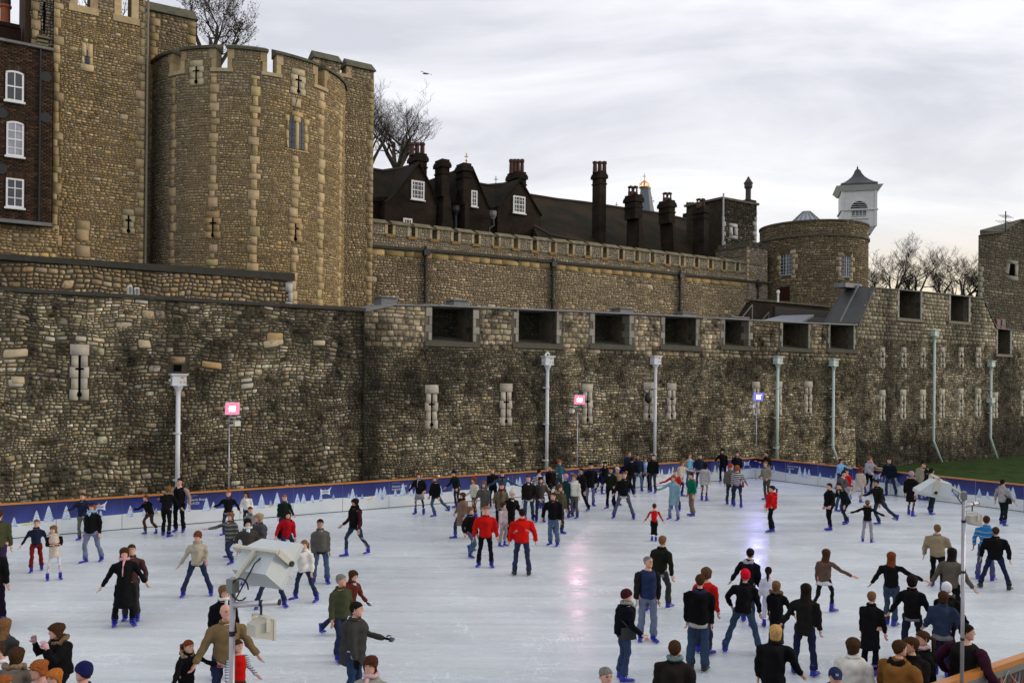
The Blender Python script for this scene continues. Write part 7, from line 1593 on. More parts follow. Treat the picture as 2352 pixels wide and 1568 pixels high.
    for i in (0, 1):
        sr = .065 * fat * (1.05 if st == 'puffer' else 1); e_end = wr[i] if st != 'tee' or sleeves else el[i].lerp(wr[i], .9)
        slv.tube([sh[i] + Vector((.05 * k * (1 if i == 0 else -1), 0, -.015)), sh[i].lerp(el[i], .12), sh[i].lerp(el[i], .6), el[i], el[i].lerp(wr[i], .5), e_end + hd[i] * .01], [sr * k * 1.0, sr * k * 1.02, sr * k * .92, sr * k * .82, sr * k * .78, sr * k * .68], 10)
    if st == 'puffer':
        pass
    nm = {'tee': 'shirt', 'sweater': 'sweater', 'vest': 'vest', 'coat': 'coat', 'long': 'coat', 'puffer': 'puffer_jacket', 'jacket': 'jacket'}[st]
    queue(c, nm, cloth(cc, strp), root, vox)
    if sleeves is not None: queue(slv, 'sleeves', cloth(*sleeves) if isinstance(sleeves[0], tuple) else cloth(sleeves), root, vox)
    # collar or hood lump
    if hood or st in ('jacket', 'coat', 'long', 'puffer') and hood is not False:
        mb = MB(); q = neck + Vector((0, .015 * k, .0)); mb.lathe((q.x, q.y, q.z - .055 * k), [(.070 * k, 0), (.094 * k, .008), (.084 * k, .040), (.064 * k, .042)], 12, sq=(1, 1.05)); mb.build('collar', cloth(cc), root, smooth=True)
    if hood:
        mb = MB(); q = tz(.50) + Vector((0, .10 * k, 0)); mb.tube([q + Vector((-.09 * k, -.05 * k, .03)), q + Vector((-.06 * k, .01, -.0)), q + Vector((0, .03, -.05)), q + Vector((.06 * k, .01, -.0)), q + Vector((.09 * k, -.05 * k, .03))], [(.02, .03), (.045 * k, .05 * k), (.055 * k, .075 * k), (.045 * k, .05 * k), (.02, .03)], 8); mb.build('hood', cloth(hood), root, smooth=True)
    if fur:
        mb = MB(); q = neck + Vector((0, .015, .0)); rr_ = .105 * k; pts = [q + Vector((math.cos(a) * rr_ * 1.15, math.sin(a) * rr_ + .01, (.0 if math.sin(a) > -.2 else -.05) + .012 * math.sin(a * 7))) for a in np.linspace(-math.pi * .38, math.pi * 1.38, 20)]
        mb.tube(pts, [.034 * k * r.uniform(.75, 1.25) for _ in pts], 7); mb.build('fur_collar', mat('fur_%.2f' % fur[0], fur, 1, noise=.5, nscale=40, bump=1, bscale=60), root, smooth=True)
    if scarf:
        mb = MB(); q = neck + Vector((0, -.005, .0)); pts = [q + Vector((math.cos(a) * .080 * k, math.sin(a) * .085 * k, .008 * math.sin(a * 3))) for a in np.linspace(0, 2 * math.pi, 16)]; mb.tube(pts, .030 * k, 7)
        q = neck + Vector((.0, -.10 * k, -.02)); mb.tube([q, tz(.44, -.02 * k, -.145 * k), tz(.30, -.03 * k, -.155 * k), tz(.20, -.03 * k, -.155 * k)], [(.045 * k, .022), (.05 * k, .018), (.045 * k, .014), (.04 * k, .01)], 7); mb.build('scarf', cloth(scarf), root, smooth=True)
    # a bit of shirt showing at the open neck, and a shirt hem under some jackets
    if st in ('jacket', 'coat', 'long', 'vest', 'puffer') and not scarf and not fur:
        sc_ = hood if hood in (WHT, LGR) else r.choice([(.30, .30, .31), (.02, .02, .025), (.12, .13, .18), (.4, .39, .36), (.16, .04, .03), (.03, .03, .03)]); dd_ = .30 if hood == WHT else r.choice([.36, .40, .30]); mb = MB(); fr_ = -.140 * k * fat
        a0_, a1_, a2_ = tz(.505, -.045 * k, -.084 * k), tz(.505, .045 * k, -.084 * k), tz(dd_, 0, fr_ - .012)
        mb.add([a0_, a1_, tz(.44, .035 * k, fr_ + .008 * k), a2_, tz(.44, -.035 * k, fr_ + .008 * k), tz(.47, 0, -.125 * k * fat)], [(0, 5, 1), (1, 5, 2), (2, 5, 3), (3, 5, 4), (4, 5, 0)]); mb.build('shirt_front', cloth(sc_), root)
        if dd_ > .3:
            mb = MB(); z_ = low + .04; mb.tube([tz(dd_, 0, fr_ - .004), tz(.25, 0, -.146 * k * fat), tz(.1, 0, -.142 * k * fat), tz(max(z_, -.05), 0, -.146 * k * fat)], .006, 4); mb.build('zip', mat('zip_metal', (.12, .12, .12), .4), root)
        if st == 'jacket' and r.random() < .4:
            c2 = MB(); zz = low - .045; c2.tube([tz(low + .03), tz(zz)], [(.172 * k * fat, .130 * k * fat), (.170 * k * fat, .130 * k * fat)], 14); c2.build('shirt_hem', cloth(r.choice([(.36, .35, .32), (.16, .16, .17), (.03, .03, .03), (.22, .2, .24)])), root, smooth=True)
    # ---- skirt, trousers
    if skirt: c = MB(); zb_ = skirt[1]; c.tube([tz(-.02), Vector((0, 0, hipz - .08 * k)), Vector((0, 0, hipz + zb_ * k))], [(.16 * k, .12 * k), (.19 * k, .15 * k), (.23 * k, .19 * k)], 14); c.build('skirt', cloth(skirt[0]), root, smooth=True)
    c = MB(); wide_ = pl or (1.0 if not kid else 1.05)
    c.tube([tz(.06), tz(-.02), Vector((0, .0, hipz - .10 * k))], [(.140 * k, .105 * k), (.152 * k, .120 * k), (.130 * k, .110 * k)], 12)
    for i in (0, 1):
        a_ = ank[i] + Vector((0, 0, .06 if wide_ < .9 or kid and r.random() < .5 else -.015)); kk = 1.0 if skirt is None and wide_ > .8 else wide_
        c.tube([hips[i] + Vector((0, 0, .02 * k)), hips[i].lerp(knees[i], .35), knees[i], knees[i].lerp(a_, .4), a_], [.084 * k * kk, .080 * k * kk, .062 * k * wide_, .062 * k * wide_, (.070 if wide_ > .95 else .055) * k * wide_], 10)
    queue(c, 'trousers' if wide_ > .85 else 'tights', cloth(legs_c), root, vox)
    # ---- skates
    me_, mbl = boot_meshes(skates == 'black')
    for i in (0, 1):
        s_ = bpy.data.objects.new('skate', me_); COL.objects.link(s_); s_.parent = root; fl = foot[i]; sc_ = (.78 if kid else .95) * k ** .5
        s_.location = (fl.x, fl.y, fl.z); s_.scale = (sc_,) * 3; out_ = r.uniform(.08, .4) * (1 if i == 1 else -1); tip = -.35 if fl.z > .02 else 0; s_.rotation_euler = (tip, 0, out_)
        bl = bpy.data.objects.new('blade', mbl); COL.objects.link(bl); bl.parent = s_
    if bag:
        mb = MB(); q = Vector((-.20 * k, .03, hipz + .02)); mb.hexa([q + Vector(v) for v in ((-.04, -.12, -.1), (.04, -.12, -.1), (.04, .12, -.1), (-.04, .12, -.1), (-.03, -.11, .1), (.03, -.11, .1), (.03, .11, .1), (-.03, .11, .1))]); mb.tube([q + Vector((0, 0, .1)), tz(.3, -.05, .15 * k), tz(.50, .10 * k, .09 * k), tz(.50, .12 * k, -.06 * k), tz(.3, 0, -.16 * k), q + Vector((0, -.08, .1))], .014, 5); mb.build('shoulder_bag', cloth(bag), root)
    if text:   # curved wording across the shoulders
        s_ = text; n = len(s_)
        for i, ch_ in enumerate(s_):
            if ch_ == ' ': continue
            a_ = (i - (n - 1) / 2) * .17; cx_ = -math.sin(a_) * .24; cz_ = (math.cos(a_) - 1) * .20
            p0 = tz(.27 + cz_ / k, cx_, .158 * k * fat); ux = Vector((-math.cos(a_), 0, math.sin(a_) * -1 * -1)) ; ux = Vector((-math.cos(a_), 0, -math.sin(a_))); uz = Vector((-math.sin(a_) * 1, 0, math.cos(a_)))
            text_mesh(ch_, .06, M_words, p0 - Vector(ux) * 0.02, ux, uz, root, 'lettering')
    return root
def finish_people():
    bpy.context.view_layer.update(); dg = bpy.context.evaluated_depsgraph_get(); done = []
    for it in PENDING: done.append(bpy.data.meshes.new_from_object(it[0].evaluated_get(dg)))
    for it, me in zip(PENDING, done):
        o, name, matl, parent = it[:4]; n = len(me.vertices); v = np.empty(n * 3, np.float32); me.vertices.foreach_get('co', v); v = v.reshape(-1, 3)
        if name == 'body':
            ex = it[4]; nv = np.concatenate([v, np.array(ex.v, np.float32)]); fs = [tuple(p.vertices) for p in me.polygons] + [tuple(i + n for i in f) for f in ex.f]; mi = [0] * len(me.polygons) + ex.m
            m2 = bpy.data.meshes.new('body'); m2.from_pydata(nv.tolist(), [], fs); [m2.materials.append(q) for q in matl]; m2.polygons.foreach_set('material_index', mi); m2.polygons.foreach_set('use_smooth', [True] * len(fs)); m2.update(); bpy.data.meshes.remove(me); me = m2
        else:
            # folds: gentle displacement along the normal
            nn = np.empty(n * 3, np.float32); me.vertices.foreach_get('normal', nn); nn = nn.reshape(-1, 3); sd = (hash(name) % 7) + n * .013
            d = np.sin(v[:, 2] * 42 + np.sin(v[:, 0] * 23 + sd) * 1.6 + v[:, 1] * 9) * .45 + np.sin(v[:, 2] * 19 - v[:, 0] * 31 + sd) * .55
            amp = .013 if name == 'puffer_jacket' else .0095; me.vertices.foreach_set('co', (v + nn * (d * amp)[:, None]).ravel())
            me.materials.clear(); me.materials.append(matl); me.update()
        me.name = name; q = bpy.data.objects.new(name, me); COL.objects.link(q); q.parent = parent; old = o.data; bpy.data.objects.remove(o); bpy.data.meshes.remove(old)
    PENDING.clear()
S = ('short', HBR); SK = ('short', HBK); LB = ('long', HBR); LK = ('long', HBK)
# --- left part of the rink
P('child in navy sweater and dark red trousers swinging one arm, beside the girl in cream', 82, 1312, 1190, 0, ('sweater', NAV), (.15, .01, .012), ('short', HLB), ('out', 'half'), 'skate', fur=None, scarf=None, hood=WHT)
P('girl with fluffy cream wrap and white tights hugging herself, near the left edge', 124, 1331, 1205, 10, ('coat', (.50, .44, .36)), (.60, .58, .66), ('bob', HLB), ('fold', 'fold'), 'apart', sleeves=BLK, fur=(.5, .42, .34), turn=-40, pl=.75)
P('brown-haired boy in dark jacket leaning on the boards behind the navy-hatted skater', 189, 1240, 1130, -20, ('jacket', NAV), GRY, S, ('rail', 'rail'), 'stand', turn=-20)
P('skater in navy knit hat, black jacket and faded flared jeans, gliding left before the boards', 211, 1291, 1147, -25, ('jacket', BLK), LJN, ('bob', HGI), ('down', 'down'), 'skate', hat=('beanie', (.012, .018, .06)), scarf=LBL)
P('red-haired child in dark jacket and brown trousers clinging to the boards, left of the couple', 344, 1226, 1132, -140, ('jacket', BLK), (.055, .03, .025), ('short', HRD), ('rail', 'rail'), 'skate', lean=.25, turn=60)
P('skater with brown bob and pale hem under black jacket, bent towards the boards', 381, 1232, 1110, 170, ('jacket', BLK), BLK, ('bob', HLB), ('rail', 'half'), 'skate', lean=.2, fur=(.2, .14, .08))
P('man in black gilet with cream sleeves looking down by the left drainpipe', 411, 1222, 1090, -15, ('vest', BLK), BLK, SK, ('rail', 'arc'), 'stand', sleeves=(.30, .22, .18), turn=-20, lean=.05)
P('woman in long black coat with pink scarf, arms held away from her sides', 284, 1437, 1250, 0, ('long', BLK), BLK, ('long', HBR), ('out', 'out'), 'apart', scarf=PNK, flare=.03)
P('person in brown ribbed jacket mostly hidden behind the woman with the pink scarf', 300, 1425, 1243, 0, ('jacket', (.06, .028, .026)), DGR, S, ('down', 'arc'), 'stand')
P('child in cream hooded jacket, brown knit hat and dark flared jeans, one pink glove forward', 452, 1369, 1214, -5, ('jacket', BGE), DJN, None, ('out', 'bent'), 'wide', hat=('knit', (.13, .04, .022)), gloves=PNK, hood=(.2, .16, .12), turn=-25)
P('ginger boy in black top leaning back on the boards at the left lit floodlight', 524, 1228, 1122, -30, ('jacket', BLK), DJN, ('short', HGI), ('rail', 'back'), 'skate')
P('skater in patterned grey knit and jeans stretching one leg, left of the dark-haired woman', 530, 1294, 1160, -35, ('coat', (.045, .045, .042), ((.14, .14, .13), 9, .6)), DJN, ('bob', HLB), ('point', 'down'), 'pushL', hem=-.14)
P('long-haired girl in white top standing at the boards, left of the red-coated skater', 567, 1216, 1127, -10, ('sweater', WHT), DJN, LB, ('bent', 'bent'), 'stand', turn=-30)
P('small brown-haired child peeping out behind the dark-haired woman with pale scarf', 574, 1262, 1164, 10, ('jacket', (.15, .16, .16)), DJN, S, ('down', 'down'), 'stand')
P('woman with dark hair, grey-brown coat and pale green scarf, standing behind the big floodlight', 569, 1342, 1184, 5, ('coat', (.045, .04, .033)), JN, LK, ('pocket', 'pocket'), 'stand', scarf=(.50, .62, .62), hem=-.18)
P('older person with blond crop in grey quilted jacket beside the dark-haired woman', 594, 1318, 1175, -60, ('puffer', (.05, .047, .055)), BGE, ('curly', (.34, .24, .14)), ('bent', 'bent'), 'stand', hem=-.1)
P('boy in dark green top behind the red-coated skater at the boards', 651, 1238, 1134, 0, ('jacket', (.012, .03, .022)), DJN, ('short', HGI), ('down', 'half'), 'stand')
P('skater in long red jacket with dark hair falling forward, pushing off with right leg', 655, 1284, 1154, 20, ('coat', (.32, .006, .012)), DJN, LK, ('half', 'down'), 'pushR', lean=.22, bag=BLK, hem=-.15)
P('man in grey flecked open jacket and black top, jeans, hands down', 736, 1340, 1185, 5, ('jacket', (.085, .08, .072)), JN, SK, ('hang', 'down'), 'apart', skin=M_skd, turn=-25, pl=1.12)
P('child in white padded coat and jeans holding the hand of a hidden skater', 700, 1380, 1234, -30, ('puffer', (.62, .60, .55)), DJN, ('tail', HLB), ('out', 'down'), 'wide', hem=-.13)
P('dark-capped skater almost hidden behind the big near floodlight, arm out to the white coat', 622, 1396, 1237, 10, ('jacket', BLK), DJN, ('short', HRD), ('down', 'out'), 'wide')
P('slim woman in black and maroon jacket with long dark hair striding left alone', 816, 1276, 1133, -60, ('jacket', BLK), (.02, .045, .07), LK, ('half', 'down'), 'stride', scarf=BLK, sleeves=(.05, .012, .016), skin=M_skd, pl=.85)
P('bald man in brown jacket with outstretched arms behind the near left pole', 520, None, 1374, 5, ('jacket', (.17, .115, .055)), DJN, ('bald',), ('out', 'out'), 'apart', h=1.80, turn=10, build=1.1)
P('blond skater with white collar and black coat directly behind the bald man', 512, None, 1336, 25, ('coat', (.012, .012, .016)), DJN, ('bob', HLB), ('down', 'down'), 'stand', h=1.64, scarf=WHT)
P('little girl in black coat with fur hood and red gloves, bottom left of centre', 428, None, 1470, 30, ('jacket', BLK), BLK, ('tail', HRD), ('out', 'reach'), 'apart', h=1.22, gloves=(.45, .03, .05), fur=(.25, .18, .1))
P('small child in red padded vest with white striped sleeves behind the near left pole', 545, None, 1471, 25, ('vest', RED), DGR, S, ('half', 'half'), 'apart', h=1.20, sleeves=((.55, .56, .6), ((.16, .18, .26), 30, .5)))
P('grey-haired man in olive jacket and jeans, head turned right, skating towards us', 779, 1513, 1308, 40, ('jacket', OLV), DJN, ('short', HGR), ('down', 'down'), 'skate', turn=30, pl=1.1)
P('long-haired girl in rust brown jacket leaning out behind the olive-jacketed man', 800, 1457, 1290, 30, ('jacket', (.10, .022, .014)), DJN, LB, ('down', 'out'), 'pushL', gloves=BLK, lean=.1)
P('man in dark grey overcoat seen sideways, blue jeans, in front of the olive jacket', 812, None, 1370, 80, ('coat', (.04, .04, .037)), (.02, .045, .085), SK, ('down', 'fwd'), 'stand', h=1.74, gloves=BLK, lean=.08)
P('woman with curly brown hair and light grey coat cut off at the bottom centre left', 858, None, 1498, -15, ('coat', (.26, .25, .22)), DGR, ('curly', (.07, .025, .015)), ('hang', 'hang'), 'stand', h=1.64, scarf=(.55, .36, .38))
# --- bottom left corner
P('girl in black fur-collared coat holding both hands to her face, bottom left', 138, None, 1421, -75, ('jacket', BLK), BLK, ('long', HBR), ('face', 'face'), 'stand', h=1.62, fur=(.16, .10, .05), gloves=(.55, .33, .36))
P('person in navy knit beanie and navy jacket with red collar, bottom left', 190, None, 1511, 165, ('jacket', (.02, .022, .05)), BLK, S, ('down', 'down'), 'stand', h=1.74, hat=('beanie', (.012, .014, .07)), hood=(.28, .01, .03), turn=60, build=1.15)
P('ginger woman in pale pink top bending forward, bottom left', 116, None, 1500, -60, ('sweater', (.5, .33, .32)), DGR, ('curly', HGI), ('fwd', 'fwd'), 'stand', h=1.58, lean=.2)
P('orange-haired girl with plaited bun looking down beside the navy beanie', 140, None, 1520, -40, ('vest', (.03, .02, .035)), DGR, ('bob', (.42, .14, .03)), ('fwd', 'down'), 'stand', h=1.56, sleeves=LGR, lean=.15)
P('person in white quilted jacket bending over, hand on hip, far bottom left', 36, None, 1446, -70, ('puffer', (.66, .66, .70)), DGR, S, ('fwd', 'hip'), 'stand', h=1.60, lean=.35)
P('person in grey-brown hooded coat with dark hair in the bottom left corner', 30, None, 1482, 150, ('coat', (.12, .10, .085)), DGR, ('bob', HBR), ('down', 'half'), 'stand', h=1.62, hood=(.14, .12, .1), fur=(.2, .12, .07), build=1.15, lean=.15)
P('long-haired blond skater half cut off by the left edge, lower down', 8, None, 1410, 150, ('jacket', DGR), DGR, ('long', HLB), ('down', 'down'), 'stand', h=1.66)
P('person in olive jacket mostly cut off by the left edge near the boards', -6, 1342, 1160, 170, ('jacket', OLV), (.04, .02, .05), S, ('down', 'down'), 'stand')
P('skater in very dark clothes sliced off by the left edge below the olive jacket', -16, 1440, 1232, 170, ('coat', BLK), (.02, .012, .03), S, ('down', 'down'), 'apart')
P('child with reddish hair low in the bottom left corner', -2, None, 1548, 60, ('jacket', BLK), BLK, ('bob', HGI), ('down', 'down'), 'stand', h=1.45)
# --- middle left group
P('auburn-haired woman in dark coat over grey patterned dress, by the boards left of the crowd', 963, 1181, 1081, -10, ('coat', BLK), BLK, ('curly', HRD), ('half', 'bent'), 'apart', scarf=(.24, .24, .27), skirt=((.20, .20, .22), -.3), pl=.8)
P('blond skater in black jacket and jeans kicking one leg out to the right', 1000, 1187, 1086, -50, ('jacket', BLK), (.05, .09, .13), ('bob', HLB), ('down', 'down'), 'kick', hem=-.08)
P('man in black cap and green-black jacket stooping at the boards left of the crowd', 1049, 1166, 1077, -40, ('jacket', (.015, .025, .02)), DGR, None, ('half', 'half'), 'stand', lean=.2, hat=('beanie', BLK))
P('woman in brown tweed coat reaching back left, dark scarf', 1062, 1236, 1124, -60, ('long', (.16, .10, .075)), DJN, ('bob', HBR), ('out', 'down'), 'stride', scarf=BLK, hem=-.42)
P('blond person in black jacket and blue jeans just left of the ginger man in red', 1081, 1279, 1146, 45, ('jacket', BLK), (.06, .12, .17), ('bob', HLB), ('half', 'down'), 'pushR', hood=LBL)
P('ginger man in bright red jacket and black trousers leading the crowd', 1114, 1302, 1155, 5, ('jacket', RED), (.012, .016, .018), ('short', HGI), ('arc', 'arc'), 'apart', build=1.18, lean=.08)
P('marshal in red jacket lettered on the back, jeans and black skates, seen from behind', 1198, 1321, 1160, 178, ('jacket', (.48, .008, .006)), DJN, SK, ('arc', 'arc'), 'apart', skates='black', build=1.16, text='ICE MARSHAL')
P('girl in pale pink and grey tracksuit with long brown hair between the two red jackets', 1155, 1254, 1152, 50, ('sweater', (.42, .33, .34)), (.27, .22, .23), LB, ('down', 'down'), 'stand', scarf=(.35, .3, .33))
P('girl in white top with long auburn hair hanging down, in the crowd by the boards', 1090, 1192, 1092, -55, ('sweater', (.44, .42, .34)), DGR, ('long', HRD), ('half', 'down'), 'stand', pl=.8)
P('girl in grey dress next to the white-topped girl in the crowd', 1112, 1206, 1101, 0, ('long', (.07, .068, .06)), (.10, .10, .08), ('long', HLB), ('out', 'down'), 'stand', hem=-.30, pl=.8)
P('man in black coat with glasses beside the blue-coated woman, back of the crowd', 1132, 1166, 1071, 0, ('jacket', BLK), BLK, ('short', HLB), ('bent', 'half'), 'stand')
P('woman in denim-blue jacket stretching one arm far to the right', 1153, 1176, 1079, 0, ('jacket', (.03, .06, .10)), DGR, S, ('wide', 'wide'), 'apart', scarf=BLK, gloves=BLK)
P('man in khaki coat over a red and white top, looking down in the crowd', 1149, 1216, 1104, 0, ('coat', (.11, .09, .06)), BLK, S, ('bent', 'bent'), 'stand', lean=.1, scarf=(.10, .01, .01))
P('stooping skater in cream knit hat and black coat behind the red marshals', 1171, 1239, 1116, 20, ('coat', BLK), BLK, None, ('half', 'half'), 'stride', hat=('knit', (.46, .43, .34)), lean=.25)
P('tall man in black jacket and open white shirt with jeans, middle of the crowd', 1214, 1200, 1081, -10, ('jacket', (.02, .018, .016)), (.03, .055, .08), S, ('hang', 'out'), 'stride', scarf=None, hood=WHT, sleeves=None, turn=0)
P('skater in dark sweater and jeans seen just right of the white-shirted man', 1240, 1198, 1090, 20, ('jacket', (.05, .045, .04)), (.02, .04, .06), ('long', HBK), ('down', 'half'), 'stand')
P('person in black and white striped sweater with dark hair near the boards', 1238, 1167, 1073, 150, ('sweater', (.02, .02, .025), ((.55, .55, .55), 16, .5)), (.02, .03, .06), SK, ('half', 'out'), 'stand', skirt=(DGR, -.2), pl=.8)
P('man in black jacket with brown hair seen sideways at the boards, right of the stripes', 1264, 1165, 1062, -90, ('jacket', BLK), (.03, .03, .025), S, ('bent', 'half'), 'stand', hem=-.12)
P('blond woman in teal jacket behind the boards at the second white drainpipe', 1283, 1140, 1053, 30, ('jacket', (.03, .08, .10)), DGR, ('curly', HGI), ('rail', 'rail'), 'stand', turn=10)
P('child in pink knit hat and dark green long coat facing away in the crowd', 1298, 1189, 1086, -150, ('long', (.008, .03, .032)), DGR, None, ('down', 'down'), 'stand', hat=('knit', (.45, .22, .30)), hem=-.42)
P('girl in white hooded cardigan and grey trousers, light brown hair', 1319, 1189, 1085, -25, ('sweater', (.55, .54, .48)), (.09, .085, .085), ('bob', HLB), ('down', 'down'), 'stand', hood=WHT, hem=-.12)
P('young man in black jacket striding left behind the white cardigan', 1332, 1175, 1066, -40, ('jacket', (.014, .014, .018)), (.018, .018, .02), SK, ('down', 'down'), 'stride', skin=M_skd)
P('man in black beanie, long black coat and pale jeans, looking at the camera', 1355, 1161, 1057, 15, ('coat', BLK), (.12, .14, .22), None, ('pocket', 'pocket'), 'stand', hat=('beanie', BLK), hem=-.20)
P('man in black jacket and blue jeans standing alone right of the red marshals', 1271, 1253, 1125, -20, ('jacket', (.010, .010, .013)), (.07, .13, .19), S, ('arc', 'down'), 'stand', hood=(.3, .3, .3), turn=-35, build=1.15, pl=1.15)
P('child in khaki jacket with fur hood just behind the man in pale blue jeans', 1283, 1225, 1107, 30, ('jacket', (.06, .05, .03)), DGR, None, ('down', 'down'), 'stand', hat=('hood', (.07, .055, .03)), fur=(.3, .22, .14))
P('dark-clothed skater crouching with blue overtrousers at the foot of the boards', 1376, 1133, 1073, 130, ('jacket', BLK), (.01, .014, .09), ('short', HBK), ('rail', 'rail'), 'wide', lean=.55)
P('dark-haired woman peering over the crouching skater at the boards', 1388, 1134, 1064, 10, ('jacket', BLK), (.01, .014, .09), LK, ('rail', 'half'), 'stand', h=1.5)
P('man with black hair, dark green jacket and black trousers, head bowed', 1403, 1170, 1067, -20, ('jacket', (.018, .026, .015)), BLK, SK, ('bent', 'bent'), 'apart', skin=M_skd, lean=.08, hem=-.1)
P('person in cream flat cap and tan coat partly behind the dark green jacket', 1415, 1160, 1069, 30, ('jacket', (.24, .17, .10)), BLK, None, ('down', 'down'), 'stand', hat=('cap', (.50, .46, .34)))
P('ginger-haired boy in black jacket and grey-blue trousers with feet wide apart', 1432, 1191, 1075, -5, ('jacket', BLK), (.07, .09, .12), ('short', HRD), ('half', 'half'), 'wide', hem=-.1)
P('ginger-bearded man in navy coat standing tallest at the boards', 1424, 1120, 1031, 55, ('coat', (.012, .018, .04)), DGR, ('short', HLB), ('down', 'bent'), 'stand', h=1.88, turn=15)
P('man with back turned in black jacket, left of the pair at the drainpipe', 1450, 1132, 1045, 170, ('jacket', BLK), (.02, .025, .022), SK, ('half', 'half'), 'skate', hem=-.1)
P('man in navy jacket and pale blue jeans facing us at the boards', 1465, 1127, 1038, 5, ('jacket', (.014, .018, .04)), (.08, .17, .24), SK, ('down', 'down'), 'apart', skin=M_skd, hem=-.08)
P('boy in pale blue hooded top and black tracksuit trousers at the boards', 1482, 1126, 1047, 0, ('sweater', (.30, .42, .66)), BLK, ('bob', HLB), ('bent', 'bent'), 'apart', hood=(.30, .42, .66))
P('young man in black jacket and dark jeans right of the pale blue hooded boy', 1499, 1132, 1038, -20, ('jacket', BLK), (.03, .045, .055), SK, ('down', 'down'), 'stand', hem=-.05)
P('girl in cream jacket with arms stretched right, near the boards right of the drainpipe group', 1563, 1138, 1053, 70, ('sweater', (.46, .42, .36)), DJN, ('bob', HLB), ('down', 'reach'), 'skate', lean=.1)
P('skater in red sweater with arm stretched left behind the pale blue coat', 1551, 1172, 1075, -5, ('sweater', (.40, .01, .01)), DGR, ('short', HLB), ('wide', 'down'), 'apart')
P('skater in long pale blue coat with one hand out to the left', 1547, 1194, 1086, -30, ('long', (.16, .28, .34)), (.16, .22, .30), ('bob', HLB), ('reach', 'down'), 'apart', hem=-.36, gloves=(.15, .1, .1))
P('small boy in red t-shirt and black trousers, arms out, seen from behind', 1502, 1242, 1157, 175, ('tee', (.45, .006, .006)), (.014, .014, .014), ('short', HBR), ('out', 'out'), 'close', sleeves=(.36, .012, .010), lean=.0)
P('boy in green sweater and khaki trousers seen from the side', 1589, 1185, 1081, -70, ('sweater', (.006, .11, .06)), (.16, .12, .10), SK, ('down', 'down'), 'stand', pl=1.1, hood=(.5, .2, .2))
P('woman in light blue top and tan open jacket eating at the boards', 1584, 1118, 1037, 20, ('tee', (.20, .50, .66)), (.07, .11, .18), ('bob', HLB), ('down', 'face'), 'stand', sleeves=(.32, .23, .13))
P('man in navy jacket with grey collar beside the light blue top', 1606, 1120, 1039, 0, ('jacket', (.014, .02, .04)), (.02, .03, .06), SK, ('bent', 'bent'), 'stand', hood=(.2, .2, .24))
P('woman in long light grey coat with dark hair and black tights', 1618, 1150, 1058, 160, ('long', (.34, .33, .34)), BLK, ('long', HBK), ('down', 'down'), 'stand', hem=-.22, flare=.05, pl=.75)
P('figure in black hooded coat leaning one hand on the far boards', 1660, 1107, 1027, -10, ('coat', BLK), BLK, None, ('rail', 'down'), 'stand', hat=('hood', BLK), hem=-.18)
P('man in black and white tracksuit top at the boards behind the striped pair', 1692, 1112, 1034, 15, ('jacket', (.014, .014, .018)), (.06, .07, .08), S, ('half', 'down'), 'stand', hood=LGR)
P('person with orange-red beanie and grey jacket left of the ginger striped skater', 1677, 1159, 1061, 160, ('jacket', (.10, .09, .08)), (.02, .035, .045), None, ('down', 'down'), 'stand', hat=('beanie', (.40, .035, .01)), hem=-.1)
P('ginger skater in black and white striped top and dark jeans with a red bag', 1693, 1164, 1062, 170, ('sweater', (.025, .025, .03), ((.42, .43, .44), 13, .5)), (.018, .03, .06), ('bob', HGI), ('down', 'half'), 'skate', bag=(.20, .012, .015), lean=.08, pl=.85)
P('man in dark jacket leaning over the boards at the far corner', 1764, 1108, 1034, -70, ('jacket', (.02, .02, .018)), DGR, SK, ('rail', 'rail'), 'stand', lean=.1)
P('child in beige hooded jacket with dark arm bands at the far corner', 1761, 1148, 1055, -30, ('jacket', (.20, .18, .15)), (.06, .055, .05), ('short', HLB), ('bent', 'bent'), 'stand', hood=(.25, .2, .15), lean=.05)
P('woman in red jacket and black flared trousers facing left, alone right of centre', 1771, 1222, 1111, -80, ('jacket', (.46, .008, .008)), BLK, ('tail', HBK), ('half', 'half'), 'close', hood=(.46, .008, .008), lean=-.05, pl=1.1)
# --- right part by the boards
P('long-haired woman in light blue top, one arm along the right-hand rail', 1928, 1127, 1050, 55, ('tee', (.18, .40, .62)), (.02, .03, .1), LB, ('rail', 'reach'), 'stand', gloves=BLK)
P('skater in grey sweater and jeans bending behind the man in black', 1928, 1174, 1075, 60, ('sweater', (.07, .07, .075)), (.025, .06, .09), SK, ('fwd', 'fwd'), 'stand', lean=.25, hem=-.1)
P('boy in bright red top in the right-hand group', 1946, 1158, 1075, -30, ('sweater', (.50, .008, .012)), (.28, .28, .3), S, ('down', 'down'), 'stand')
P('stooping man in black jacket with one arm hanging, leading the right-hand group', 1943, 1203, 1096, -50, ('jacket', (.010, .016, .018)), (.016, .025, .04), SK, ('half', 'down'), 'skate2', lean=.4)
P('girl with very long auburn hair and cream trousers leaning right', 1974, 1154, 1067, 150, ('tee', (.42, .36, .32)), (.42, .38, .34), ('long', HRD), ('down', 'down'), 'kick', lean=.1)
P('blond woman in pale grey jacket and pink scarf holding the right-hand rail', 2004, 1131, 1043, 60, ('jacket', (.30, .30, .33)), BLK, ('bob', HLB), ('bent', 'rail'), 'apart', scarf=PNK, pl=.85, gloves=WHT)
P('man in navy jacket and jeans looking down at the right-hand boards', 2057, 1137, 1044, -25, ('jacket', (.012, .02, .03)), (.022, .04, .07), S, ('down', 'down'), 'skate', lean=.08, hem=-.08, build=1.1)
P('skater in dark jacket and jeans stretching a leg behind, centre of the right-hand group', 2020, 1205, 1092, -50, ('jacket', (.02, .022, .018)), (.02, .04, .06), SK, ('fwd', 'down'), 'kick', lean=.15, skin=M_skd)
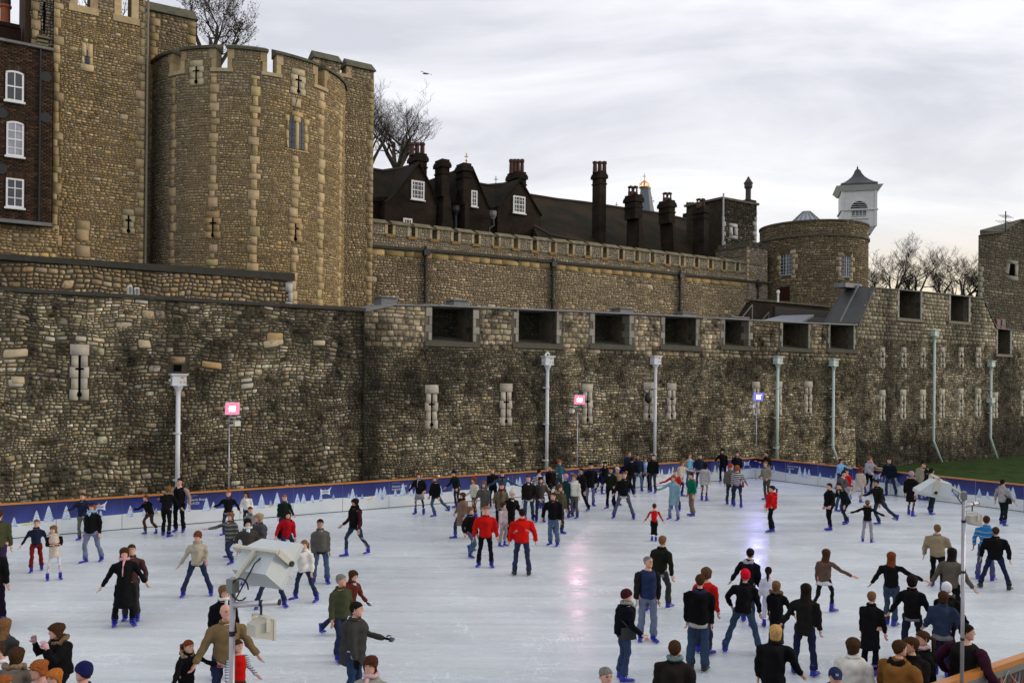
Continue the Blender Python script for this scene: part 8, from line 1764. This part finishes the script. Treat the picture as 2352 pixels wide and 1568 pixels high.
P('boy all in black with pale collar and black hair, left end of the right-hand group', 1905, 1218, 1105, -60, ('jacket', BLK), BLK, SK, ('down', 'half'), 'close', hood=(.35, .33, .28), hem=-.08, pl=.95)
P('child in black fur-hooded coat and pale grey trousers with arms spread', 1992, 1245, 1147, 175, ('coat', (.012, .012, .012)), (.27, .26, .31), ('short', HLB), ('wide', 'wide'), 'apart', fur=(.13, .08, .04), hem=-.14)
P('girl in striped mauve hat and black coat reaching to the right', 2092, 1184, 1077, 160, ('long', BLK), (.04, .03, .04), None, ('down', 'out'), 'skate', hat=('knit', (.45, .35, .44), ((.22, .10, .22), 55, .5)), fur=(.26, .2, .13), hem=-.36, pl=.75)
P('man in beige coat and black beanie with his back turned at the right-hand boards', 2119, 1148, 1055, 175, ('coat', (.26, .23, .16)), (.08, .08, .1), None, ('down', 'half'), 'stand', hat=('beanie', BLK), hem=-.16, build=1.15)
P('person in black jacket and dark jeans behind the right floodlight head', 2138, 1180, 1067, 150, ('jacket', BLK), (.014, .026, .035), SK, ('out', 'down'), 'skate', fur=(.1, .06, .04), hem=-.1)
P('man in dark jacket with sunglasses turning back, right of the beige coat', 2145, 1146, 1056, -40, ('jacket', (.025, .02, .018)), DGR, S, ('half', 'down'), 'stand')
P('man in grey jacket with black shoulder cape gliding away at the right edge', 2304, 1206, 1095, 160, ('jacket', (.27, .26, .25)), (.014, .026, .03), SK, ('arc', 'out'), 'skate', hood=(.25, .24, .23), bag=BLK, lean=.06, side_lean=-.08)
# --- right foreground
P('older man in beige blouson and black trousers with his back to us, arm swinging left', 2152, 1350, 1197, 165, ('jacket', (.23, .185, .115)), BLK, ('short', HLB), ('arc', 'fwd'), 'skate', build=1.18, lean=.08, turn=20)
P('man in blue hooded top with grey stripes and one orange glove', 2263, 1332, 1177, 165, ('sweater', (.02, .16, .42), ((.28, .32, .34), 8.5, .78)), (.07, .09, .16), S, ('arc', 'down'), 'apart', gloves=(.55, .13, .01), hood=(.03, .18, .42))
P('broad man in black jacket and navy jeans with legs braced wide apart', 2285, 1352, 1202, 175, ('jacket', BLK), (.014, .022, .05), S, ('arc', 'arc'), 'wide', build=1.18, skates='black', hem=-.08)
P('woman with long auburn hair, short black jacket and blue jeans, holding a dark figure', 2046, 1436, 1262, 165, ('jacket', BLK), (.035, .06, .085), ('long', HRD), ('out', 'wide'), 'close', hem=-.03)
P('woman in brown-grey coat with long black hair, arms held out, behind the white hat', 2182, 1440, 1250, 175, ('coat', (.095, .08, .065)), BLK, ('long', HBK), ('out', 'out'), 'apart', hem=-.14)
P('dark curly-haired man in black top with both arms out, holding hands to the right', 2094, 1512, 1310, 170, ('jacket', BLK), (.012, .02, .032), ('curly', HBK), ('out', 'out'), 'stride', lean=.1)
P('skater in white knit cap and dark fur-collared jacket kicking an arm out right', 2176, 1520, 1330, 175, ('jacket', (.014, .012, .012)), BLK, None, ('down', 'out'), 'stride', hat=('knit', (.66, .66, .66)), fur=(.06, .04, .025))
P('broad person in navy sweater with grey hem and brown hair, right foreground', 2163, 1552, 1352, 175, ('puffer', (.022, .034, .065)), (.014, .016, .04), ('bob', HBR), ('half', 'half'), 'stand', skirt=((.16, .16, .16), -.16), hem=-.06)
P('balding man in long black coat turned away, right of centre foreground', 1998, 1548, 1354, 165, ('long', BLK), BLK, ('thin', HLB), ('hang', 'down'), 'stand', hem=-.40, flare=.02)
P('man in black and maroon jacket resting a hand on the near rail', 2216, None, 1420, 155, ('vest', (.018, .014, .014)), BLK, SK, ('hip', 'out'), 'stand', h=1.78, sleeves=(.035, .010, .020), gloves=BLK, build=1.15, turn=-55)
P('man in brown suede coat with dark collar seen from behind at the near boards', 2066, None, 1459, 160, ('coat', (.19, .085, .022)), BLK, ('short', HBR), ('hang', 'hang'), 'stand', h=1.74, hood=(.02, .012, .01), build=1.2, turn=-20)
P('laughing man in black leather jacket and glasses, turned left', 2100, None, 1452, -70, ('jacket', (.014, .013, .012)), BLK, ('short', HBR), ('half', 'down'), 'stand', h=1.74, build=1.1, turn=0)
P('woman with brown ponytail, black jacket and pink scarf behind the laughing man', 2119, None, 1440, -60, ('jacket', (.014, .013, .012)), BLK, ('tail', HBR), ('down', 'down'), 'stand', h=1.66, scarf=(.5, .36, .36))
P('woman in white jacket with pinned-up brown hair, back turned, bottom right of centre', 1965, None, 1455, 160, ('jacket', (.58, .56, .50)), BLK, ('bob', HBR), ('hang', 'down'), 'stand', h=1.68, turn=-15, build=1.1)
P('man in navy baseball cap and black sweater bending forward at the bottom edge', 1911, None, 1497, 5, ('sweater', (.010, .010, .016)), BLK, ('short', HBR), ('down', 'down'), 'stand', h=1.66, hat=('cap', (.02, .028, .075), None), lean=.25, build=1.15)
P('woman with blond bob and long black coat, back turned, at the bottom edge', 1778, None, 1426, 175, ('long', BLK), BLK, ('bob', (.50, .30, .11)), ('hang', 'half'), 'stand', h=1.66, hem=-.3, build=1.1)
P('skater in black fur-hooded coat with light brown hair, left of the dark-haired woman', 1783, 1497, 1334, 170, ('coat', BLK), DGR, ('bob', HLB), ('hang', 'out'), 'stand', fur=(.12, .075, .04), hem=-.25)
P('tall dark-haired woman in charcoal coat and dark jeans reaching to her companion', 1847, 1549, 1331, 175, ('coat', (.022, .020, .019)), (.014, .022, .045), ('long', HBK), ('out', 'down'), 'apart', hem=-.16)
P('girl in brown sweater over white skirt, long hair, arm stretched right', 1893, 1408, 1253, 160, ('sweater', (.10, .062, .045)), (.02, .02, .024), ('long', HBR), ('down', 'wide'), 'stride', skirt=((.52, .53, .56), -.12), pl=.85, gloves=(.6, .25, .22))
P('small girl in white top with black ponytail beyond the fur-hooded coat', 1765, 1440, 1302, 175, ('sweater', (.56, .56, .64)), (.5, .5, .6), ('tail', HBK), ('down', 'down'), 'stand')
P('skater in red helmet-like cap, black jacket and jeans with feet spread wide', 1706, 1499, 1300, 165, ('jacket', BLK), (.035, .075, .11), None, ('hip', 'arc'), 'wide', hat=('knit', (.52, .008, .022)), build=1.05)
P('man in black jacket with grey hood leaning left behind the red cap', 1716, 1431, 1251, 165, ('jacket', (.012, .012, .018)), DJN, SK, ('out', 'down'), 'skate', hood=(.28, .28, .32), lean=.1)
P('man in black jacket with loose blue jeans standing with his back to us', 1603, 1538, 1310, 175, ('jacket', (.008, .008, .010)), (.03, .06, .095), S, ('hang', 'hang'), 'stand', build=1.15, hood=(.02, .02, .05), skates='black', pl=1.2, hem=-.09)
P('curly-haired person in red top hidden behind the man in loose jeans', 1617, 1500, 1296, 165, ('sweater', (.42, .012, .01)), DJN, ('curly', (.10, .05, .025)), ('down', 'down'), 'stand')
P('balding man in quilted navy gilet and pale jeans, looking right', 1486, 1472, 1268, 15, ('vest', (.018, .026, .07)), LJN, ('thin', HGR), ('hang', 'hang'), 'stand', sleeves=(.025, .025, .028), turn=30, pl=1.1, build=1.05)
P('man in dark green-black top gliding right behind the quilted gilet', 1513, 1400, 1215, 150, ('jacket', (.020, .022, .015)), DGR, ('short', HLB), ('down', 'down'), 'stride', side_lean=.1)
P('person in dark red beanie, navy-black jacket and jeans carrying a bag', 1432, 1562, 1349, 120, ('jacket', (.010, .010, .018)), (.03, .055, .10), None, ('down', 'half'), 'stand', hat=('beanie', (.045, .010, .014)), bag=DGR, scarf=(.2, .24, .22))
P('short-haired man in charcoal jacket with teal patterned scarf, back turned, bottom edge', 1552, None, 1458, 170, ('jacket', (.028, .024, .020)), DGR, ('short', HBR), ('hang', 'hang'), 'stand', h=1.76, scarf=(.12, .20, .22), build=1.12)
P('grey-haired person in navy and red top just showing at the bottom edge', 1390, None, 1522, 30, ('jacket', (.02, .02, .05)), DGR, ('short', HGR), ('down', 'down'), 'stand', h=1.62, hood=(.2, .03, .03))
finish_people()
print('people', NP[0])

if __import__('os').environ.get('CNT'):
    c = {}
    for o in bpy.data.objects:
        if o.type == 'MESH': c[o.name.split('.')[0]] = c.get(o.name.split('.')[0], 0) + sum(len(p.vertices) - 2 for p in o.data.polygons)
    print('tris', sum(c.values()), sorted(c.items(), key=lambda q: -q[1])[:16])
